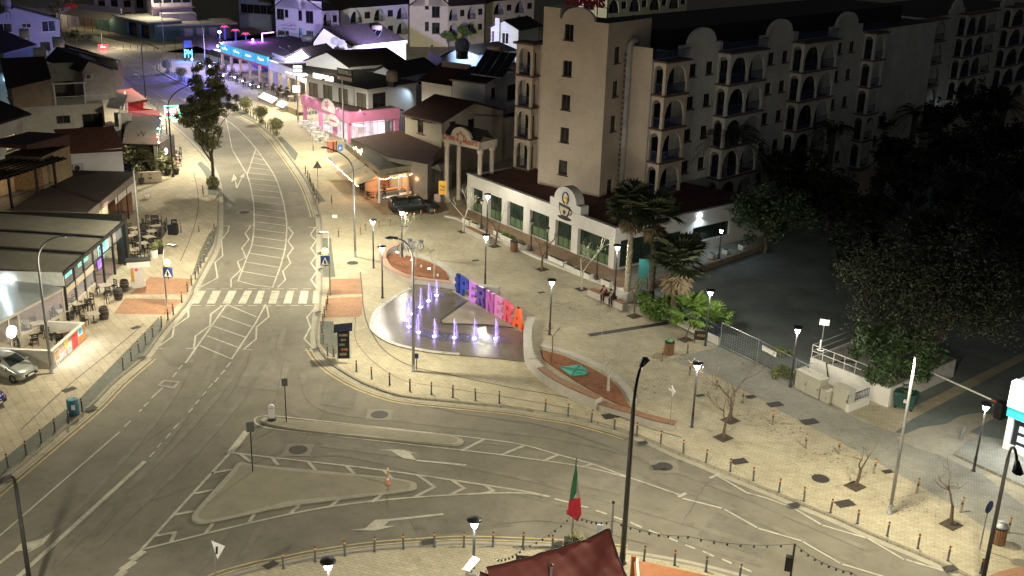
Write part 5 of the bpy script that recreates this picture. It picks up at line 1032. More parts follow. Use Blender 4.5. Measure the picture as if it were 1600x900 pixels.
# neon pub sign
B=G(263,235);h=np.hypot(B[0],B[1]);nf=Fr(B,(B[0]+B[1]/h,B[1]-B[0]/h));a0,zt=nf.hit(256,165);a1,zb=nf.hit(282,184)
ns_=thing('neon_sign','red and green neon sign board reading KNIGHT\'S PUB on a tall post','sign',B)
o=MB().box(a0,a1,-.12,0,zb,zt,nf).obj('board',mat('sign_dark_green',(.02,.12,.08),.5,em=(.02,.35,.2),es=.25),ns_)
NG=glow('neon_green',(.1,1.,.5),2.2);NB=glow('neon_blue',(.3,.4,1.),2.4);NR=mat('neon_red_panel',(.5,.02,.03),.5,em=(1.,.03,.06),es=.5)
fw=.14
MB().box(a0,a1,.002,.05,zt-fw,zt,nf).box(a0,a1,.002,.05,zb,zb+fw,nf).box(a1-fw,a1,.003,.051,zb+fw,zt-fw,nf).obj('neon_tube',NG,ns_);MB().box(a0,a0+fw,.003,.051,zb+fw,zt-fw,nf).obj('neon_tube',NB,ns_)
W_,H_=a1-a0,zt-zb
MB().extr(nf,[(a0+W_*.14,zb+H_*.25),(a0+W_*.3,zb+H_*.14),(a0+W_*.62,zb+H_*.18),(a0+W_*.9,zb+H_*.5),(a0+W_*.93,zb+H_*.9),(a0+W_*.12,zb+H_*.72)],.004,.02).obj('red_panel',NR,ns_)
NWT=glow('neon_white',(1.,.95,.95),1.8);text_mb("KNIGHT'S",nf,a0+W_*.14,zb+H_*.42,H_*.3,.022,.05,width=W_*.78,bold=.012,rot=.16).obj('lettering',NWT,ns_);text_mb('PUB',nf,a0+W_*.42,zb+H_*.2,H_*.26,.022,.05,width=W_*.34,bold=.012,rot=.12).obj('lettering',NWT,ns_)
MB().tube([nf(.0,-.2,0),nf(0,-.2,zt)],.06,6).obj('post',DARK,ns_)
a2,z2=nf.hit(268,186.5);a3,z3=nf.hit(283.5,190);MB().box(a2,a3,-.1,0,z3,z2,nf).obj('lit_strip_sign',glow('white_sign',(1.,.93,.8),4),ns_)
light('POINT',nf((a0+a1)/2,.5,(zb+zt)/2),45,(.6,.9,.6),r=.4,parent=ns_)
# red far sign board
B=G(160,79);h=np.hypot(B[0],B[1]);f=Fr(B,(B[0]+B[1]/h,B[1]-B[0]/h));a0,zt=f.hit(153,69.5);a1,zb=f.hit(168.5,77.5);t=thing('red_sign','small red glowing sign board far up the road','sign',B);MB().box(a0,a1,-.1,0,zb,zt,f).obj('board',glow('red_glow',(1.,.04,.05),2.2),t);scribble(f,a0+.4,zb+.35,a1-a0-.8,.45,.02,7,.08).obj('lettering',glow('neon_white',(1.,.95,.95),1.8),t);MB().tube([f((a0+a1)/2,-.15,0),f((a0+a1)/2,-.15,zb)],.06,6).obj('post',DARK,t);light('POINT',f((a0+a1)/2,.6,zb),80,(1.,.1,.1),r=.3,parent=t)
# hedge garden wall between pub and brown roof
gw=Fr(G(218,286),G(253,284));t=thing('garden_wall','low cream garden wall with potted plants in front of the pub hedge','wall',G(235,286));MB().box(-.5,gw.L,-.25,0,0,1.15,gw).obj('wall',CREAM,t)
# ================================================================ WHITE AND YELLOW HOTEL BLOCKS BEHIND
def arch_block(name,label,x0,y0,x1,y1,x2,y2,zE,gw,cols,wallm,bays,ridge=None,winm=GLASS,depth=9,zlow=0):
    "gable end from (x0,y0) to (x1,y1), long side from (x1,y1) to (x2,y2), all eave pixels"
    f=edge(x0,y0,x1,y1,zE);p=f(f.L,0,0);q=G(x2,y2,zE);s=Fr(p,q);t=thing(name,label,'building',(p[0],p[1],0),'arched apartment blocks behind')
    hs=[]
    for (x,y,w,h) in gw:
        a,z=f.hit(x,y);hs.append((a-w/2,a+w/2,z-h/2,z+h/2));window(f,*hs[-1],t,BROWN,winm,cols=2 if w>.8 else 1)
    m=MB().wall(f,-.0,f.L,zlow,zE,hs)
    if ridge:
        a,z=f.hit(*ridge);m.poly([f(0,0,zE),f(f.L,0,zE),f(a,0,z)])
    m.wall(f.side(0,0,True),0,depth,zlow,zE)
    hs=[];hw=[]
    for k in range(bays):
        w=s.L/bays;a=w*k
        for fl in range(3):
            z=zE-.35-fl*3.05
            if z-2.6<zlow: continue
            hs.append((a+.3,a+w*.56,z-2.6,z+.05,'p'));wd=(a+w*.66,a+w*.9,z-1.9,z-.6);hw.append(wd)
    m.wall(s,0,s.L,zlow,zE,hs+hw,d=.3);m.obj('wall',wallm[0],t)
    for h in hw: window(s,*h,t,BROWN,winm,cols=2,sill=False)
    MB().box(.1,s.L-.1,-1.9,-1.7,zlow,zE-.1,s).obj('loggia_back_wall',wallm[1],t)
    for h in hs:
        r=MB();r.box(h[0],h[1],-.16,-.12,h[2]+.95,h[2]+1.,s)
        n=int((h[1]-h[0])/.16)
        for i in range(n+1): c=h[0]+(h[1]-h[0])*i/n;r.box(c-.012,c+.012,-.15,-.13,h[2],h[2]+.95,s)
        r.obj('balcony_railing',DARK,t);MB().box(h[0]+.35,h[1]-.3,-1.69,-1.64,h[2],h[2]+2.,s).obj('glass_door',GLASS,t)
    e=.45
    if ridge:
        a,z=f.hit(*ridge);B=lambda aa,zz:(f(aa,.3,zz),f(aa,-s.L if False else .3,zz))
        u=np.array([s.u[0],s.u[1],0])*(s.L+.4);P=[np.array(f(f.L+e,.3,zE-.05)),np.array(f(a,.3,z+.15)),np.array(f(-e,.3,zE-.05))]
        mm=MB()
        for c,d in ((0,1),(1,2)): mm.add([P[c],P[d],P[d]+u,P[c]+u],[(0,1,2,3)])
        mm.obj('roof',TILE2,t)
    else: MB().poly([f(-e,.3,zE+.02),s(-.0,e,zE+.02),s(s.L+.2,e,zE+.02),s(s.L,-depth,zE+1.6),f(-e,-depth,zE+1.6)]).obj('roof',TILE2,t)
    return t,f,s
VIOW=mat('pale_lilac_render',(.60,.58,.66),.9,stain=.08,var=.06)
zA=8.4
tA,fA,sA=arch_block('apartment_block','white gabled apartment block with pointed arch balconies and a small name board',430,11,502.5,16.5,529,15.5,zA,[(438,22,1.6,2.),(447.5,21,.8,1.4),(439.5,49.5,1.6,2.),(448.5,49,.8,1.4),(468,7,.7,1.6),(469,24,.8,1.8),(483.5,26.5,1.6,2.2),(470,52,.8,1.8),(484,53,1.5,1.2)],1,(LILAC,VIOW),1,ridge=(458,-14))
a0,z0=fA.hit(434,33);o=MB().box(a0,a0+4.2,.01,.06,z0-1.6,z0,fA).obj('name_board',VIOW,tA);scribble(fA,a0+.7,z0-.75,3.2,.5,.07,2,.05).obj('lettering',mat('lilac_letters',(.15,.1,.25),.7),o);scribble(fA,a0+.9,z0-1.4,3.,.4,.07,3,.05).obj('lettering',mat('lilac_letters',(.15,.1,.25),.7),o)
arch_block('apartment_block','lilac lit apartment block with tall pointed arches behind the dark roofs',528,17,545,13,652,5,zA-.3,[],1,(VIOW,VIOW),3)
arch_block('apartment_block','pale yellow apartment block with arched balconies left of the bluish gable house',640,9,700,9.5,757,5.5,zA-.3,[(667,7,.8,1.8),(667,41,.8,1.8),(681,18.5,1.6,2.2),(681,44,1.6,2.2)],1,(YELLOW,VIOW),2,ridge=(672,-16))
arch_block('apartment_block','farther yellow apartment block with dim arches beside the stair tower',757,6,770,2,835,-3,zA-.5,[],1,(YELLOW,VIOW),2)
arch_block('apartment_block','dim grey apartment block just above the hotel roof',905,-6,950,-4,1075,-12,zA+4,[(920,8,2,1.6)],1,(YELLOW,VIOW),4)
# bluish gable house
g=edge(767,43,810,47,7.2);t=thing('gable_house','bluish white gable house with a chimney, right in front of the yellow apartments','house',G(795,120))
hs=winpx(g,t,[(772.5,57),(789,60)],1.4,2.,fm=WPAINT)+winpx(g,t,[(788,79)],1.1,.9,fm=WPAINT);m=MB().wall(g,0,g.L,0,7.2,hs);ap=g.hit(788,33);m.poly([g(0,0,7.2),g(g.L,0,7.2),g(ap[0],0,ap[1])]);m.wall(g.side(g.L),0,8,0,7.2).wall(g.side(0,0,True),0,8,0,7.2).box(ap[0]-1.6,ap[0]-.7,.0,.5,0,ap[1]+.5,g);m.obj('wall',mat('bluish_render',(.46,.50,.56),.9),t)
roof([g(g.L+.5,.4,7.1),g(g.L+.5,-9,7.1)],[g(ap[0],.4,ap[1]+.1),g(ap[0],-9,ap[1]+.1)],[g(-.5,.4,7.1),g(-.5,-9,7.1)],TILE2,t)
# dark roofed houses between
def dark_house(label,eave_l,apex,eave_r,far_r,zE,wallm,run=None):
    f=edge(*eave_l,*eave_r,zE);a,z=f.hit(*apex);t=thing('dark_roof_house',label,'house',f(f.L/2,0,0),'dark roofed houses behind the shops')
    MB().wall(f,0,f.L,0,zE).poly([f(0,0,zE),f(f.L,0,zE),f(a,0,z)]).wall(f.side(f.L),0,6,0,zE-.05).wall(f.side(0,0,True),0,6,0,zE).obj('wall',wallm,t)
    q=G(*far_r,zE);u=q-np.array(f(f.L,0,zE));u[2]=0;P=[np.array(f(f.L+.3,.35,zE-.05)),np.array(f(a,.35,z+.12)),np.array(f(-.4,.35,zE-.05))];m=MB()
    for c,d in ((0,1),(1,2)): m.add([P[c],P[d],P[d]+u,P[c]+u,P[c]+[0,0,.14],P[d]+[0,0,.14],P[d]+u+[0,0,.14],P[c]+u+[0,0,.14]],[(3,2,1,0),(4,5,6,7),(0,1,5,4),(3,0,4,7),(1,2,6,5)])
    m.obj('roof',TILE2,t)
    s=Fr(f(f.L,0,0),f(f.L,0,0)[:2]+u[:2]);MB().box(0,s.L,-.2,.02,0,zE-.1,s).box(0,s.L,.36,.42,zE-.35,zE+.05,s).obj('side_wall',wallm,t);return t,f,s
dark_house('dark roofed house with a white verge and satellite dishes, higher up the slope',(490,66),(506,44.5),(550,72),(634,63),5.6,LILAC)
dark_house('large dark roofed house with a bright white gable triangle above the shops',(478,95),(511,82),(545,105),(640,98),5.,LILAC)
dark_house('small grey gable roof beside the bright white gable',(446,90),(470,77),(482,88),(520,80),5.,mat('bluish_render',(.46,.50,.56),.9))
dark_house('low dark roofed house behind the cream apartments',(585,112),(600,104),(625,122),(690,108),4.6,mat('blue_grey_render',(.30,.33,.42),.9))
dark_house('long dark roof in front of the bluish gable house',(690,88),(715,74),(745,86),(805,78),6.,mat('blue_grey_render',(.30,.33,.42),.9))
for i,(x,y,l) in enumerate(((523,64,'satellite dish on the upper dark roof, left one of a pair'),(534,68,'satellite dish on the upper dark roof, right one of a pair'))):
    A=G(x,y,6.2);t=thing('satellite_dish',l,'satellite dish',A,'satellite dishes');MB().add([(A[0]+.7*math.cos(k*.45),A[1]-.15,A[2]+.7*math.sin(k*.45)) for k in range(14)]+[(A[0],A[1]+.15,A[2])],[(k,(k+1)%14,14) for k in range(14)]).obj('dish',mat('dish_grey',(.35,.36,.38),.5),t);MB().tube([(A[0],A[1]+.15,A[2]),(A[0],A[1]+.4,A[2]-1.)],.04,5).obj('mast',DARK,t)
A=G(481,60,6.);t=thing('water_tank','dark horizontal water tank before the white gabled block','water tank',A);MB().tube([A-[1,0,0],A-[.9,0,0],A+[.9,0,0],A+[1,0,0]],[.4,.6,.6,.4],12).obj('tank',mat('dark_tank',(.08,.085,.09),.5),t,True);MB().tube([A-[.6,0,0],A-[.6,0,1.6]],.05,5).tube([A+[.6,0,0],A+[.6,0,1.6]],.05,5).obj('stand',DARK,t)
f=edge(568,57,598,60,6.4);solar(f,.3,0,5.6,2,'small solar heater with a steel tank on the upper dark roof',1.8,run=2.,slope=.9)
# coloured glow of the bars washing the far facades: made with added roof lamps
def added_flood(x,y,z,w,col,aim,label):
    p=G(x,y,z);t=thing('added_flood',label,'flood light',p,'added coloured flood lights on the roofs');q=np.array(aim);d=(q-p)/np.linalg.norm(q-p);MB().tube([p-d*.25,p+d*.05],[.12,.2],8).tube([p-d*.1,p-[0,0,.6]],.04,5).obj('housing',DARK,t);MB().ball(p+d*.08,.1,8,5).obj('lens',glow('party_%d_%d_%d'%tuple(int(c*9) for c in col),col,40),t);light('SPOT',p+d*.25,w,col,r=.15,ang=130,blend=.5,aim=q,parent=t)
added_flood(452,72,7.2,15000,(.78,.72,1.),G(470,40,5),'added whitish flood light before the white gabled block')
added_flood(610,58,7.5,26000,(.38,.32,1.),G(600,25,5),'added violet blue flood light before the lilac block')
added_flood(675,72,7.0,24000,(1.,.95,.7),G(690,40,4),'added warm flood light before the yellow block')
added_flood(750,84,7.0,5000,(.6,.8,1.),G(790,60,4),'added cool flood light before the bluish gable house')
added_flood(462,104,5.6,500,(.6,.8,1.),G(500,90,4),'added cool flood light before the white gable triangle')
# ================================================================ FAR SHOP ROW ACROSS THE ROAD
MAU=mat('mauve_shop_wall',(.40,.36,.42),.9,stain=.15)
s1f=Fr(G(247,64),G(362,60));t=thing('far_shop_row','long shuttered shop row under a flat canopy lit violet, far up the road','shops',G(300,62))
zs=up(G(247,64),246,40)
n=6;m=MB().wall(s1f,0,s1f.L,0,zs,[(s1f.L*k/n+.4,s1f.L*(k+1)/n-.4,.1,zs-.7) for k in range(n)],d=.3);m.obj('wall',mat('green_grey_frame',(.10,.16,.15),.8),t)
for k in range(n): MB().box(s1f.L*k/n+.4,s1f.L*(k+1)/n-.4,-.35,-.25,.1,zs-.7,s1f).obj('shutter',MAU,t)
MB().box(-.5,s1f.L+1,-7,1.6,zs,zs+.3,s1f).obj('canopy',mat('pale_canopy',(.45,.42,.36),.8),t)
MB().box(2,s1f.L-6,-9,-4,zs+.3,zs+1.8,s1f).box(s1f.L*.05,s1f.L*.6,-14,-8,zs+.3,zs+7,s1f).obj('upper_storey',MAU,t)
for k in range(4):
    a=s1f.L*(.08+.13*k);z=zs+3.6;b=MB().box(a,a+1.6,-7.99,-7.9,z,z+2,s1f).obj('upper_window',GLASS,t)
MB().box(s1f.L*.05,s1f.L*.62,-8,-6.6,zs+2.6,zs+2.8,s1f).obj('upper_balcony',mat('brown_balcony',(.2,.13,.10),.8),t)
s2f=Fr(G(150,45),G(244,66));t=thing('far_green_shops','dim green fronted shops with tables outside, beside the violet lit row','shops',G(200,55));z2=up(G(244,66),240,36)
MB().wall(s2f,0,s2f.L,0,z2,[(s2f.L*.55,s2f.L*.7,.3,z2-.8),(s2f.L*.75,s2f.L*.9,.3,z2-.8)],d=.4).wall(s2f.side(s2f.L),0,6,0,z2).obj('wall',mat('dark_green_wall',(.07,.14,.13),.85),t)
MB().box(s2f.L*.45,s2f.L,-6,1.5,z2,z2+.25,s2f).obj('canopy',mat('pale_canopy',(.45,.42,.36),.8),t);MB().box(s2f.L*.5,s2f.L*.95,-.6,-.5,.2,z2-.5,s2f).obj('shop_glass',GLASS,t)
s3=Fr(G(90,38),G(190,52));t=thing('far_tavern','far tavern with a long pale lit canopy and red sign strip','tavern',G(150,45));z3=3.6
MB().add([s3(0,3.2,2.9),s3(s3.L,3.2,2.9),s3(s3.L,-.5,3.9),s3(0,-.5,3.9)],[(0,1,2,3)]).obj('canopy',mat('cream_canopy',(.55,.48,.33),.8),t);MB().box(s3.L*.1,s3.L*.3,-.5,-.2,3.9,4.8,s3).obj('red_sign',mat('red_awning',(.35,.03,.035),.7),t);MB().box(s3.L*.35,s3.L,-.6,-.3,3.9,5.0,s3).obj('name_strip',mat('grey_strip',(.30,.30,.29),.8),t);MB().box(0,s3.L,-3,-2.8,0,3.8,s3).obj('wall',BROWNW,t)
for k in range(4): light('POINT',s3(s3.L*(k+.5)/4,1.5,2.6),60,(1.,.85,.55),r=.15,parent=t)
m=MB()
for k in range(9): a=s3.L*k/8;m.tube([s3(a,3.1,0),s3(a,3.1,2.95)],.05,5)
m.obj('post',DARK,t)
for i,(x0,y0,x1,y1,yb,mt,l) in enumerate(((12,8,90,16,42,mat('pinkish_render',(.42,.38,.35),.9),'pinkish far house with an orange tiled edge at the top left'),(150,-14,250,-8,33,MAU,'far brown grey block above the tavern canopy'),(375,-26,425,-22,45,mat('blue_grey_render',(.30,.33,.42),.9),'dark bluish block left of the white gabled apartments'))):
    f=Fr(G(x0,yb),G(x1,yb+4));zz=up(G((x0+x1)/2,yb+2),(x0+x1)/2,(y0+y1)/2);t=thing('far_block',l,'building',f(f.L/2,0,0));hs=[(f.L*(k+.3)/5,f.L*(k+.3)/5+1.6,zz-3.1-3*j,zz-1.2-3*j) for k in range(5) for j in range(2)];MB().wall(f,0,f.L,0,zz,hs).wall(f.side(f.L),0,9,0,zz).wall(f.side(0,0,True),0,9,0,zz).add([f(0,0,zz),f(f.L,0,zz),f(f.L,-9,zz+1),f(0,-9,zz+1)],[(0,1,2,3)]).obj('wall',mt,t)
    for h in hs: window(f,*h,t,BROWN,GLASS,sill=False)
p=G(343,50,6.);t=thing('star_lamp','dazzling blue white flood lamp on a post above the far bars','flood light',p);MB().ball(p,.22,10,6).obj('lens',glow('blue_white',(.45,.6,1.),90),t);MB().tube([(p[0],p[1],0),p],.07,6).obj('post',DARK,t);light('POINT',(p[0],p[1]-.5,p[2]),5500,(.36,.28,1.),r=.2,parent=t)
for x,y,z,c,w,l in ((300,92,3.,(.1,.12,1.),3000,'blue flood lamp at the far bar terrace'),(395,62,5.,(.6,.12,1.),1500,'violet flood lamp on the far bar roof'),(340,72,5.,(1.,.55,.3),160,'orange lamp over the far bar umbrellas'),(322,96,4.,(.2,.15,1.),2200,'violet blue lamp among the far bar tables')):
    p=G(x,y,z);t=thing('bar_lamp',l,'lamp',p,'coloured lamps of the far bar');MB().ball(p,.16,8,6).obj('bulb',glow('party_%d_%d_%d'%tuple(int(q*9) for q in c),c,40),t);MB().tube([(p[0],p[1],0),p],.05,5).obj('post',DARK,t);light('POINT',(p[0],p[1]-.3,p[2]-.2),w,c,r=.15,parent=t)
# blue neon tower sign of the corner bar
B=G(296,96);h=np.hypot(B[0],B[1]);f=Fr(B,(B[0]+B[1]/h,B[1]-B[0]/h));a0,zt=f.hit(287,66);a1,zb=f.hit(301,90);t=thing('neon_tower','tall blue neon letter sign standing at the far bar corner','sign',B);NBL=glow('neon_cyan',(.08,.4,1.),4)
MB().box(a0,a1,-.1,0,zt-.9,zt+.3,f).obj('dark_box',mat('dark_blue_box',(.02,.03,.12),.5),t);text_mb('PM',f,a0,zb,zt-1.2-zb,.0,.05,width=a1-a0,bold=.0).obj('lettering',NBL,t);MB().tube([f(a0,-.1,0),f(a0,-.1,zt)],.05,5).tube([f(a1,-.1,0),f(a1,-.1,zt)],.05,5).obj('frame',DARK,t);light('POINT',f(a0,1,zb+1),700,(.1,.25,1.),r=.3,parent=t)
# far bar: big parasols, counter, purple neon canopy
f=Fr(G(300,84),G(345,100));t=thing('far_bar','far open bar under dark canopies with blue and white lights','bar',G(330,92));MB().add([f(-2,3,2.9),f(f.L+2,3,2.9),f(f.L*.5,-1,4.2)],[(0,1,2)]).add([f(-2,3,2.9),f(f.L*.5,-1,4.2),f(-2,-5,2.9)],[(0,1,2)]).add([f(f.L*.5,-1,4.2),f(f.L+2,3,2.9),f(f.L+2,-5,2.9)],[(0,1,2)]).obj('canopy',mat('dark_canopy',(.05,.04,.05),.8),t);MB().box(0,f.L,-3,-2.5,0,1.2,f).obj('counter',mat('counter_dark',(.06,.05,.07),.5),t);MB().box(0,f.L,-2.49,-2.45,1.2,1.5,f).box(f.L*.3,f.L*.9,-2.4,-2.3,2.4,2.6,f).obj('light_strip',glow('cool_strip',(.6,.7,1.),6),t)
m=MB()
for a,b in ((-1.5,2.6),(f.L+1.5,2.6),(-1.5,-4.5),(f.L+1.5,-4.5)): m.tube([f(a,b,0),f(a,b,3)],.06,5)
m.obj('post',DARK,t)
p=[G(410,67,4.5),G(428,63,4.5),G(432,60,4.5)];t=thing('neon_canopy','violet neon edged canopy behind the dark bar roof','canopy',p[0]);MB().tube(p,.1,5).tube([p[0],p[0]+[0,0,1.6]],.1,5).tube([p[0]+[0,0,1.6],p[1]+[0,0,1.4]],.08,5).obj('neon_tube',glow('neon_violet',(.6,.2,1.),7),t);MB().poly([p[0]+[0,0,-.1],p[1]+[0,0,-.1],p[1]+[0,3,-.1],p[0]+[0,3,-.1]]).tube([p[0],p[0]*[1,1,0]],.08,5).obj('canopy',mat('dark_canopy',(.05,.04,.05),.8),t);light('POINT',p[0]+[0,-.6,.6],260,(.6,.2,1.),r=.3,parent=t)
for x,y,c,l in ((352,54,(.9,.1,.3),'tall inflatable dancer in red at the far bars'),(369,60,(.8,.12,.25),'red lit palm sculpture far behind the bars'),(385,66,(.8,.1,.1),'red topped blue post far behind the bars')):
    p=G(x,y+9);t=thing('carnival_figure',l,'sculpture',p,'lit figures behind the bars');MB().tube([p,p+[0,0,2.6]],[.16,.12],6).obj('stem',mat('stem_blue',(.05,.05,.4),.6,em=(.1,.1,1.),es=.6),t);m=MB()
    for k in range(7): m.tube([p+[0,0,2.6],p+[.5*math.cos(k*.9),.5*math.sin(k*.9),2.9],p+[.9*math.cos(k*.9),.9*math.sin(k*.9),2.5]],[.07,.06,.02],5)
    m.obj('fronds',mat('frond_red',c,.6,em=c,es=1.2),t)
# ================================================================ STREET LAMPS
LENS=glow('street_lamp_lens',(1.,.9,.7),14)
LENSW=mat('post_lamp_glass',(.8,.8,.8),.3,var=0,em=(.95,.98,1.),es=34,alpha=.3)
def street_lamp(base,head,label,h=9.3,m=GREY,w=900,r=.09,lit=True,kind='street_lamp',hs=1.,off=None,dark=False):
    b=G(*base) if off is None else np.array([*off[0],0.]);hd=G(*head,h) if off is None else np.array([*off[1],h])
    t=thing(kind,label,'street lamp',b,'tall street lamps')
    d=(hd-b)[:2];L=np.linalg.norm(d);d=d/max(L,1e-6)
    pts=[b,(b[0],b[1],h*.45),(b[0],b[1],h-min(1.6,L*.9+.3))]
    for k in range(1,8):
        a=k/7*math.pi/2;pts.append((b[0]+d[0]*(L-.5*hs)*(1-math.cos(a)),b[1]+d[1]*(L-.5*hs)*(1-math.cos(a)),h-min(1.6,L*.9+.3)*(1-math.sin(a))))
    MB().tube(pts,[r*1.15,r,r*.85]+[r*.6]*7,8).lathe([(r*1.9,0),(r*1.9,.03),(r*1.3,.05),(r*1.3,.5),(r*1.15,.55)],10,b).obj('pole',m,t,True)
    f=Fr(hd,hd[:2]+d)
    e=MB();n=6
    V=[f(x,y,h+z) for x,y,z in ((-.45*hs,-.1,.02),(-.45*hs,.1,.02),(.25*hs,.17*hs,.0),(.45*hs,.09,.02),(.45*hs,-.09,.02),(.25*hs,-.17*hs,.0),(-.4*hs,-.07,.12),(-.4*hs,.07,.12),(.2*hs,.1,.14),(.2*hs,-.1,.14))]
    e.add(V,[(0,5,4,3,2,1),(6,7,8,9),(0,1,7,6),(1,2,8,7),(2,3,8),(3,4,9,8),(4,5,9),(5,0,6,9)]);e.obj('lamp_head',DARK if dark else m,t)
    MB().box(-.15*hs,.22*hs,-.07,.07,h-.012,h-.002,f).obj('lens',LENS if lit else GLASS,t)
    if w: light('SPOT',(hd[0],hd[1],h-.08),w,r=.16,ang=172,blend=.35,aim=(hd[0]+d[0]*.6,hd[1]+d[1]*.6,0),parent=t)
    return t
SLW=7000
street_lamp((81,583),(106,369),'tall grey street lamp with curved arm beside the silver hatchback',w=SLW*.5)
street_lamp((221,405),(262,256),'tall grey street lamp rising among the outdoor tables on the left pavement',w=SLW*.8)
street_lamp((555,401),(508,232),'tall pale grey street lamp in front of the corner restaurant with the awnings',w=SLW)
street_lamp((646,580),(612,373),'tall street lamp standing at the front edge of the fountain basin',w=SLW*.8)
street_lamp((1390,802),(1420,558),'tall pale grey street lamp by the green wheelie bin and side road',w=SLW*.6)
street_lamp((972,880),(1006,566),'black street lamp rising beside the red shade sail',h=10.,m=DARK,w=SLW*.75,r=.12,hs=1.4,dark=True)
street_lamp((1530,935),(1590,733),'black street lamp with leaning neck at the bottom right corner',h=9.,m=DARK,w=SLW*.5,r=.1,hs=1.4,dark=True)
street_lamp((50,935),(-35,818),'black curved lamp neck cut off by the bottom left corner',h=7.5,m=DARK,w=SLW*.55,r=.1,hs=1.4,dark=True)
street_lamp((228,158),(246,76),'dark curved street lamp beside the red awnings far up the street',w=SLW*1.5,m=DARK,dark=True)
street_lamp((271,276),(296,134),'dark curved street lamp passing behind the neon pub sign',w=SLW*1.3,m=DARK,dark=True)
street_lamp((466,190),(437,73),'pale street lamp between the terrace restaurant and the white shop',w=SLW*1.4)
street_lamp((537,222),(505,125),'slim street lamp in front of the pink shop corner',w=SLW*1.3,lit=False)
street_lamp((322,118),(297,21),'slim far street lamp among the blue lit bar tables',w=SLW*.3,lit=False)
street_lamp((257,78),(238,-14),'far street lamp whose head is above the top edge of the photo',w=SLW*.4)
street_lamp((160,73),(167,40),'short far lamp post beside the red glowing sign',h=4.5,w=2500,lit=False)
street_lamp((0,0),(0,0),'added unseen street lamp on the near pavement below the bottom edge of the photo',w=SLW*.5,off=((2,28),(2.5,30.)))  # lamp outside the view, added to even out the foreground light
street_lamp((0,0),(0,0),'added unseen street lamp left of the frame beside the parked cars',w=SLW*.5,off=((-45,52),(-42.5,52.5)))  # likewise added out of view, to fill the left side with light
# low zebra crossing lamps with beacon and sign
BEAC=glow('beacon_orange',(1.,.45,.08),6);SIGNB=mat('sign_blue',(.02,.05,.22),.5,var=0);SIGNW=mat('sign_white',(.7,.7,.7),.5,var=0)
def zebra_lamp(base,head,bx,label):
    t=street_lamp(base,head,label,h=5.0,w=1200,r=.06,kind='crossing_lamp');t['category']='crossing lamp';t['group']='crossing lamps with orange beacons'
    b=G(*base);f=Fr(b,b[:2]+np.array([1,.0]));x=.32*bx
    bl=MB().ball(f(x,0,3.5),.27,12,8).obj('beacon',BEAC,t,True)
    MB().box(x-.03,x+.03,-.03,.03,2.2,3.3,f).box(0,x,-.03,.03,2.55,2.6,f).box(0,x,-.03,.03,3.15,3.2,f).obj('bracket',DARK,t)
    s=MB().box(x-.36,x+.36,.04,.07,2.35,3.15,f).obj('crossing_sign',SIGNB,t)
    m=MB().extr(f,[(x-.3,2.42),(x+.3,2.42),(x,3.05)],.07,.08);m.obj('white_triangle',SIGNW,s)
    MB().extr(f,[(x-.06,2.48),(x+.05,2.5),(x+.09,2.62),(x+.02,2.88),(x-.04,2.88),(x-.1,2.62)],.081,.09).obj('walker_figure',DARK,s)
    light('POINT',f(x,.4,3.5),12,(1.,.5,.12),r=.2,parent=t)
zebra_lamp((261,478),(270,385),-.0+.9,'low grey crossing lamp with orange beacon on the left red paving')
zebra_lamp((516,458),(504,365),-1,'low grey crossing lamp with orange beacon on the right red paving')
# plaza lamp posts
PH=4.35
def post_lamp(base,label,w=950,h=PH):
    b=G(*base) if len(base)==2 else np.array(base)
    t=thing('plaza_lamp',label,'lamp post',b,'black post lamps with flat round caps')
    MB().lathe([(.13,0),(.13,.04),(.085,.06),(.085,.9),(.065,1.),(.06,h-.42)],10,b).obj('pole',DARK,t,True)
    MB().lathe([(.10,h-.45),(.13,h-.40),(.215,h-.12)],12,b,False).lathe([(.13,h-.41),(.001,h-.40)],12,b).obj('glass',LENSW,t,True)
    c=MB()
    for k in range(4):
        a=k*math.pi/2+.4;c.tube([(b[0]+.11*math.cos(a),b[1]+.11*math.sin(a),h-.44),(b[0]+.24*math.cos(a),b[1]+.24*math.sin(a),h-.08)],.018,5)
    c.lathe([(.30,h-.10),(.35,h-.06),(.33,h-.01),(.1,h+.03),(.001,h+.035)],16,b);c.obj('cap',DARK,t,True)
    light('POINT',(b[0],b[1],h-.3),w,(1.,.94,.80),r=.1,parent=t)
    return t
for p,l in (((758,444.3),'black plaza lamp standing behind the letter sign'),((583.7,418.8),'black plaza lamp at the back left of the plaza, nearest the road crossing'),((597.7,465.5),'black plaza lamp left of the upper planter, beside the fountain'),((858.7,523),'black plaza lamp behind the lower planter wall'),((1081,667),'black plaza lamp in the open paving right of the lower planter'),((1102,540),'black plaza lamp in front of the bright fan palm'),((1235,604.5),'black plaza lamp beside the beige utility cabinets'),((1521,736),'black plaza lamp in front of the lit white kiosk'),((960,462),'black plaza lamp behind the two seated people'),((760.5,373),'black plaza lamp behind the long bench at the cafe'),((628,402),'black plaza lamp at the top of the upper planter by the dark pickup')):
    post_lamp(p,l)
post_lamp((739,938),'black plaza lamp on the near pavement beside the tilted white board');post_lamp((517,1010),'black plaza lamp cut off by the bottom edge of the photo')
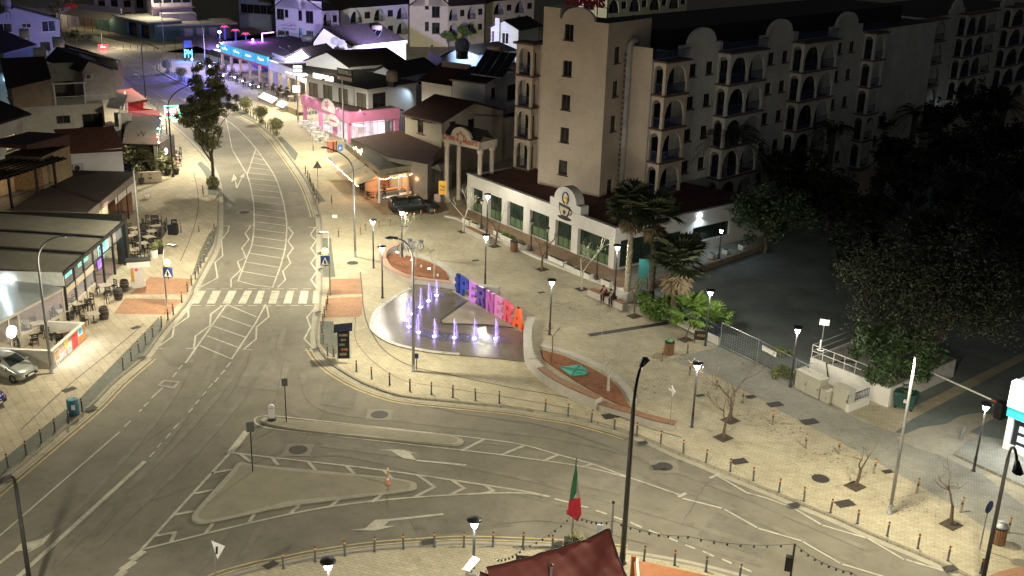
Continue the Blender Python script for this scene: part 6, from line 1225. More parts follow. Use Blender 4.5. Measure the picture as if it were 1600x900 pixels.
# classic lantern posts on the cafe terrace
def lantern_post(base,label,w=0):
    b=G(*base,.12);t=thing('lantern_post',label,'lamp post',b,'black classic lantern posts round the cafe');h=2.9
    MB().lathe([(.2,0),(.2,.08),(.12,.14),(.14,.3),(.07,.5),(.06,1.2),(.08,1.25),(.045,1.3),(.04,h-.55),(.09,h-.5)],10,b).obj('post',DARK,t,True)
    MB().lathe([(.09,h-.5),(.17,h-.18)],6,b,False).obj('lantern_glass',mat('lantern_glass',(.35,.33,.28),.2,var=0,spec=.6) if not w else LENSW,t)
    MB().lathe([(.22,h-.18),(.2,h-.12),(.07,h),(.02,h+.12),(.001,h+.13)],8,b).obj('lantern_roof',DARK,t)
    if w: light('POINT',(b[0],b[1],h-.3),w,(.8,.92,1.),r=.1,parent=t)
for p,l in (((752,357),'black lantern post at the left end of the cafe terrace, behind the bench'),((829.5,391),'black lantern post before the fourth window bay of the cafe'),((854,403),'black lantern post left of the cafe door'),((932,437),'black lantern post before the widest cafe window')): lantern_post(p,l)
lantern_post((1123,404),'black lantern post among white planter cubes on the side terrace',12)
# ================================================================ BOLLARDS
ORANGE=mat('orange_band',(.75,.30,.03),.5,var=.1);BOLL=mat('bollard_paint',(.055,.058,.06),.5,var=.2);YBOLL=mat('yellow_bollard_paint',(.18,.15,.09),.6,var=.2)
def bproto(kind,h,r,body):
    t=thing('bollard','x','bollard',(0,0,-50),local=True)
    MB().lathe([(r*1.5,0),(r*1.5,.03),(r,.04),(r,h-.03),(r*.7,h),(.001,h+.005)],8).obj('post',body,t,True)
    MB().lathe([(r*1.03,h*.80),(r*1.03,h*.9)],8,cap=False).obj('reflective_band',ORANGE,t,True)
    if kind: MB().lathe([(r*1.03,h*.5),(r*1.03,h*.62)],8,cap=False).obj('dark_band',DARK,t,True)
    return t
B1=bproto(0,.86,.055,BOLL);B2=bproto(1,.95,.06,YBOLL)
usedB=[0,0]
def row(pts,first,group,proto=0,z=0):
    for i,(x,y) in enumerate(pts):
        p=G(x,y,z);lab=first.replace('#',nth(i+1));src=(B1,B2)[proto]
        if not usedB[proto]: usedB[proto]=1;o=src;o.location=V3(p);o['label']=lab
        else: o=copy_tree(src,p,label=lab)
        o['group']=group;o.rotation_euler=(rng.normal(0,.025),rng.normal(0,.025),rng.uniform(0,6))
row([(557,581),(581,592),(609,601),(640.5,610.5),(674,616),(707.5,621),(743,626),(780,630),(852,643),(887.5,650.5),(924,659.5),(960,670),(995,680),(1032,693),(1067.5,707.5),(1103,722.5),(1141,737),(1177,751),(1217,769),(1256,783),(1297.5,801),(1339.5,818),(1386,837.5),(1434,857),(1481,876),(1532,896)],'grey bollard on the plaza kerb, # counting right from the solar information panel','bollards along the plaza kerb')
row([(477.5,271),(481,277.5),(484,283),(486,290.5),(489,297.5),(491,304.5),(494.5,311),(498,318)],'dark bollard on the right kerb, # down from the triangular sign','bollards on the kerb by the restaurant')
row([(518,317.5),(529,370),(489.5,235.5)],'single dark bollard standing apart in the pavement, # of three before the awnings','stray bollards before the awnings')
row([(512,475),(509.5,484),(507,495.5),(504.5,507),(503,519.5),(505,536),(512,555),(522,557.5)],'grey bollard at the right end of the crossing, # towards the camera','bollards at the right end of the crossing')
row([(563,366),(571,360),(592,355),(609.5,352.5),(625,349),(641,347),(658,343),(679,340.5)],'short yellow bollard near the dark pickup, # from the street lamp','yellow bollards round the pickup',1)
row([(1034.5,563),(1074,552),(1077.5,586),(1119.5,608),(1160,629),(1207,663),(1259,700),(1310,709),(1365.5,739),(1432.5,770),(1501,800),(1575,832)],'yellow banded bollard on the edge of the grey lane, # from the slatted litter bin','yellow bollards along the grey lane',1)
row([(13,730),(41,710),(65,691),(86,674),(107,661),(129,642.5),(192.5,577.5),(205.5,564),(217.5,550.5),(228,539),(239,526),(252.5,511),(262.5,500),(271,491),(284,472.5),(293,456)],'dark bollard on the left kerb, # up from the bottom left corner','bollards along the left kerb')
row([(299.5,446),(305.5,436),(310,428),(314,419),(319,410),(322.5,401),(326,392),(330.5,382.5),(334,371),(335,360)],'dark bollard on the left kerb above the crossing, # going away','bollards above the crossing on the left')
row([(283,363),(311,362),(317.5,302)],'dark bollard standing alone on the left pavement, # from the black menu board','stray bollards on the left pavement')
row([(443,888),(492.5,877),(539,868),(585,862),(630.5,857.5),(679,855),(725,854.5),(770,854),(817,854.5),(863,859),(1006,876),(1054,883),(1103,893),(1155,905)],'grey bollard on the near pavement, # from its left end','bollards along the near pavement')
row([(376,170),(381,175),(391.5,182),(396,184),(401,188),(405.5,189),(415,200),(418.5,202),(422.5,206),(427,209)],'thin dark bollard between the clipped kerb shrubs, # from the leafy tree','bollards between the kerb shrubs')
row([(264.5,116.5),(269,118.5),(273.5,121),(279,123.5),(288.5,128.5),(293.5,131.5),(298.5,134)],'far dark bollard on the right kerb, # after the side street corner','far bollards after the side street')
row([(245.5,101),(246.5,107),(250,110),(250,99),(254,97),(260,96),(267,94.5),(276.5,92.5)],'far bollard on the rounded side street corner, # in the curve','bollards round the side street corner')
row([(229.5,158.5),(235,162),(240.5,165),(246.5,169.5)],'far dark bollard before the red awnings, # from the curved lamp','bollards before the red awnings')
row([(165,71),(173,73.5),(182,75),(193,76),(204,77),(215.5,78),(228.5,79),(241,79.5),(253.5,79.5)],'far bollard along the purple lit shops, # from the red glowing sign','bollards along the far pavement')
# ================================================================ PLANTERS, BENCHES, FOUNTAIN
PCON=mat('pale_concrete',(.42,.40,.36),.85,var=.08,bump=.1,stain=.14);SOIL=mat('red_soil',(.21,.085,.04),.95,var=.3,ns=3,bump=.6,stain=.1)
SLAT=mat('timber_slats',(.22,.115,.06),.6,var=.25,ns=5,bump=.5,wave=(4.,.6));PINKT=mat('pinkish_timber',(.36,.22,.15),.7,var=.2,ns=4,bump=.4,wave=(4.,.3))
def T3(pl,z): return [G(x,y,z) for x,y in pl]
p1=thing('planter','leaf shaped planter of red soil with three bare trees, nearest the road','planter',G(650,420),'curved bench planters')
out=dens(T3([(624,380),(608,384),(597,391),(593.5,400),(600,414),(610,422),(630,431),(647,435.5),(680,439.5),(712,443),(745,446.5),(779,450)],.5),5)
MB().strip(out,-.5,0,0,.47).obj('bench_wall',PCON,p1)
MB().strip(out[:45],-.52,.04,.472,.53).obj('bench_seat',PINKT,p1);MB().strip(out[44:],-.52,.04,.472,.52).obj('coping',PCON,p1)
sp=dens(T3([(603,404),(609,396),(640,400),(675,411),(694,423),(700,432),(699,437),(677,434),(645,429),(616,418),(603,404)],.08))
MB().prism(sp,.0,.08).obj('soil',SOIL,p1)
MB().strip(dens(T3([(609,394.5),(640,398),(676,409),(696,422),(703,433),(702,440)],.0)),-.55,0,0,.05).obj('kerb_ring',PCON,p1)
p2=thing('planter','leaf shaped planter of red soil with a teal panel lying in it','planter',G(910,590),'curved bench planters')
out=dens(T3([(836,495),(831.5,508),(830,522),(831,538),(834,553),(848,570),(868,586),(888,597),(905,605),(940,619.5)],.75),5)
MB().strip(out,.0,.55,0,.72).obj('bench_wall',PCON,p2)
MB().strip(out[:23],-.03,.57,.722,.77).obj('coping',PCON,p2);MB().strip(out[26:],-.03,.57,.722,.8).obj('bench_seat',SLAT,p2)
o2=dens(T3([(942,627),(962,633),(987,640),(1020,650),(1058,659)],.4),5)
MB().strip(o2,.0,.55,0,.38).obj('low_bench_wall',PCON,p2);MB().strip(o2,-.03,.57,.382,.45).obj('low_bench_seat',SLAT,p2)
sp=dens(T3([(845,546),(875,554),(905,566),(940,584),(965,604),(980,629),(983,637),(945,620),(905,597),(870,575),(850,560),(845,546)],.1))
MB().prism(sp,0,.1).obj('soil',SOIL,p2)
MB().strip(dens(T3([(843,543),(875,552),(906,563),(942,581),(968,602),(984,628)],0)),-.5,0,0,.14).obj('kerb_ring',PCON,p2)
TEAL=mat('teal_plastic',(.03,.32,.24),.5,var=.1)
te=T3([(875,574),(907,570),(919.5,581),(915,586),(892.5,587.5)],.14)
tp=tag(MB().prism(te,.12,.17).obj('plastic_panel',TEAL),'teal plastic panel lying on the red soil of the lower planter','panel')
tl_=MB()
for a,b in ((0,2),(0,3),(1,4),(1,3)): tl_.tube([te[a]+[0,0,.05],te[b]+[0,0,.05]],.04,4)
tl_.obj('ribs',mat('teal_ribs',(.02,.2,.16),.5),tp)
def bench(b0,b1,label,seat=SLAT,w=.62,h=.5):
    A,B=G(*b0),G(*b1);f=Fr(A,B);t=thing('bench',label,'bench',A,'long concrete benches with timber tops')
    MB().box(0,f.L,-w,0,0,h,f).obj('base',PCON,t);MB().box(.05,f.L-.05,-w+.06,-.06,h+.002,h+.06,f).obj('seat',seat,t);return f
bench((726,363),(764,382),'long concrete bench with brown timber top beside the cafe trees')
bf=bench((917.5,461.5),(972,485.5),'long concrete bench where two people in dark clothes sit')
# fountain
WET=mat('wet_concrete',(.15,.132,.11),.27,var=.18,ns=.5,bump=.12,stain=.2,spec=.5);STG=mat('stage_concrete',(.33,.29,.225),.5,var=.12,ns=.6,stain=.2)
WATER=mat('shallow_water',(.10,.095,.11),.06,var=.2,ns=2,bump=.5,spec=.6)
fo=thing('fountain','low round fountain basin with purple lit water jets and a wet floor','fountain',G(690,510))
ol=dens(T3([(651,443),(621,459),(597,475),(583,489),(577.5,504.5),(579,515),(595,529),(618,539.5),(647.5,546.5),(682.5,552),(726,555.5),(770,559),(805,563),(833,566)],.07),5)
ins=T3([(832,540),(829,518),(833,500),(800,480),(779,461),(745,458),(712,453),(680,448)],.07)
MB().prism(ol+ins,0,.07).obj('basin_floor',WET,fo)
MB().strip(ol[2:50],-.35,-.0,.0,.10).obj('basin_rim',mat('splashed_rim',(.40,.38,.33),.4,var=.35,ns=2,stain=.2),fo)
st=T3([(686,501),(731.5,469),(712,455),(742,458),(779,462),(830,500),(828,520),(759.5,506),(693,505.5)],.09)
MB().prism([st[0],st[1],T3([(735,466)],.09)[0],*st[4:]],.0,.09).obj('stage',STG,fo)
MB().strip(T3([(733,468),(688,500),(691,505),(760,507.5),(818,514)],.1),-.12,.12,.098).obj('slot_drain',DG,fo)
wp=dens(T3([(637,492),(629,503),(634,514),(652,524),(680,531),(712,534),(745,536),(778,537),(812,537),(814,528),(778,525),(744,523),(712,521),(684,519),(660,513),(648,503),(660,484),(676,470),(690,462),(684,458),(668,465),(650,479),(637,492)],.075))
MB().sheet(wp,.078).obj('water_film',WATER,fo)
for x,y,r in ((639,497,.9),(655,521,.8),(741,531,1.1),(752,534,.9),(700,529,.7)): pass
VIO=(.42,.33,1.)
JET=mat('jet_water',(.5,.48,.8),.25,var=0,em=(.34,.22,1.),es=1.3,alpha=.75);NOZ=glow('jet_lamp_lens',(.65,.55,1.),30)  # violet lamp light also put into the water as tint and emission
jets=[(635.6,500,1.75),(638.8,510.6,1.45),(644,490.5,1.5),(654,519.4,1.5),(656.8,480,1.65),(669.4,470.4,1.5),(682,461.6,1.3),(678.7,525.5,1.4),(709.6,527.6,1.5),(741,529,1.6),(773.9,529,1.6)]
jl=['leftmost','one in front of the leftmost','third from the left','front left corner','fourth along the back','second from the back','rearmost, beside the planter wall','first of the front row','second of the front row','third of the front row','last of the front row, nearest the orange letter']
for (x,y,h),l in zip(jets,jl):
    b=G(x,y,.08);t=thing('water_jet','purple lit water jet, '+l,'water jet',b,'purple lit water jets of the fountain')
    m=MB();r=random.Random(int(x*7))
    m.tube([b]+[(b[0]+r.gauss(0,.012),b[1]+r.gauss(0,.012),b[2]+h*k/9) for k in range(1,10)],[.03]+[r.uniform(.018,.045) for _ in range(8)]+[.012],6)
    a0_=r.uniform(0,6.28)
    for s in range(2):
        a=a0_+r.gauss(0,.5);q=r.uniform(.12,.26);hh=h*r.uniform(.8,.95);pts=[]
        for k in range(8):
            u_=k/7;pts.append((b[0]+math.cos(a)*q*u_+r.gauss(0,.008),b[1]+math.sin(a)*q*u_+r.gauss(0,.008),b[2]+hh*(1-u_**3)+.02))
        m.tube(pts,[.012]+[r.uniform(.006,.02) for _ in range(6)]+[.008],4)
    for s in range(190):
        a=a0_+r.gauss(0,1.2);u_=r.random()**.7;q=.30*u_+abs(r.gauss(0,.03));z=h*(1.03-u_**3)*r.uniform(.05,1);m.ball((b[0]+q*math.cos(a),b[1]+q*math.sin(a),b[2]+max(.02,z)),r.uniform(.006,.017),4,3)
    for s in range(60):
        a=r.uniform(0,6.28);q=abs(r.gauss(0,.5));m.ball((b[0]+q*math.cos(a),b[1]+q*math.sin(a),b[2]+r.uniform(.0,.10)),r.uniform(.006,.016),4,3)
    m.obj('water',JET,t,True)
    MB().lathe([(.12,0),(.12,.03),(.05,.05)],10,b).obj('nozzle_lamp',NOZ,t)
    light('POINT',(b[0],b[1],b[2]+.35),10,VIO,r=.06,parent=t)
# letter sign
L0,L1=G(711.5,455.5,.09),G(818,518.5,.09);lf_=Fr(L0,L1)
ls=thing('letter_sign','row of giant coloured block letters with a hash sign beside the fountain','letter sign',L0)
LC=[((.015,.03,.22),'hash'),((.02,.05,.30),'P'),((.45,.16,.55),'E'),((.07,.03,.20),'R'),((.42,.10,.40),'N'),((.62,.22,.50),'E'),((.62,.09,.13),'R'),((.75,.13,.035),'A')]
ex=[(711.5,455.5),(719.5,459.5),(733.5,467.5),(745.5,475.5),(759.5,484.5),(773,493),(787,501.5),(801,509.5),(817.5,518.5)]
av=[lf_.hit(x,y)[0] for x,y in ex]
def glyph(ch,a0,a1,z,h,fr,b0,b1):
    w=a1-a0;s=.30*w;hs=h*.2;m=MB();X=lambda t:a0+t*w
    if ch=='hash':
        for c in (.34,.68): m.extr(fr,[(X(c-.14)-.0,z),(X(c+.12),z),(X(c+.2),z+h),(X(c-.06),z+h)],b0,b1)
        for c in (.33,.68): m.box(X(.02),X(1),b0+.01,b1+.012,z+h*(c-.1),z+h*(c+.1),fr)
    elif ch=='E':
        m.box(X(0),X(.36),b0,b1,z,z+h,fr)
        for q in (0,.4,.8): m.box(X(.36),X(.97 if q!=.4 else .88),b0,b1,z+h*q,z+h*(q+.2),fr)
    elif ch in 'PR':
        m.box(X(0),X(.34),b0,b1,z,z+h,fr)
        # bowl as a thick C
        o_=[];i_=[]
        for k in range(13):
            t=math.pi/2-math.pi*k/12;o_.append((X(.58)+.40*w*math.cos(t),z+h*.70+h*.30*math.sin(t)));i_.append((X(.58)+.10*w*math.cos(t),z+h*.70+h*.10*math.sin(t)))
        for k in range(12): m.extr(fr,[o_[k],o_[k+1],i_[k+1],i_[k]],b0,b1)
        m.box(X(.34),X(.58),b0,b1,z+h*.8,z+h,fr).box(X(.34),X(.58),b0,b1,z+h*.4,z+h*.6,fr)
        if ch=='R': m.extr(fr,[(X(.64),z),(X(1.0),z),(X(.72),z+h*.42),(X(.4),z+h*.42)],b0,b1)
    elif ch=='N':
        m.box(X(0),X(.32),b0,b1,z,z+h,fr).box(X(.68),X(1),b0,b1,z,z+h,fr);m.extr(fr,[(X(.32),z+h),(X(.30),z+h*.98),(X(.30),z+h*.55),(X(.68),z),(X(.70),z+.02),(X(.70),z+h*.45)],b0+.01,b1-.01)
    elif ch=='A':
        m.extr(fr,[(X(0),z),(X(.3),z),(X(.62),z+h),(X(.36),z+h)],b0,b1);m.extr(fr,[(X(.7),z),(X(1),z),(X(.64),z+h),(X(.38),z+h)],b0+.004,b1-.004);m.box(X(.28),X(.74),b0+.01,b1-.01,z+h*.2,z+h*.4,fr)
    return m
for i,(c,ch) in enumerate(LC):
    o=glyph(ch,av[i]+.07,av[i+1]-.07,.14,1.6,lf_,-.14,.1).obj('letter',mat('letter_paint_%d'%i,c,.45,var=.06),ls)
    o['label']=('blue hash sign' if ch=='hash' else ['','blue letter P','violet letter E','dark purple letter R','magenta letter N','pink letter E','coral red letter R','orange letter A'][i])
MB().box(-.1,lf_.L+.1,-.3,.2,.085,.14,lf_).obj('plinth',STG,ls)
light('SPOT',lf_(2.4,1.6,.25),40,(.62,.40,1.),r=.1,ang=110,aim=lf_(2.6,0,1.),parent=ls)
# blue-white tree uplights in the upper planter
for (x,y),(tx,ty),l in (((620.5,398),(626,403),'small bright spike lamp left of the first lit tree in the upper planter'),((644,409.5),(650,414),'small bright spike lamp beside the middle tree of the upper planter'),((670.5,424),(678.5,433.5),'brightest small spike lamp, by the right tree of the upper planter')):
    b=G(x,y,.08);t=thing('spike_lamp',l,'garden lamp',b,'spike lamps in the upper planter');q=G(tx,ty,.08)
    MB().lathe([(.02,0),(.02,.1),(.06,.12),(.075,.24)],8,b).obj('housing',DARK,t);MB().lathe([(.07,.242),(.001,.25)],8,b).obj('lens',glow('spike_lens',(.9,.95,1.),200),t)
    light('SPOT',(b[0],b[1],b[2]+.3),60,(1.,.97,.92),r=.05,ang=70,aim=(q[0],q[1],1.2),parent=t)
for x,y in ((632,403),(658,419),(684,433)): 
    b=G(x,y,.08);tag(MB().lathe([(.02,0),(.02,.1),(.1,.12),(.08,.28)],8,b).obj('unlit_spike_lamp',LGREY),{632:'unlit spike lamp by the left tree of the upper planter',658:'unlit spike lamp in the middle of the upper planter',684:'unlit spike lamp at the right tip of the upper planter'}[x],'garden lamp','spike lamps in the upper planter')
# ================================================================ VEGETATION
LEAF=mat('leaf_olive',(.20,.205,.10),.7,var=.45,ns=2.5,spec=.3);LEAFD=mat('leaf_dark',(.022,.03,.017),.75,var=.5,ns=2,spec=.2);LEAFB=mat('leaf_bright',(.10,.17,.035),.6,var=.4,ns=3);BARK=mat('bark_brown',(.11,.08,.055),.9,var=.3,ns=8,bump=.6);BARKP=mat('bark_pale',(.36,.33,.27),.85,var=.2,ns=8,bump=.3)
FROND=mat('palm_frond',(.10,.12,.06),.65,var=.4,ns=3);DEADF=mat('dead_frond',(.22,.17,.10),.85,var=.3,ns=5);FANB=mat('fan_palm_bright',(.15,.24,.05),.5,var=.3,ns=3)
def leafcloud(m,cs,n,size,r,flat=1.,droop=0.):
    "many leaf quads spread round clump centres"
    for k in range(n):
        c,cr=cs[r.randrange(len(cs))];d=np.array([r.gauss(0,1),r.gauss(0,1),r.gauss(0,1)*flat]);d/=np.linalg.norm(d)+1e-6
        p=np.array(c)+d*cr*(r.random()**.45)
        u=np.array([r.gauss(0,1),r.gauss(0,1),r.gauss(0,.7)-droop]);u/=np.linalg.norm(u);v=np.cross(u,[r.gauss(0,1),r.gauss(0,1),r.gauss(0,1)]);v/=np.linalg.norm(v)+1e-6
        s=size*r.uniform(.6,1.5);m.add([p-u*s,p+v*s*.38,p+u*s,p-v*s*.38],[(0,1,2,3)])
def branch(m,p,d,L,r0,lev,r,tips,bend=.25,split=(2,3),nn=5,spread=.6,up_=.15):
    pts=[np.array(p,float)];d=np.array(d,float)
    for k in range(4):
        d=d+np.array([r.gauss(0,bend*.5),r.gauss(0,bend*.5),r.gauss(0,bend*.3)+up_*.3]);d/=np.linalg.norm(d);pts.append(pts[-1]+d*L/4)
    m.tube(pts,[max(.011,r0*(1-.11*k)) for k in range(5)],nn,False)
    if lev<=0: tips.append(pts[-1]);tips.append(pts[2]);return
    for k in range(r.randint(*split)):
        q=pts[r.choice((3,4,4))];e=d+np.array([r.gauss(0,spread),r.gauss(0,spread),r.gauss(0,spread*.5)+up_]);e/=np.linalg.norm(e)
        branch(m,q,e,L*r.uniform(.55,.85),r0*.52,lev-1,r,tips,bend,split,max(3,nn-1),spread,up_)
def bare_tree(base,top,label,seed,m_=BARK,lev=3,twist=.25,leaves=0,lean=0.,r0=.095,split=(2,3),spread=.6,trunkf=.36,z=0,grate=True):
    r=random.Random(seed);b=G(*base,z);H=max(1.5,up(b,base[0] if abs(top[0]-base[0])<3 else top[0],top[1])-z);t=thing('bare_tree',label,'tree',b,'small bare street trees')
    m=MB();tips=[];d=np.array([lean+r.gauss(0,.06),r.gauss(0,.06),1.]);tl=H*trunkf
    pts=[b,b+d*tl*.5+[r.gauss(0,.04),r.gauss(0,.04),0],b+d*tl];m.tube(pts,[r0*1.25,r0,r0*.85],7,False)
    n=r.randint(2,3)
    for k in range(n):
        a=k*6.28/n+r.random();e=np.array([math.cos(a)*.7+lean*.5,math.sin(a)*.7,1.15]);e/=np.linalg.norm(e);branch(m,pts[-1],e,(H-tl)*.58,r0*.6,lev,r,tips,twist,split,5,spread)
    m.obj('trunk',m_,t)
    if leaves:
        lm=MB();leafcloud(lm,[(q,.22) for q in tips],leaves,.05,r);lm.obj('leaves',LEAFB,t)
    if grate:
        q=[(b[0]+.55*(ca*.8-sa*.6),b[1]+.55*(ca*.6+sa*.8)) for ca,sa in ((-1,-.9),(1,-.9),(1,.9),(-1,.9))];structure(MB().sheet([(x*.9+b[0]*.1,y*.9+b[1]*.1) for x,y in q],z+.013).obj('tree_pit',mat('tree_pit_soil',(.06,.045,.03),.95,var=.4,ns=6,bump=.6)))
bare_tree((724,362),(713,306),'pale bare tree at the left end of the long cafe bench',1,BARKP,leaves=120)
bare_tree((773,385),(775,322),'bare tree at the right end of the long cafe bench',2,BARK)
bare_tree((847,421),(845,366),'bare tree on the plaza in front of the cafe door',3,BARK)
bare_tree((909,452),(907,384),'bare tree with a few yellow leaves left of the seated people',4,BARKP,leaves=260)
bare_tree((991,494),(990,432),'slender young tree with sparse leaves beside the end of the bench',5,BARK,leaves=420,lev=2,trunkf=.55,r0=.06)
bare_tree((1071,531),(1078,490),'small leaning young tree beside the dark restaurant board',6,BARK,leaves=200,lev=2,lean=.15,trunkf=.6,r0=.05)
bare_tree((950,610),(955,542),'wide bare tree in the red soil of the lower planter',7,BARKP,lev=4,z=.1,grate=False,r0=.1,spread=.7,trunkf=.28)
bare_tree((861,567),(862,512),'thin bare sapling at the left end of the lower planter',8,BARK,lev=2,trunkf=.7,r0=.04,z=.1,grate=False)
bare_tree((1141,657),(1135,562),'large bare tree in the open paving, tallest of those by the kerb',9,BARK,lev=4,spread=.7,r0=.09)
bare_tree((1130,684),(1140,622),'small bare tree just below the large bare one by the kerb',10,BARK,lev=3,lean=.1)
bare_tree((1336,760),(1355,690),'leaning forked bare tree left of the tall pale street lamp',11,BARK,lev=2,lean=.25,split=(2,3))
bare_tree((1486,820),(1500,738),'twisted bare tree between the tall pale lamp and the blue round sign',12,BARK,lev=2,twist=.5,spread=.8,split=(2,3))
bare_tree((626,403),(624,345),'brightly lit tree at the left of the upper planter',13,BARKP,z=.08,grate=False,leaves=160,lev=3,r0=.06)
bare_tree((650,414),(655,372),'lit bare tree in the middle of the upper planter',14,BARKP,z=.08,grate=False,r0=.055)
bare_tree((678.5,433.5),(690,372),'lit bare tree at the right of the upper planter',15,BARKP,z=.08,grate=False,r0=.06)
# big leafy tree by the left road
def leafy_tree(name,base,label,H,R,crown0,seed,leafm,n,size,trunk=.3,group=None,shape=1.2,clumps=60,cat='tree',lim=3):
    r=random.Random(seed);b=G(*base) if len(base)==2 else np.array(base,float);t=thing(name,label,cat,b,group)
    m=MB();tips=[]
    m.tube([b,b+[.1,0,crown0*.5],b+[.0,.1,crown0]],[trunk,trunk*.8,trunk*.7],8)
    for k in range(lim+2):
        a=k*6.28/(lim+2)+r.random();branch(m,b+np.array([0,0,crown0*r.uniform(.7,1.)]),[math.cos(a)*.5,math.sin(a)*.5,1.],(H-crown0)*(.3 if H>12 else .42),trunk*.45,2,r,tips,.3,(2,3),5,.55)
    m.obj('trunk',BARK,t)
    cs=[];zc=(H+crown0)/2
    for k in range(clumps):
        d=np.array([r.gauss(0,1),r.gauss(0,1),r.gauss(0,1)]);d/=np.linalg.norm(d);f=r.random()**.5
        cs.append((b+np.array([d[0]*R*f,d[1]*R*f,zc+d[2]*(H-crown0)/2*f]),R*r.uniform(.14,.30)))
    for q in tips: cs.append((q,R*.2))
    l=MB();leafcloud(l,cs,n,size,r);l.obj('crown',leafm,t);return t
leafy_tree('leafy_tree',(333,290),'tall dense olive green tree on the left kerb of the upper road',14.2,2.2,3.6,21,LEAF,22000,.13,.22,clumps=95)
b=G(333,292);l=MB();leafcloud(l,[(b+np.array([0,0,.5]),.7)],900,.12,random.Random(4));tag(l.obj('shrub',LEAF),'low shrub at the foot of the tall leafy tree','shrub')
# clipped ball shrubs on stems along the kerb
def ball_shrub(base,label,h,seed,src=[None]):
    b=G(*base)
    if src[0] is None:
        r=random.Random(seed);t=thing('ball_shrub',label,'shrub',b,'clipped shrubs along the upper kerb',local=True);m=MB().tube([(0,0,0),(.03,0,.9)],[.07,.05],6);m.obj('trunk',BARK,t);l=MB();leafcloud(l,[((r.gauss(0,.25),r.gauss(0,.25),1.5+r.gauss(0,.15)),.62) for _ in range(12)],2600,.1,r);leafcloud(l,[((0,0,.2),.45)],260,.1,r);l.obj('crown',LEAF,t);src[0]=t
    else: copy_tree(src[0],b,rng.uniform(0,6),label,sc=h)
for p,l,h in (((432,212),'round clipped shrub nearest the pink shop kerb',1.),((409,192),'round clipped shrub second from the pink shop kerb',1.),((385,177),'round clipped shrub beside the right edge of the leafy tree',1.),((310,138),'clipped shrub just left above the leafy tree top',1.),((283,125),'clipped shrub between the far kerb bollards',.9),((262,114),'clipped shrub nearest the side street corner',1.)): ball_shrub(p,l,h,31)
# washingtonia palms by the cafe
def fan_leaf(m,o,d,L,r,blades=11,droop=.3):
    d=np.array(d,float);d/=np.linalg.norm(d);s=np.cross(d,[0,0,1.]);s/=np.linalg.norm(s)+1e-6;n=np.cross(s,d);tip=o+d*L*.5-np.array([0,0,droop*.1*L]);m.tube([o,tip],.015,3,False)
    for k in range(blades):
        a=(k/(blades-1)-.5)*2.6;e=d*math.cos(a)+s*math.sin(a);w=.05*L
        p1=tip+e*L*.3+n*.02;p2=tip+e*L*.55-np.array([0,0,droop*.28*L*(.6+.8*r.random())]);q=np.cross(e,n);q=q/(np.linalg.norm(q)+1e-6)*w
        m.add([tip,p1-q,p2,p1+q],[(0,1,2,3)])
def fan_palm(base,top,label,seed,H=None,L=1.5,skirt=1.,trunk=.22,leafm=FROND,nl=46,tm=None,z=0,group='fan palms beside the cafe'):
    r=random.Random(seed);b=G(*base,z);H=H or up(b,*top);t=thing('fan_palm',label,'palm tree',b,group);m=MB();pr=[]
    n=int(H/.14)
    for k in range(n+1):
        zz=H*k/n;pr.append((trunk*(1.15-.3*k/n)*(1.12 if k%2 else .94),zz))
    m.lathe(pr,9,b)
    for k in range(int(H*26)):
        a=r.uniform(0,6.28);zz=r.uniform(.2,H);rr=trunk*1.0;p=b+np.array([math.cos(a)*rr,math.sin(a)*rr,zz]);o=np.array([math.cos(a),math.sin(a),.9]);m.add([p-[0,0,.06],p+np.cross(o,[0,0,1])*.07,p+o*.11,p-np.cross(o,[0,0,1])*.07],[(0,1,2,3)])
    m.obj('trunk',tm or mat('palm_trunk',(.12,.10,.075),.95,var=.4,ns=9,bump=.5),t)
    c=b+np.array([0,0,H]);l=MB()
    for k in range(nl):
        a=r.uniform(0,6.28);e=r.uniform(-.35,1.35);fan_leaf(l,c+[0,0,r.uniform(-.2,.3)],[math.cos(a)*math.cos(e),math.sin(a)*math.cos(e),math.sin(e)],L*r.uniform(.8,1.2),r)
    l.obj('crown',leafm,t)
    if skirt:
        l=MB()
        for k in range(40):
            a=r.uniform(0,6.28);fan_leaf(l,c-[0,0,r.uniform(.1,.5)*skirt],[math.cos(a)*.5,math.sin(a)*.5,-1.],L*r.uniform(.7,1.)*skirt,r,7,.1)
        l.obj('dead_skirt',DEADF,t)
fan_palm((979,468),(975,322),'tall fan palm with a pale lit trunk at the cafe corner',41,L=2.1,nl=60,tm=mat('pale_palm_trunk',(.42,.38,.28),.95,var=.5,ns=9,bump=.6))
fan_palm((1016,476),(1016,335),'tall fan palm just right of the pale trunked one',42,L=2.1,nl=60)
fan_palm((1052,505),(1050,408),'broad fan palm with a bushy crown before the dark car park',43,L=2.4,nl=60,trunk=.3)
fan_palm((1078,510),(1088,492),'low bright green fan palm lit by the plaza lamp',44,H=1.1,L=1.9,skirt=0,leafm=FANB,nl=40)
fan_palm((1112,520),(1115,505),'second low bright green fan palm nearer the wire fence',45,H=.9,L=1.7,skirt=0,leafm=FANB,nl=36)
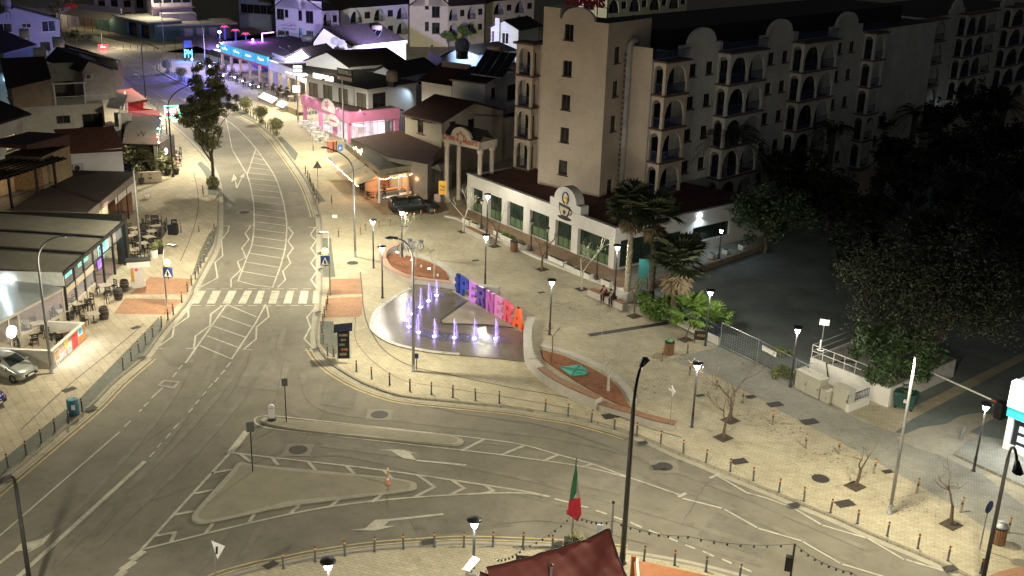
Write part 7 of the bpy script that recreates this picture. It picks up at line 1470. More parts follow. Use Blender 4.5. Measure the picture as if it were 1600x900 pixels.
# date palms in the dark garden
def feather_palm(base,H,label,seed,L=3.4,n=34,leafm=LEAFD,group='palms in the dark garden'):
    r=random.Random(seed);b=np.array(base,float);t=thing('feather_palm',label,'palm tree',b,group);MB().lathe([(.34*(1.1 if k%2 else .95),H*k/24) for k in range(25)],9,b).obj('trunk',BARK,t);m=MB();c=b+np.array([0,0,H])
    for k in range(n):
        a=r.uniform(0,6.28);e=r.uniform(-.1,1.2);d=np.array([math.cos(a),math.sin(a),0]);pts=[]
        for j in range(9):
            u=j/8;pts.append(c+d*L*u*math.cos(e)+np.array([0,0,L*(u*math.sin(e)-.65*u*u)]))
        m.tube(pts,.02,3,False);s=np.cross(d,[0,0,1.])
        for j in range(1,9):
            for sg in (-1,1):
                for q in (0,.5):
                    p=pts[j-1]+(pts[j]-pts[j-1])*q;tip=p+s*sg*L*.2*(1.15-j/9)+d*.25-np.array([0,0,.22]);m.add([p,p+d*.05,tip,p-d*.05],[(0,1,2,3)])
    m.obj('crown',leafm,t)
pb=G(1125,330);feather_palm((pb[0],pb[1],0),up(pb,1135,215),'large dark date palm in front of the hotel balconies',51,L=5.2,n=64,leafm=mat('date_palm_leaf',(.06,.07,.04),.7,var=.4))
for x,y,h,l in ((1290,300,7,'dim date palm in the black hotel garden, left of the wall lamps'),(1420,250,6,'dim date palm near the lit hotel pillar'),(1560,225,5,'small palm silhouetted by the right wall lamp')): q=G(x,y);feather_palm((q[0],q[1],0),h,l,int(x))
# bushes and dark trees
def bush(base,label,R,H,seed,leafm,n=2500,size=.13,name='shrub',group=None,flat=.8):
    r=random.Random(seed);b=G(*base);t=thing(name,label,'shrub',b,group);cs=[(b+np.array([r.gauss(0,R*.45),r.gauss(0,R*.45),H*r.uniform(.2,.8)]),R*r.uniform(.25,.5)) for _ in range(14)]
    m=MB()
    for c,_ in cs[:8]: m.tube([b,(np.array(c)+b)/2,c],[.05,.035,.015],4,False)
    m.obj('stems',BARK,t);l=MB();leafcloud(l,cs,n,size,r);l.obj('foliage',leafm,t)
bush((1016,492),'bright green bush behind the blue railing under the palms',1.3,2.2,61,LEAFB,3200)
bush((1032,500),'second bright green bush behind the blue railing',1.2,1.8,62,LEAFB,2400)
bush((1224,588),'pale weeds by the foot of the wire fence',.8,.5,63,mat('weed_green',(.16,.18,.06),.7),900,.12)
bush((1215,556),'weeds trailing through the wire fence',.7,.45,64,mat('weed_green',(.16,.18,.06),.7),700,.12)
leafy_tree('ficus_tree',(1195,395),'green lit broad tree beside the side terrace of the cafe',6.2,4.2,1.2,71,mat('leaf_lit_green',(.042,.075,.028),.6,var=.4),9000,.2,.2,clumps=50)
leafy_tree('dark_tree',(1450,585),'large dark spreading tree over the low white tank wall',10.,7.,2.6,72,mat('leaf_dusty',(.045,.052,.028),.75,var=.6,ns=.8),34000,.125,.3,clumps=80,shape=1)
leafy_tree('ivy_tree',(1388,618),'dense green ivy covered tree leaning over the low white wall',5.2,2.9,.3,73,mat('leaf_lit_green',(.042,.075,.028),.6),8000,.17,.2,clumps=50)
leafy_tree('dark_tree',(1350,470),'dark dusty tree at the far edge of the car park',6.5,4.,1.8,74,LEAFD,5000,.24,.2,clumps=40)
rr=random.Random(9);n=0
for x,y in ((1230,330),(1290,360),(1350,380),(1420,360),(1500,370),(1580,330),(1240,270),(1330,250),(1400,290),(1480,290),(1560,270),(1650,300),(1440,420),(1530,440),(1620,430),(1180,300),(1380,215),(1460,230),(1530,215),(1600,500)):
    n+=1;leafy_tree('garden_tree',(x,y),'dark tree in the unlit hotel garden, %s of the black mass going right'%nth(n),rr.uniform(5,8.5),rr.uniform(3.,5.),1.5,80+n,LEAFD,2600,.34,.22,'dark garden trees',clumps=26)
for x,y,l,H in ((95,50,'slender tree in front of the far tavern canopy',9),(425,48,'yellow green lit tree left of the white gabled block',9),(700,78,'lit green bush below the yellow apartments',4),(725,76,'green tree beside the bulky bluish tank',5)):
    q=G(x,y);leafy_tree('street_tree',(x,y),l,H,H*.27,H*.4,int(x),LEAFB if x>400 else LEAF,2500,.22,.12,clumps=24)
bush((235,270),'dark hedge behind the cream garden wall by the pub',2.4,3.2,65,LEAF,3000,.2)
bush((205,262),'dark hedge left of the pub garden wall',2.2,3.4,66,LEAFD,2600,.2)
bush((115,57),'low bush on the far pavement near the slender tree',1.2,1.2,67,LEAF,500,.2);bush((137,63),'second low bush on the far pavement',1.1,1.2,68,LEAF,500,.2)
# potted plants outside the pub
for x,y,l,m_ in ((235,284,'plant in a terracotta pot against the cream garden wall',(.28,.10,.05)),(262,273,'dark potted plant at the end of the garden wall',(.06,.05,.04)),(276,272,'dark potted palm by the pub tables',(.06,.05,.04)),(221,287,'dark potted plant under the brown roof corner',(.06,.05,.04))):
    b=G(x,y);t=thing('potted_plant',l,'potted plant',b,'potted plants by the pub');MB().lathe([(.22,0),(.34,.5),(.37,.5),(.37,.58),(.3,.58),(.28,.5)],10,b).obj('pot',mat('pot_%d'%int(m_[0]*100),m_,.8),t);f=MB();r=random.Random(x)
    for k in range(16):
        a=r.uniform(0,6.28);e=r.uniform(.3,1.3);d=np.array([math.cos(a)*math.cos(e),math.sin(a)*math.cos(e),math.sin(e)]);c=b+np.array([0,0,.55]);s=np.cross(d,[0,0,1])*.07;f.add([c,c+d*.5-s,c+d*1.-[0,0,.15],c+d*.5+s],[(0,1,2,3)])
    f.obj('leaves',LEAF,t)
# ================================================================ VEHICLES
TYRE=mat('tyre_rubber',(.015,.015,.015),.85,var=.1);RIM=mat('alloy_rim',(.42,.42,.43),.35,metal=.7,var=.05);CGLASS=mat('car_glass',(.02,.028,.026),.06,var=0,spec=.7);HEADL=mat('headlamp_glass',(.5,.5,.5),.1,var=0,spec=.7);BLKP=mat('black_plastic',(.02,.02,.02),.5,var=.1)
def car(kind,label,cat,o,head,st,paint,wheels,wr,glass,ws,rw,tail,front):
    f=Fr(o,o[:2]+head);t=thing(kind,label,cat,o);B=[]
    for x,zb,zm,zt,wl,wm,wt in st: B.append([(x,-wl*.92,zb),(x,-wl,zb+.12),(x,-wm-.015,(zb+zm)*.55),(x,-wm,zm),(x,-wt,zt),(x,-wt*.5,zt+.025),(x,wt*.5,zt+.025),(x,wt,zt),(x,wm,zm),(x,wm+.015,(zb+zm)*.55),(x,wl,zb+.12),(x,wl*.92,zb)])
    m=MB();n=12;m.v=[f(*p) for r in B for p in r]
    m.f=[(i*n+k,i*n+(k+1)%n,(i+1)*n+(k+1)%n,(i+1)*n+k) for i in range(len(B)-1) for k in range(n)]+[tuple(range(n-1,-1,-1)),tuple(range((len(B)-1)*n,len(B)*n))]
    body=m.obj('body',paint,t,True)
    def lp(i,k,fr): a=np.array(B[i][k]);b=np.array(B[i][k+1 if k<6 else k-1]);return a+(b-a)*fr
    def off(p,e=.012): p=np.array(p,float);return f(p[0],p[1]*1.012,p[2]+e*.4)
    for (i0,i1) in glass:
        for k,kk in ((3,4),(8,7)):
            a,b=np.array(B[i0][k]),np.array(B[i0][kk]);c,d=np.array(B[i1][k]),np.array(B[i1][kk]);e=(c-a)*.06
            MB().poly([off(a+(b-a)*.12+e),off(c+(d-c)*.12-e),off(c+(d-c)*.86-e),off(a+(b-a)*.86+e)]).obj('side_window',CGLASS,t)
    for (i0,i1),nm in ((ws,'windscreen'),(rw,'rear_window')):
        a,b,c,d=[np.array(B[i][k]) for i,k in ((i0,4),(i0,7),(i1,7),(i1,4))];s=(a+b+c+d)/4;MB().poly([f(*(s+(p-s)*.9+np.array([.012*(1 if nm=='windscreen' else -1),0,.03]))) for p in (a,b,c,d)]).obj(nm,CGLASS,t)
    for x in wheels:
        for sg in (-1,1):
            y=sg*(st[len(st)//2][4]-.08);w=MB();P=[]
            for rr,yy in ((wr*.62,-.1),(wr*.97,-.11),(wr,-.06),(wr,.06),(wr*.97,.11),(wr*.62,.1)):
                P+=[f(x+rr*math.cos(k*.3927),y+yy,wr+rr*math.sin(k*.3927)) for k in range(16)]
            w.add(P,[(i*16+k,i*16+(k+1)%16,(i+1)*16+(k+1)%16,(i+1)*16+k) for i in range(5) for k in range(16)]);wo=w.obj('wheel',TYRE,t,True)
            r=MB();yo=y+sg*.085;r.add([f(x+wr*.62*math.cos(k*.3927),yo,wr+wr*.62*math.sin(k*.3927)) for k in range(16)],[tuple(range(16))]);r.obj('hub',BLKP,wo)
            r=MB();yo=y+sg*.1
            for k in range(6):
                a=k*1.047;r.add([f(x+q*math.cos(a+da)*wr,yo,wr+q*math.sin(a+da)*wr) for q,da in ((.1,-.6),(.6,-.16),(.6,.16),(.1,.6))],[(0,1,2,3)])
            r.obj('rim',RIM,wo)
            ar_=MB();ar_.tube([f(x+wr*1.15*math.cos(a),sg*(st[len(st)//2][5]+.006),wr+wr*1.15*math.sin(a)) for a in np.linspace(0,math.pi,10)],.035,5);ar_.obj('wheel_arch',BLKP if cat!='car' else paint,t)
    xf=st[-1][0]
    for sg in (-1,1):
        MB().add([f(xf-.28,sg*(st[-2][5]+.0)+0,front[0]+.02),f(xf-.05,sg*.48,front[0]-.02),f(xf-.02,sg*.46,front[0]+.1),f(xf-.3,sg*(st[-2][5]-.03),front[0]+.14)],[(0,1,2,3)]).obj('headlight',HEADL,t)
        MB().ball(f(front[2],sg*(st[len(st)//2][5]+.13),front[1]),.11,8,5,.7).obj('mirror',paint,t)
        MB().box(st[0][0]-.015,st[0][0]+.03,sg*.55-.1,sg*.55+.1,tail,tail+.25,f).obj('tail_light',mat('tail_red',(.25,.01,.01),.3,var=0),t)
    MB().box(xf-.04,xf+.012,-.5,.5,front[0]-.30,front[0]-.08,f).obj('grille',BLKP,t);MB().box(xf+.013,xf+.02,-.26,.26,front[0]-.28,front[0]-.17,f).obj('number_plate',WPAINT,t)
    return t,f
hatch=[(-1.95,.45,.85,.98,.70,.72,.6),(-1.85,.3,.95,1.15,.80,.82,.64),(-1.4,.22,.97,1.42,.84,.86,.62),(-.3,.2,.96,1.50,.85,.87,.62),(.3,.2,.95,1.46,.85,.87,.60),(1.0,.2,.93,.99,.85,.86,.72),(1.5,.22,.80,.86,.84,.83,.62),(1.82,.26,.66,.72,.78,.76,.52),(1.97,.36,.52,.58,.64,.62,.42)]
a,b=G(34,601),G(61,587);fd=(b-a)[:2];fd/=np.linalg.norm(fd);hd=np.array([fd[1],-fd[0]]);cf_=(a+b)/2
SILV=mat('silver_car_paint',(.42,.44,.40),.28,metal=.6,var=.05);PURP=mat('purple_car_paint',(.035,.03,.12),.25,metal=.4,var=.05)
o=cf_-np.array([*hd*1.85,0]);car('parked_car','silver hatchback parked against the white patio wall','car',o,hd,hatch,SILV,(-1.22,1.25),.31,((2,3),(3,4)),(4,5),(2,1),.75,(.68,.98,.75))
d=G(2,641)-G(47,594);car('parked_car','dark purple car mostly cut off by the left edge of the photo','car',o+d-np.array([*hd*.25,0]),hd,hatch,PURP,(-1.22,1.25),.31,((2,3),(3,4)),(4,5),(2,1),.75,(.68,.98,.75))
pick=[(-2.5,.55,.98,1.02,.78,.80,.74),(-2.42,.45,1.05,1.62,.86,.88,.70),(-1.75,.42,1.06,1.78,.87,.88,.70),(-.72,.42,1.06,1.80,.87,.88,.70),(-.66,.42,1.06,1.5,.87,.88,.75),(-.55,.42,1.06,1.72,.87,.88,.70),(.5,.42,1.06,1.74,.87,.88,.68),(1.12,.42,1.08,1.14,.87,.87,.74),(1.9,.45,1.02,1.08,.87,.86,.7),(2.35,.5,.88,.96,.82,.8,.62),(2.45,.55,.75,.82,.74,.72,.5)]
a,b=G(630,338),G(672,334.5);hd=(b-a)[:2];hd/=np.linalg.norm(hd);nn=np.array([-hd[1],hd[0]]);o=(a+b)/2+np.array([*(nn*.8),0])
car('pickup_truck','dark pickup truck with a canopy over its bed, parked before the corner restaurant','pickup truck',o,hd,pick,mat('dark_pickup_paint',(.018,.019,.020),.3,metal=.3,var=.1),(-1.5,1.5),.40,((1,3),(5,6)),(6,7),(2,1),.9,(.85,1.2,.75))
# ================================================================ TABLES AND CHAIRS
TTOP=mat('pale_table_top',(.38,.33,.27),.5,var=.1);RTOP=mat('red_table_top',(.45,.16,.12),.5,var=.3,ns=6);WTOP=mat('white_table',(.7,.7,.7),.5,var=.05);DCH=mat('dark_chair',(.02,.018,.016),.6,var=.2)
def set_protos(tag_,top,ch,round_=False):
    t=thing('table','x','table',(0,0,-60),local=True)
    (MB().lathe([(.42,.71),(.42,.75)],14) if round_ else MB().box(-.42,.42,-.42,.42,.71,.75)).obj('table_top',top,t);MB().lathe([(.25,0),(.25,.03),(.035,.05),(.035,.71)],8).obj('pedestal',DARK if ch is not WTOP else WTOP,t)
    c=thing('chair','x','chair',(0,0,-60),local=True)
    MB().box(-.22,.22,-.22,.22,.42,.46).obj('seat',ch,c);m=MB()
    for z in (.6,.74,.88): m.box(-.22,.22,.19,.22,z-.04,z+.04)
    m.obj('backrest',ch,c)
    for x in (-.2,.2):
        MB().box(x-.02,x+.02,-.21,-.17,0,.42).obj('leg',ch,c);MB().box(x-.02,x+.02,.18,.22,0,.93).obj('leg',ch,c)
    return [t,c,False,False]
PR={'dark':set_protos('d',TTOP,DCH),'red':set_protos('r',RTOP,DCH),'white':set_protos('w',WTOP,WTOP,True)}
def put(kind,i,p,rz,label,group):
    P=PR[kind]
    if not P[2+i]: P[2+i]=True;o=P[i];o.location=V3(p);o.rotation_euler.z=rz;o['label']=label
    else: o=copy_tree(P[i],p,rz,label)
    o['group']=group
def tables(kind,pts,where,grp,z=0,nch=4,rz=.7,lim=None):
    for i,(x,y) in enumerate(pts):
        c=G(x,y,z);r=rz+rng.normal(0,.12);put(kind,0,c,r,'%s table, %s'%({'dark':'pale topped','red':'red topped','white':'round white'}[kind],where.replace('#',nth(i+1))),'tables '+grp)
        for k in range(nch):
            a=r+k*2*math.pi/nch+rng.normal(0,.1);d=.72+rng.uniform(-.05,.12);put(kind,1,c+np.array([math.sin(a)*d*1,math.cos(a)*d,0])*1,-a+rng.normal(0,.15),'%s chair, %s seat at table %s'%('white' if kind=='white' else 'dark',nth(k+1),where.replace('#',nth(i+1))),'chairs '+grp)
tables('red',[(583,309),(576.5,300.5),(571,292.5),(565,285),(548,268.5),(541,261.5),(534,255)],'under the awnings, # from the pickup','under the awnings')
tables('dark',[(238,354),(244,364.5),(238,372.5),(233,382),(210,368),(213,375),(206,380),(224,392),(211,402)],'beside the brown roof restaurant, # from the black board','by the brown roof restaurant')
tables('white',[(503,222),(497,215),(490,208.5),(485,201.5),(478,197)],'before the pink shop, # from its corner','before the pink shop')
tables('dark',[(420,140),(432,143),(443,146),(452,148),(441,152),(455,158)],'on the taverna terrace, # from its far end','on the taverna terrace',z=.45)
tables('dark',[(400,139),(388,135.5),(376,131),(364,126.5),(353,122),(342,117),(331,112),(320,107),(372,122),(358,116),(346,110),(336,104)],'on the far bar pavement, # from the teal signs','on the far bar pavement')
tables('red',[(271,262),(273,252),(271,243)],'outside the pub, # from the globe lamp','outside the pub',nch=3)
tables('dark',[(165,459)],'inside the doorway of the glazed bar','in the glazed bar',nch=3)
tables('dark',[(147,504)],'against the outside of the patio wall','by the patio wall',nch=2)
tables('dark',[(112,520),(98,532)],'inside the patio wall, # from its corner','inside the patio wall',nch=3)
tables('dark',[(118,489),(128,481),(100,500),(60,520),(45,535)],'behind the glass of the bar, # from the doorway','behind the bar glass')
for i,(x,y,c) in enumerate(((313,101,1),(327,104,1),(340,113,1),(367,122,1),(379,128,1),(391,133,1),(404,137,1),(349,119,0))):
    p=G(x,y,.78);t=thing('table_lamp','tiny blue white lamp among the far bar tables, %s from the neon tower'%nth(i+1),'table lamp',p,'tiny lamps of the far bar tables');MB().ball(p+[0,0,.12],.09,8,5).obj('bulb',glow('table_lamp_bulb',(.75,.85,1.),60),t);MB().lathe([(.08,-.02),(.03,.0),(.03,.06)],8,p).obj('foot',DARK,t);light('POINT',p+[0,0,.45],45,(.7,.8,1.),r=.1,parent=t)
# barrels, stools
BRL=mat('barrel_oak',(.035,.024,.018),.6,var=.4,ns=5,bump=.4);HOOP=mat('barrel_hoop',(.12,.12,.12),.5,metal=.5)
for i,((x,y),l) in enumerate((((163,498),'dark oak barrel standing alone nearest the street by the bar'),((185.5,468),'dark oak barrel in the middle, before the bar doorway'),((195,455),'dark oak barrel beside the white pillar of the bar'))):
    b=G(x,y);t=thing('barrel',l,'barrel',b,'oak barrels outside the glazed bar');MB().lathe([(.26,0),(.33,.2),(.36,.48),(.33,.76),(.27,.96),(.25,.93)],14,b).obj('staves',BRL,t,True)
    for z,r in ((.1,.305),(.3,.355),(.66,.355),(.86,.305)): MB().lathe([(r,z-.03),(r+.008,z),(r,z+.03)],14,b,False).obj('hoop',HOOP,t)
for x,y,l in ((167,476,'wooden bar stool between the barrels and the glass wall'),(146,490,'wooden bar stool beside the patio table')):
    b=G(x,y);t=thing('bar_stool',l,'stool',b,'bar stools');MB().lathe([(.18,.72),(.19,.76),(.17,.78)],10,b).obj('seat',BRL,t)
    for k in range(4): a=k*1.57+.5;MB().tube([b+[.2*math.cos(a),.2*math.sin(a),0],b+[.13*math.cos(a),.13*math.sin(a),.72]],.02,4).obj('leg',BROWN,t)
# ================================================================ PEDESTALS, BOARDS, SIGNS, BINS
b=G(217,450);t=thing('advert_pillar','white advertising pillar with a dark cap and orange strip on the red paving','advertising pillar',b);f=Fr(b,(b[0]+b[1]/90,b[1]-b[0]/90));MB().box(-.55,.15,-.5,0,0,1.75,f).add([f(.15,0,0),f(.55,0,.1),f(.35,0,1.7),f(.15,0,1.7),f(.15,-.4,0),f(.55,-.4,.1),f(.35,-.4,1.7),f(.15,-.4,1.7)],[(0,1,2,3),(1,5,6,2),(4,7,6,5)]).obj('column',WHITE,t);MB().box(-.75,1.,-.7,.15,1.75,2.25,f).obj('header',WPAINT,t);MB().box(-.85,1.1,-.8,.2,2.25,2.33,f).obj('cap',DARK,t);o=MB().box(-.5,-.28,.002,.02,.55,1.7,f).obj('orange_strip',mat('orange_strip',(.55,.28,.05),.6),t);MB().ball(f(-.05,.03,1.55),.12,8,6).obj('pink_motif',mat('pink_motif',(.7,.08,.25),.6),t)
panel_sign('menu_board','black standing menu board on the left pavement below the leafy tree','menu board',(271,366),(266.5,342.5),(277,354),mat('black_board',(.012,.012,.013),.5),[('~',mat('chalk',(.4,.4,.4),.8),.2,.55,.2),('~',mat('chalk',(.4,.4,.4),.8),.2,.25,.16)])
bb_=G(271,366);f=Fr(bb_,(bb_[0]+1,bb_[1]));tag(MB().box(-.42,.42,-.3,.25,0,1.0,f).obj('board_plinth',mat('black_board',(.012,.012,.013),.5)),'black plinth box under the standing menu board','plinth')
panel_sign('menu_board','dark brown menu board with a pale crest among the outdoor tables','menu board',(241,356),(234.5,336),(248.5,346.5),mat('brown_board',(.035,.022,.018),.6),[('~',mat('chalk',(.4,.4,.4),.8),.25,.35,.3)],two=True)
f=Fr(G(251,376),G(262,358));t=thing('trellis_screen','dark metal screen at the street side of the outdoor tables','screen',f(0,0,0));m=MB()
for a in np.linspace(0,f.L,9): m.box(a-.02,a+.02,-.02,.02,0,1.25,f)
for z in (.1,.65,1.2): m.box(0,f.L,-.015,.015,z,z+.04,f)
m.obj('bars',DARK,t)
panel_sign('menu_board','white diamond shaped notice on a stand by the outdoor tables','sign',(241,396),(239,379),(247,388),WPAINT)
for x,y,l in ((250,396,'dark plant tub at the street end of the outdoor tables'),(241,402,'white plant tub near the crossing lamp')):
    b=G(x,y);t=thing('plant_tub',l,'planter',b,'plant tubs by the outdoor tables');MB().lathe([(.3,0),(.36,.7),(.3,.7),(.28,.6)],10,b).obj('tub',DARK if x==250 else WPAINT,t);l_=MB();leafcloud(l_,[(b+np.array([0,0,.95]),.38)],260,.12,random.Random(x));l_.obj('foliage',LEAF,t)
panel_sign('small_sign','small white and red notice on the low kerb wall by the brown roof','sign',(229,309),(224.5,297),(235.5,306),WPAINT,[('~',REDL,.15,.3,.4)],two=True)
# litter bins
def slat_bin(base,label,n=18):
    b=G(*base);t=thing('litter_bin',label,'litter bin',b,'timber slatted litter bins');m=MB()
    for k in range(n):
        a=k*2*math.pi/n;f=Fr((b[0]+.34*math.cos(a),b[1]+.34*math.sin(a)),(b[0]+.34*math.cos(a)-math.sin(a),b[1]+.34*math.sin(a)+math.cos(a)));m.box(-.045,.045,-.015,.015,.05,.88,f)
    m.obj('slats',SLAT,t);MB().lathe([(.32,0),(.32,.9),(.30,.92),(.28,.9)],16,b).lathe([(.32,.9),(.37,.91),(.37,.97),(.30,.98)],16,b).obj('liner',DARK,t)
    return b,t
b,t=slat_bin((1045,553),'slatted timber litter bin with rubbish bags on top, in the open plaza');m=MB();r=random.Random(2)
tr=tag(MB().ball(b+[0,.0,1.02],.24,10,6,.6).ball(b+[.12,.08,1.05],.16,8,5).obj('rubbish_bag',mat('rubbish_green',(.12,.30,.14),.6,var=.6,ns=6)),'heap of green and blue rubbish on the plaza litter bin','rubbish')
slat_bin((803,392),'slatted timber litter bin beside the cafe planter boxes');b,t=slat_bin((1559,848),'reddish litter bin with a grey lid by the blue round sign');MB().lathe([(.36,.98),(.36,1.05),(.2,1.22),(.05,1.25)],14,b).obj('lid',GREY,t)
b=G(115,647);t=thing('litter_bin','round blue metal litter bin on the left kerb','litter bin',b);MB().lathe([(.3,0),(.34,.05),(.34,1.),(.28,1.03),(.22,1.0)],14,b).obj('drum',mat('blue_bin_paint',(.03,.14,.22),.5,stain=.2),t,True);f=Fr(b,(b[0]+1,b[1]));MB().box(.05,.25,.3,.345,.45,.75,f).obj('sticker',WPAINT,t);MB().lathe([(.36,0),(.36,.06)],14,b).obj('base_ring',DARK,t)
# solar information panel
b=G(537.5,569);h=np.hypot(b[0],b[1]);f=Fr(b,(b[0]+b[1]/h*.94+.3,b[1]-b[0]/h-.0));t=thing('information_panel','tall dark information panel with a tilted solar roof at the kerb bend','information board',b)
zt=2.4;MB().box(-.46,-.39,-.1,.0,0,zt,f).box(.39,.46,-.1,.0,.4,zt,f).obj('frame',LGREY,t);MB().box(-.39,.39,-.08,-.03,.4,zt,f).obj('panel',mat('panel_black',(.015,.017,.02),.4),t)
for k,(z,c) in enumerate(((2.05,(.35,.3,.25)),(1.7,(.30,.28,.24)),(1.35,(.25,.28,.3)),(1.0,(.35,.15,.06)),(.65,(.30,.22,.15)))): MB().box(-.3+.12*(k%2),.28-.1*(k%3),-.029,-.022,z,z+.17,f).obj('picture',mat('panel_pic_%d'%k,c,.6,var=.6,ns=9),t)
m=MB().add([f(-.62,.35,zt+.1),f(.62,.35,zt+.22),f(.62,-.4,zt+.5),f(-.62,-.4,zt+.38),f(-.62,.35,zt+.06),f(.62,.35,zt+.18),f(.62,-.4,zt+.46),f(-.62,-.4,zt+.34)],[(0,1,2,3),(7,6,5,4),(0,4,5,1),(1,5,6,2),(2,6,7,3),(3,7,4,0)]);m.obj('solar_roof',mat('solar_cells',(.012,.015,.025),.25,var=0,brick=(.2,.2,.02)),t)
# road signs
def pole_sign(base,top,label,shape,col,face=0.,h=None,size=.35,back=False,extra=None,group='traffic signs',name='traffic_sign',post=GREY,z=0):
    b=G(*base,z);H=(h or up(b,*top));hh=np.hypot(b[0],b[1]);d=np.array([b[1]/hh,-b[0]/hh]);c,s=math.cos(face),math.sin(face);d=np.array([d[0]*c-d[1]*s,d[0]*s+d[1]*c]);f=Fr(b,b[:2]+d);t=thing(name,label,'traffic sign',b,group)
    MB().tube([b,(b[0],b[1],H)],.035,6).obj('post',post,t);zc=H-size
    if shape=='round': pl=[(size*math.cos(k*.3),zc+size*math.sin(k*.3)) for k in range(21)]
    elif shape=='tri': pl=[(-size*1.05,zc-size*.8),(size*1.05,zc-size*.8),(0,zc+size)]
    elif shape=='arrow': k=size/.45;pl=[(-.1*k,zc+.5*k),(.5*k,zc+.1*k),(.12*k,zc-.55*k)]
    elif shape=='rect': pl=[(-size*.7,zc-size),(size*.7,zc-size),(size*.7,zc+size),(-size*.7,zc+size)]
    MB().extr(f,pl,.04,.06).obj('plate',col,t);return t,f,zc
BACK=mat('sign_back_grey',(.14,.14,.14),.5,metal=.3)
pole_sign((395,736),(391,659),'tall thin sign post seen from behind on the triangular island','rect',BACK,size=.3,post=DARK)
pole_sign((447.5,659),(443,591),'thin sign post seen from behind on the upper island','rect',BACK,size=.25,post=DARK)
t,f,zc=pole_sign((497,294),(496,251),'triangular warning sign seen from behind near the awnings','tri',BACK,size=.45)
t,f,zc=pole_sign((338,905),(331,845),'small white arrow sign at the bottom of the junction','arrow',SIGNW,size=.45);MB().extr(f,[(.05,zc-.25),(.15,zc-.25),(.18,zc+.15),(.08,zc+.15)],.061,.07).obj('arrow',DARK,t)
t,f,zc=pole_sign((1046,670),(1050,603),'white arrow sign on a thin post at the end of the lower bench','arrow',SIGNW,size=.3,face=-.9);MB().box(-.3,.05,.07,.09,zc-.05,zc+.06,f).obj('second_arm',SIGNW,t)
pole_sign((1531,858),(1549,783),'blue round sign seen edge on beside the bottom right litter bin','round',SIGNB,size=.34,face=1.1)
pole_sign((651,578),(652,552),'small blue sign on a short post at the fountain street lamp','rect',SIGNB,size=.18,post=DARK)
pole_sign((516,462),(509,408),'slim pole with striped band by the right red paving','rect',BACK,size=.1,post=mat('striped_post',(.25,.2,.05),.6,wave=(1.2,0,'Z')))
b=G(425,656);t=thing('keep_left_bollard','white rounded keep left bollard at the tip of the upper island','traffic bollard',b);h=np.hypot(b[0],b[1]);f=Fr(b,(b[0]+b[1]/h,b[1]-b[0]/h));MB().extr(f,[(.19*math.cos(a),.82+.19*math.sin(a)) for a in np.linspace(0,math.pi,10)]+[(-.19,.2),(-.14,.08),(.14,.08),(.19,.2)],-.14,.0).obj('shell',WPAINT,t);MB().lathe([(.24,0),(.24,.1)],12,b).obj('base',DARK,t);MB().tube([f(.1*math.cos(a),.01,.7+.1*math.sin(a)) for a in np.linspace(.3,2.9,8)],.015,4).obj('arrow',GREY,t)
b=G(606,756);t=thing('marker_post','orange and white marker post on the triangular island','marker post',b);MB().lathe([(.16,0),(.16,.06),(.055,.08),(.055,1.02),(.001,1.03)],10,b).obj('post',mat('orange_post',(.50,.20,.07),.5),t,True)
for z in (.25,.85): MB().lathe([(.057,z),(.057,z+.12)],10,b,False).obj('white_band',WPAINT,t)
# parking sign, red street cabinets
for x,y,c,l in ((515.5,239,(.42,.16,.11),'red brick coloured street cabinet before the pink shop, nearest the kerb'),(521,238,(.42,.16,.11),'second red street cabinet, right of the first before the pink shop')):
    b=G(x,y);f=Fr(b,(b[0]+1,b[1]-.1));t=thing('street_cabinet',l,'street cabinet',b,'red street cabinets');MB().box(-.35,.35,-.5,0,.05,1.3,f).obj('case',mat('cabinet_red',c,.7,stain=.1),t);MB().box(-.38,.38,-.53,.03,1.3,1.36,f).obj('lid',mat('cabinet_red',c),t);MB().box(-.3,.3,.002,.012,.15,1.2,f).obj('door',mat('cabinet_red_door',(.36,.13,.09),.7),t)
t,f,zc=pole_sign((532,238),(532,226),'small blue parking sign beside the red street cabinets','rect',mat('parking_blue',(.03,.14,.4),.5,em=(.05,.2,.6),es=.3),size=.4);text_mb('P',f,-.15,zc-.25,.4,.061,.07,bold=.02).obj('lettering',SIGNW,t)
f=Fr(G(519,341),G(527,341));tag(MB().box(0,f.L,-.02,.0,.02,.35,f).obj('floor_notice',WPAINT),'small white notice plate standing low on the pavement by the awnings','notice')
# bicycles like blue racks by the upper planter
for (x,y),l in (((633,391),'blue and white bicycle parked left of the two in the upper planter'),((650,393),'blue and white bicycle parked right of the two in the upper planter')):
    b=G(x,y,.0);t=thing('bicycle',l,'bicycle',b,'two bicycles at the upper planter');f=Fr(b,(b[0]+.75,b[1]+.66));BM=mat('bicycle_blue',(.04,.09,.30),.4,var=.3,ns=20)
    for a in (-.52,.52): MB().tube([f(a+.33*math.cos(k*.524),0,.34+.33*math.sin(k*.524)) for k in range(13)],.025,5).obj('wheel',TYRE,t)
    MB().tube([f(-.52,0,.34),f(-.1,0,.32),f(.38,0,.85),f(-.2,0,.8),f(-.1,0,.32)],.03,5).tube([f(-.52,0,.34),f(-.2,0,.8),f(-.22,0,.95)],.025,5).tube([f(.52,0,.34),f(.36,0,.98)],.028,5).obj('frame',BM,t);MB().tube([f(.36,-.28,1.02),f(.34,0,.98),f(.36,.28,1.02)],.02,5).obj('handlebar',DARK,t);MB().box(-.36,-.1,-.07,.07,.94,.99,f).obj('saddle',DARK,t)
    MB().box(-.1,.25,-.015,.015,.42,.78,f).obj('frame_panel',WPAINT,t);MB().box(.42,.7,-.16,.16,.75,1.0,f).obj('basket',BM,t)
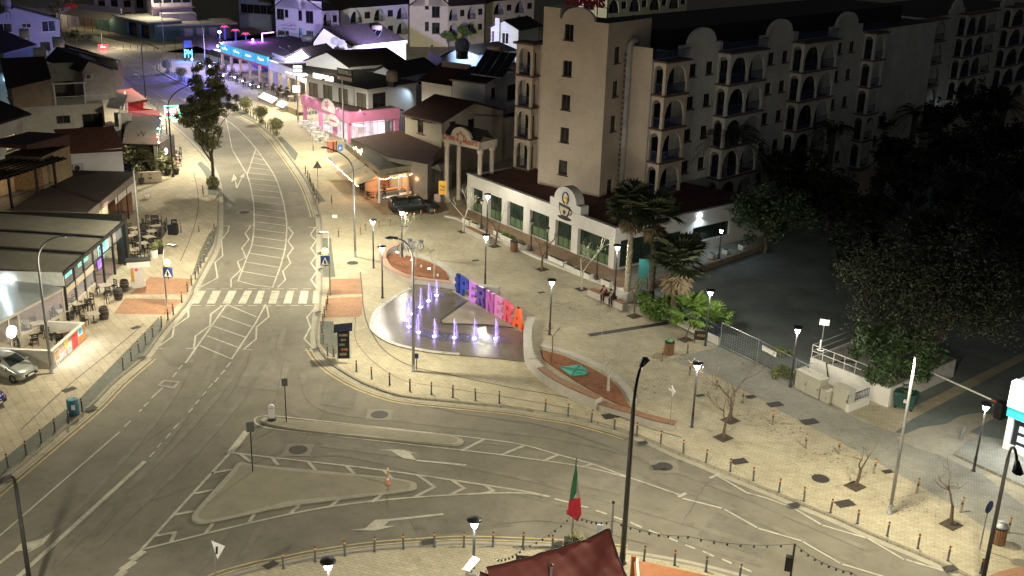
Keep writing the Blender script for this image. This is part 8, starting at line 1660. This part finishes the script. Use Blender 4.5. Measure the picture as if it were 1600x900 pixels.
# cafe planter boxes
TB=mat('white_box',(.62,.60,.54),.6,stain=.1)
def pbox(x,y,l,leafy,z=.12,w=.55,ang=None):
    b=G(x,y,z);f=Fr(b,(b[0]+cf.u[0],b[1]+cf.u[1]));t=thing('planter_box',l,'planter box',b,'white planter boxes round the cafe');m=MB().box(-w,w,-.22,.22,.04,.52,f);m.obj('box',TB,t);MB().box(-w+.04,w-.04,-.18,.18,.52,.525,f).obj('soil',mat('tree_pit_soil',(.06,.045,.03),.95),t);MB().box(-w-.02,w+.02,-.24,.24,.46,.51,f).obj('rim',TB,t)
    if leafy: lm=MB();leafcloud(lm,[(np.array(f(k*.2,0,z+.56)),.16) for k in (-2,-1,0,1,2)],180,.06,random.Random(int(x)));lm.obj('plants',LEAFB if leafy>1 else LEAF,t)
for i,(x,y,lf) in enumerate(((730,348,1),(743,355,1),(779,368,1),(790,374.5,2),(800,379,2),(815,387,1),(865,408,0),(876,413,0),(891,421,0),(903,427,0),(917,433,0),(948,445,0))): pbox(x,y,'white planter box on the cafe terrace edge, %s from the bench end'%nth(i+1),lf)
for i,(x,y) in enumerate(((1112,404),(1134,398),(1159,391))): pbox(x,y,'white planter cube on the side terrace, %s from the lantern post'%nth(i+1),0,z=.0,w=.3)
# side terrace surface, kerb and garden walls
structure(MB().sheet(T3([(962,424),(1135,364),(1180,372),(1150,398),(1010,440),(985,455)],.02),.02).obj('side_terrace',PAVEG))
def lowwall(name,label,b0,b1,h,th,m_,cop=None,z=0):
    f=Fr(G(*b0,z),G(*b1,z));t=thing(name,label,'wall',f(0,0,0));MB().box(0,f.L,-th,0,0,h,f).obj('wall',m_,t)
    if cop: MB().box(-.03,f.L+.03,-th-.03,.03,h+.001,h+.08,f).obj('coping',cop,t)
    return f,t
lowwall('garden_wall','low brown kerb wall between the side terrace and the car park',(1020,452),(1195,390),.5,.3,mat('tan_stone',(.30,.25,.17),.9))
fw_,t=lowwall('garden_wall','low white wall under the blue railing beside the palms',(996,476.5),(1121,540),.55,.3,WHITE)
def railing(f,label,z0,h,m_,name='railing',b=-.15,step=.16):
    t=thing(name,label,'railing',f(0,b,z0));m=MB();m.box(0,f.L,b-.02,b+.02,z0+h-.05,z0+h,f).box(0,f.L,b-.015,b+.015,z0+.08,z0+.12,f);n=int(f.L/step)
    for k in range(n+1): a=f.L*k/n;m.box(a-.012,a+.012,b-.012,b+.012,z0,z0+h-.05,f)
    m.obj('bars',m_,t)
railing(fw_,'blue metal railing on the low white wall beside the palms',.55,.85,BLUERAIL)
f=Fr(G(958,466),G(978,474));lowwall('garden_wall','short thick white wall block behind the seated people',(962,465),(979,473),.75,.8,WHITE)
panel_sign('restaurant_board','dark restaurant board with gold lettering leaning at the wall end','sign',(1094,537),(1085.5,516),(1105,532),mat('dark_brown_board',(.022,.016,.014),.5),[('ASUEZ',mat('gold_letters',(.5,.33,.08),.5),.2,.4,.25)],two=True)
panel_sign('display_cabinet','teal framed display cabinet between the palm trunks at the cafe corner','display',(1006,452),(999,404),(1013,436),mat('teal_frame',(.04,.2,.2),.4),two=True)
# wire mesh fence
fn=thing('wire_fence','galvanised wire mesh fence along the car park with a white notice','fence',G(1182,572));pts=[(1125,541),(1182,569),(1240,601),(1262,612)]
for (p,q) in zip(pts[:-1],pts[1:]):
    f=Fr(G(*p),G(*q));MB().tube([f(0,0,0),f(0,0,1.9)],.035,5).obj('post',GREY,fn);m=MB();m.tube([f(0,0,1.85),f(f.L,0,1.85)],.022,4).tube([f(0,0,.12),f(f.L,0,.12)],.022,4)
    n=int(f.L/.22)
    for k in range(n+1): m.box(f.L*k/n-.004,f.L*k/n+.004,-.004,.004,.12,1.85,f)
    for k in range(9): m.box(0,f.L,-.004,.004,.15+k*.2,.158+k*.2,f)
    m.obj('mesh_panel',GREY,fn)
f=Fr(G(1182,569),G(1240,601));a0,z1_=f.hit(1192,539);a1,z0_=f.hit(1213,558);o=MB().box(a0,a1,.03,.05,max(.3,z0_),min(1.8,z1_),f).obj('notice',WPAINT,fn);scribble(f,a0+.1,max(.3,z0_)+.25,(a1-a0)-.2,.18,.052,4,.014).obj('lettering',REDL,o)
f=Fr(G(1240,603),G(1330,560));railing(f,'thin pale pipe rail round the car park corner',0,1.0,LGREY,'pipe_rail',step=2.2)
# low white tank structure, cabinets, mast
A,B=G(1263,586),G(1366,628);f=Fr(A,B);HW=up(A,1265,558);t=thing('tank_house','low white walled tank roof with a pipe railing and stained slab','wall',A);D=8
MB().box(0,f.L+1,-D,0,0,HW,f).obj('wall',WHITE,t);MB().sheet([f(.1,-.1,0),f(f.L+.9,-.1,0),f(f.L+.9,-D+.1,0),f(.1,-D+.1,0)],HW+.004).obj('roof_slab',mat('stained_slab',(.22,.21,.18),.9,var=.3,ns=.6,stain=.3),t)
m=MB()
for z in (.45,.9): m.tube([f(0,-4,HW+z),f(0,-.1,HW+z),f(f.L+.8,-.1,HW+z)],.025,4)
for a in np.linspace(0,f.L+.8,8): m.tube([f(a,-.1,HW),f(a,-.1,HW+.9)],.025,4)
m.obj('pipe_railing',LGREY,t);MB().tube([f(1.6,.04,.4),f(1.3,.03,HW),f(1.8,-1.2,HW+.1),f(3.,-2.,HW+.05),f(6,-2.2,HW+.05)],.05,5).obj('cable',DARK,t)
BEI=mat('cabinet_beige',(.46,.44,.37),.6,stain=.14,var=.06)
def cabinet(b0,b1,h,d,l,doors=2):
    f=Fr(G(*b0),G(*b1));t=thing('utility_cabinet',l,'utility cabinet',f(0,0,0),'beige utility cabinets');MB().box(0,f.L,-d,0,.08,h,f).obj('case',BEI,t);MB().box(-.04,f.L+.04,-d-.04,.05,h+.001,h+.06,f).obj('lid',BEI,t);MB().box(.03,f.L-.03,-d+.03,-.03,0,.08,f).obj('plinth',CONC,t)
    for k in range(doors):
        a,b=f.L*k/doors+.03,f.L*(k+1)/doors-.03;o=MB().box(a,b,.002,.02,.16,h-.06,f).obj('door',BEI,t);MB().box(b-.12,b-.08,.021,.045,h*.5-.08,h*.5+.08,f).obj('handle',DARK,o)
cabinet((1241,607),(1278,625),1.35,.8,'largest beige utility cabinet with two wide doors beside the plaza lamp');cabinet((1280,626),(1292,632.5),.85,.7,'smallest beige utility cabinet between the two larger ones',1);cabinet((1299,632),(1323,643.5),1.4,.6,'beige utility cabinet with a dark lock at the right of the three',1)
b=G(1277,588);t=thing('antenna_mast','thin mast with a pale flat antenna panel beside the white tank wall','antenna',b);H=up(b,1287,498);MB().tube([b,(b[0],b[1],H)],.035,6).obj('pole',GREY,t);h=np.hypot(b[0],b[1]);f=Fr(b,(b[0]+b[1]/h,b[1]-b[0]/h));MB().box(-.32,.32,.03,.12,H-.42,H,f).obj('panel',WPAINT,t);MB().box(-.12,-.02,.04,.12,H-2.2,H-1.5,f).box(-.2,.2,-.02,.05,H-2.35,H-2.28,f).ball(f(-.2,.0,H-2.25),.07,6,4).ball(f(.2,0,H-2.25),.07,6,4).obj('receiver',WPAINT,t)
fq,t=lowwall('garden_wall','short low white wall with a bit of blue railing beside the cabinets',(1325,645),(1358,632),.55,.25,WHITE);railing(fq,'short blue railing on the low wall beside the cabinets',.55,.6,BLUERAIL)
b=G(1410,641);h=np.hypot(b[0],b[1]);f=Fr(b,(b[0]+b[1]/h,b[1]-b[0]/h-.2));t=thing('wheelie_bin','large dark green wheelie bin under the ivy covered tree','wheelie bin',b);DG_=mat('bin_green',(.02,.07,.06),.5,var=.15);MB().add([f(x*s,y*s2,z) for z,s,s2 in ((.15,.58,.9),(1.05,.68,1.)) for x,y in ((-1,0),(1,0),(1,-.9),(-1,-.9))],[(3,2,1,0),(4,5,6,7),(0,1,5,4),(1,2,6,5),(2,3,7,6),(3,0,4,7)]).obj('tub',DG_,t);MB().box(-.7,.7,-.95,.03,1.06,1.16,f).obj('lid',DG_,t);MB().box(-.02,.2,.01,.03,.55,.8,f).obj('sticker',WPAINT,t)
for x in (-.5,.5): MB().ball(f(x,-.1,.09),.09,8,5).obj('wheel',TYRE,t)
A,B=G(1452,603),G(1566,656);f=Fr(A,B);t=thing('barrier','white road barrier arm with a red tip across the side road','barrier',B);MB().box(0,f.L-.6,-.04,.04,.95,1.05,f).obj('arm',WPAINT,t);MB().box(f.L-1.,f.L-.6,-.042,.042,.949,1.051,f).obj('red_tip',REDL,t);MB().box(f.L-.5,f.L,-.25,.25,0,1.15,f).obj('motor_box',DARK,t)
f=Fr(G(1500,688),G(1506,690));t=thing('sign_stump','short grey post leaning beside the side road kerb','post',f(0,0,0));MB().tube([f(0,0,0),f(.15,0,1.1)],.09,6).obj('post',GREY,t)
# white kiosk at the right edge
kA,kB=G(1565,703),G(1660,742);f=Fr(kA,kB);kt=up(kA,1584,594);t=thing('lit_kiosk','white kiosk with a blazing white sign box, teal band and papers in its window','kiosk',kA)
structure(MB().prism([G(1490,712),G(1512,690),G(1530,684),G(1566,690),G(1700,730),G(1720,810),G(1640,780)],0,.14).obj('kiosk_platform',PAVEG))
z_b=up(kA,1577,633);z_c=up(kA,1574,648)
MB().wall(f,0,f.L,.14,z_c,[(.35,f.L-1,.5,z_c-.12)],d=.2).wall(f.side(0,0,True),0,4,.14,kt).obj('wall',WPAINT,t);MB().box(-.1,f.L,-.3,.25,z_b,kt,f).obj('sign_box',glow('kiosk_white',(1.,1.,1.),2.6),t);MB().box(-.06,f.L,-.3,.2,z_c,z_b-.003,f).obj('teal_band',mat('teal_band',(.02,.30,.30),.4,em=(.03,.5,.5),es=.3),t)
MB().box(.36,f.L-1,-.19,-.17,.5,z_c-.12,f).obj('window_glass',GLASS,t)
for r in range(3):
    for c in range(4): a=.7+c*.75;MB().box(a,a+.5,-.169,-.16,z_c-.9-r*.62,z_c-.5-r*.62,f).obj('paper',mat('lit_paper',(.7,.72,.78),.7,em=(.8,.85,1.),es=.25),t)
light('AREA',f(1.6,.6,z_b-.05),130,(.9,.95,1.),size=(3,.5),aim=f(1.6,1.6,0),parent=t)
# ================================================================ NEAR FOREGROUND
MAROON=mat('shade_sail_red',(.13,.026,.022),.75,var=.15,ns=1.5,bump=.4)
sp=[G(952,827,4.4),G(760,887,3.9),G(800,960,3.4),G(996,930,3.4)]
t=thing('shade_sail','dark red triangular shade sail at the bottom centre of the photo','shade sail',G(880,990));m=MB();N=44;C=(sp[1]+sp[2]+sp[3])/3
def bez(u,v):
    a=sp[0]*(1-u)+sp[1]*u;b=sp[3]*(1-u)+sp[2]*u;p=a*(1-v)+b*v;return p-np.array([0,0,.5*4*u*(1-u)*.35+.35*4*v*(1-v)])+np.array([0,0,.045*math.sin(u*26+v*4)*(1-u)+.03*math.sin(v*31-u*9)*(1-u)*(1-v)+.02*math.sin(u*57+v*13)*(1-u)])
m.add([bez(i/N,j/N) for i in range(N+1) for j in range(N+1)],[(i*(N+1)+j,(i+1)*(N+1)+j,(i+1)*(N+1)+j+1,i*(N+1)+j+1) for i in range(N) for j in range(N)]);m.obj('cloth',MAROON,t,True)
MB().tube([bez(i/N,0)+[0,0,.02] for i in range(N+1)],.03,5).tube([bez(0,j/N)+[0,0,.02] for j in range(N+1)],.03,5).obj('hem',DARK,t)
t2=thing('shade_sail','small pinkish corner of a second shade sail below the tilted white board','shade sail',G(760,1000));MB().add([G(750,893,3.5),G(775,903,3.4),G(745,930,3.3)],[(0,1,2)]).obj('cloth',MAROON,t2);MB().tube([G(750,893,3.52),G(775,903,3.42)],.03,5).obj('hem',DARK,t2)
def stake(base,top,zt,label,r=.055,m_=GREY):
    T=G(*top,zt);t=thing('steel_post',label,'post',(T[0],T[1],0),'steel posts of the shade sail');MB().tube([(T[0],T[1],0),T],r,8).obj('post',m_,t);MB().lathe([(r*1.4,-.06),(r*1.4,.0),(.01,.02)],8,T).obj('cap',DARK,t);return T
T1=stake(0,(958.5,784),5.2,'steel post at the top corner of the red shade sail');stake(0,(862,882),4.5,'short steel post poking through the front of the shade sail')
# flag
b=G(893,853);H=up(b,895,803);t=thing('flag','limp green white and red flag on a pole beside the shade sail','flag',b);MB().tube([b,(b[0],b[1],H)],.06,6).obj('pole',GREY,t);h=np.hypot(b[0],b[1]);f=Fr(b,(b[0]+b[1]/h,b[1]-b[0]/h));MB().box(-.35,.4,-.05,.05,H-.05,H+.2,f).obj('bracket',mat('weathered_board',(.22,.19,.14),.8),t);zt=f.hit(901,716)[1];at_=f.hit(901,716)[0];MB().tube([f(-.2,0,H),f(at_,0,zt)],.03,6).obj('staff',DARK,t)
FL=[((.012,.09,.035),[(at_+.0,zt-.2),(at_+.08,zt-.8),(at_+.13,zt-1.7),(at_-.08,zt-2.35),(at_-.25,zt-2.4),(at_-.16,zt-1.3)]),((.22,.21,.19),[(at_+.09,zt-.8),(at_+.25,zt-2.15),(at_+.08,zt-2.3),(at_+.08,zt-1.5)]),((.34,.012,.025),[(at_-.26,zt-2.38),(at_+.28,zt-2.1),(at_+.38,zt-3.0),(at_+.22,zt-3.5),(at_-.06,zt-3.25),(at_-.32,zt-3.1)])]
for i,(c,pl) in enumerate(FL): MB().extr(f,pl,.02-.03*i,.06+.02*i).obj('cloth',mat('flag_cloth_%d'%i,c,.8,var=.2,ns=2,bump=.6),t)['label']=['green part of the flag','white fold of the flag','red part of the flag'][i]
# string lights, unlit
DB=mat('unlit_bulb',(.03,.03,.03),.3)
Hp=T1[2]-.7
def chain(label,pts): string_lights(label,pts,8,.22,bulb=DB,r=.06)
top=np.array([b[0],b[1],H]);chain('dark unlit string lights hanging left from the flag pole',[top,G(818,856,1.9)*[1,1,1],G(772,873,3.0)]);chain('dark unlit string lights from the flag pole to the shade sail post',[top,np.array([T1[0],T1[1],4.2])])
p0=np.array([T1[0],T1[1],4.25]);ts_=G(1242,850,4.3);chain('long unlit string lights running right from the sail post over the road edge',[p0,G(1075,838,4.2),ts_,G(1330,894,4.2),G(1420,930,4.2)])
t=thing('speaker_pole','black speaker box on a dark pole at the bottom, right of the sail','loudspeaker',(ts_[0],ts_[1],0));MB().tube([(ts_[0],ts_[1],0),ts_],.05,6).obj('pole',DARK,t);h=np.hypot(*ts_[:2]);f=Fr(ts_,(ts_[0]+ts_[1]/h,ts_[1]-ts_[0]/h));MB().box(-.3,0,.05,.32,ts_[2]-1.25,ts_[2]-.55,f).obj('case',BLKP,t);m=MB();m.extr(f,[(-.15+.1*math.cos(k*.6),ts_[2]-.9+.1*math.sin(k*.6)) for k in range(10)],.321,.33);m.obj('cone',DARK,t)
# tilted white board, horned skull, small things on the near pavement
P=[G(721,890,2.2),G(739,868,2.45),G(751,873,2.45),G(734,893,2.2)];t=thing('tilted_board','tilted white board on a metal stand beside the near plaza lamp','board',(P[0][0],P[0][1],0));MB().add([*P,*[p-[0,0,.06] for p in P]],[(0,1,2,3),(7,6,5,4),(0,4,5,1),(1,5,6,2),(2,6,7,3),(3,7,4,0)]).obj('board',mat('grey_white_board',(.5,.5,.48),.6),t);c=sum(P)/4;MB().tube([c-[0,0,.05],(c[0],c[1],0)],.06,6).obj('stand',GREY,t);MB().box(c[0]-.25,c[0]+.25,c[1]-.2,c[1]+.2,.2,1.9).obj('stand_box',LGREY,t)
b=G(774,906,1.6);t=thing('horned_skull','pale cattle skull with curved horns on a post at the sail corner','ornament',(b[0],b[1],0));BN=mat('bone',(.5,.44,.33),.8);MB().tube([b+[0,0,.1],b+[0,-.1,-.25],b+[0,-.18,-.55]],[.14,.12,.07],8).obj('skull',BN,t,True);MB().tube([b+[-.1,0,.1],b+[-.35,0,.15],b+[-.45,0,.45],b+[-.3,0,.6]],[.05,.045,.03,.01],6).tube([b+[.1,0,.1],b+[.35,0,.15],b+[.45,0,.45],b+[.3,0,.6]],[.05,.045,.03,.01],6).obj('horns',BN,t,True);MB().tube([(b[0],b[1],0),b-[0,0,.5]],.06,6).obj('post',BROWN,t)
panel_sign('menu_board','dark board with a reddish emblem on the near pavement behind the sail','menu board',(820,888),(806.5,867.5),(832,876),mat('dark_brown_board',(.022,.016,.014),.5),[('~',REDL,.2,.25,.5)],two=True)
panel_sign('small_sign','small blue and white sign above the top edge of the sail','sign',(935,862),(932,819),(941,836),mat('pale_blue_sign',(.45,.5,.6),.5))
b=G(909,862);t=thing('plant_box','planter box with spiky plants behind the shade sail','planter box',b);MB().box(b[0]-.9,b[0]+.4,b[1]-.25,b[1]+.25,0,.7).obj('box',mat('dark_planter',(.05,.045,.04),.8),t);fm=MB();r=random.Random(12)
for k in range(60):
    a=r.uniform(0,6.28);e=r.uniform(.4,1.4);d=np.array([math.cos(a)*math.cos(e),math.sin(a)*math.cos(e),math.sin(e)]);c=b+np.array([r.uniform(-.8,.3),r.uniform(-.2,.2),.7]);s=np.cross(d,[0,0,1])*.04;fm.add([c-s,c+s,c+d*r.uniform(.4,.9)],[(0,1,2)])
fm.obj('plants',LEAF,t)
tm=[G(985,868,1.8),G(1000,872,1.8)];t=thing('timber_awning','orange brown timber fenced awning at the bottom, right of the sail','awning',G(1000,930));OB=mat('orange_timber',(.32,.11,.03),.6,var=.2,ns=2);q=[G(990,874,1.75),G(1130,905,1.75),G(1150,960,1.75),G(995,940,1.75)];MB().add([*q,*[p-[0,0,.12] for p in q]],[(0,1,2,3),(0,4,5,1),(1,5,6,2),(2,6,7,3),(3,7,4,0)]).obj('panel',OB,t);MB().tube([(q[0][0],q[0][1],0),q[0]+[0,0,.2]],.12,8).obj('post',OB,t);MB().tube([q[0]+[.15,0,.05],q[3]+[.15,0,.05]],.06,4).obj('white_rail',WPAINT,t)
# ================================================================ PEOPLE ON THE BENCH
def skin_mesh(name,vs,es,rad,m_,parent,root=0,sub=1):
    me=bpy.data.meshes.new(name);me.from_pydata([tuple(v) for v in vs],es,[]);o=bpy.data.objects.new(name,me);COL.objects.link(o);md=o.modifiers.new('s','SKIN');md.use_smooth_shade=True
    for i,r in enumerate(rad): d=me.skin_vertices[0].data[i];d.radius=(r,r) if np.isscalar(r) else r;d.use_root=(i==root)
    ss=o.modifiers.new('u','SUBSURF');ss.levels=sub;ss.render_levels=sub
    dg=bpy.context.evaluated_depsgraph_get();ev=o.evaluated_get(dg);nm=bpy.data.meshes.new_from_object(ev);bpy.data.objects.remove(o);bpy.data.meshes.remove(me)
    nm.materials.clear();nm.materials.append(m_);q=bpy.data.objects.new(name,nm);COL.objects.link(q);q.parent=parent
    if parent.name in WLOC: q.matrix_parent_inverse=Matrix.Translation(-WLOC[parent.name])
    return q
SKIN=mat('skin',(.40,.24,.17),.6,var=.05)
def sitter(a,label,top,legs,hair,lean,hood=False,turn=0.):
    t=thing('person',label,'person',bf(a,-.3,.56));S=lambda x,y,z: bf(a+x,-.34+y,.56+z)
    J=dict(pel=(0,0,.10),bel=(0,.03+lean*.2,.28),che=(0,.08+lean*.6,.47),nek=(0,.13+lean,.60),hd0=(0,.17+lean*1.1,.68),hd1=(0,.19+lean*1.15,.80))
    for s,n in ((-1,'l'),(1,'r')):
        J['hip'+n]=(s*.10,.04,.09);J['kne'+n]=(s*.14,.44,.10);J['ank'+n]=(s*.13,.40,-.46);J['toe'+n]=(s*.15,.58,-.51);J['sho'+n]=(s*.19,.09+lean*.8,.54);J['elb'+n]=(s*.26,.26+lean*.9,.30);J['wri'+n]=(s*.10,.42+lean*.4,.20);J['han'+n]=(s*.05,.50+lean*.4,.19)
    K=list(J);R=dict(pel=.13,bel=.125,che=.145,nek=.055,hd0=.075,hd1=.085,hip=.09,kne=.065,ank=.045,toe=.04,sho=.065,elb=.045,wri=.032,han=.035)
    E=[('pel','bel'),('bel','che'),('che','nek'),('nek','hd0'),('hd0','hd1')]
    for n in 'lr': E+=[('pel','hip'+n),('hip'+n,'kne'+n),('kne'+n,'ank'+n),('ank'+n,'toe'+n),('che','sho'+n),('sho'+n,'elb'+n),('elb'+n,'wri'+n),('wri'+n,'han'+n)]
    rad=lambda k: R[k if k in R else k[:-1]]
    body=skin_mesh('body',[S(*J[k]) for k in K],[(K.index(p),K.index(q)) for p,q in E],[rad(k) for k in K],SKIN,t)
    def cloth(name,keys,ex,m_,e):
        skin_mesh(name,[S(*J[k]) for k in keys],[(keys.index(p),keys.index(q)) for p,q in e],[rad(k)+ex for k in keys],m_,t)
    kj=['pel','bel','che']+[k+n for n in 'lr' for k in ('sho','elb','wri')];cloth('jacket',kj,.022,top,[('pel','bel'),('bel','che')]+[(p,q) for n in 'lr' for p,q in (('che','sho'+n),('sho'+n,'elb'+n),('elb'+n,'wri'+n))])
    kt=['pel']+[k+n for n in 'lr' for k in ('hip','kne','ank')];cloth('trousers',kt,.016,legs,[(p,q) for n in 'lr' for p,q in (('pel','hip'+n),('hip'+n,'kne'+n),('kne'+n,'ank'+n))])
    for n in 'lr': skin_mesh('shoe',[S(*J['ank'+n]),S(J['ank'+n][0],J['ank'+n][1]-.03,J['ank'+n][2]-.05),S(*J['toe'+n])],[(0,1),(1,2)],[.05,.05,.045],DARK,t)
    h0,h1=np.array(S(*J['hd0'])),np.array(S(*J['hd1']));u=(h1-h0);fwd=np.array([bf.n[0],bf.n[1],0])
    MB().ball(h1+u*.1-fwd*.035,.112,12,8,1.0).obj('hair' if not hood else 'hood',hair,t,True)
    nose=h0+u*.45+fwd*.09;MB().ball(nose,.02,6,4,1.3).obj('nose',SKIN,t)
    for s in (-1,1):
        e=h0+u*.7+fwd*.078+np.array([bf.u[0],bf.u[1],0])*s*.03;MB().ball(e,.011,6,4).obj('eye',DARK,t)
        for k in range(4):
            hn=np.array(S(*J['han'+('l' if s<0 else 'r')]));q=hn+np.array([bf.u[0],bf.u[1],0])*(k-1.5)*.018;skin_mesh('finger',[q,q+fwd*.05-[0,0,.01],q+fwd*(.07+.01*(k%2))-[0,0,.05]],[(0,1),(1,2)],[.009,.008,.007],SKIN,t,sub=1)
sitter(bf.hit(947,466,-.34)[0],'person in a dark red hooded top sitting hunched on the long bench',mat('dark_red_cloth',(.11,.018,.014),.9,var=.2,ns=9),mat('dark_trousers',(.02,.02,.025),.9),mat('dark_red_cloth',(.11,.018,.014),.9),.16,True)
sitter(bf.hit(959.5,472,-.34)[0],'person in black clothes sitting on the long bench beside the red hooded one',mat('black_cloth',(.012,.012,.014),.9),mat('dark_trousers',(.02,.02,.025),.9),mat('dark_hair',(.02,.014,.01),.7),.22)

# roof aerials
for x,y,z,l in ((120,70,7.4,'thin television aerial on the dark red roof behind the gabled house'),(35,112,7.,'thin television aerial on the dark roof at the left edge'),(600,40,8.,'thin television aerial on the upper dark roof'),(735,70,8.6,'thin television aerial near the round tank')):
    p=G(x,y,z);t=thing('roof_aerial',l,'aerial',p,'television aerials on the roofs');m=MB().tube([p,p+[0,0,2.2]],.025,4)
    for k in range(4): m.tube([p+[-.5+.05*k,.1*k,2.1-.12*k],p+[.5-.05*k,.1*k,2.1-.12*k]],.012,4)
    m.obj('mast',GREY,t)
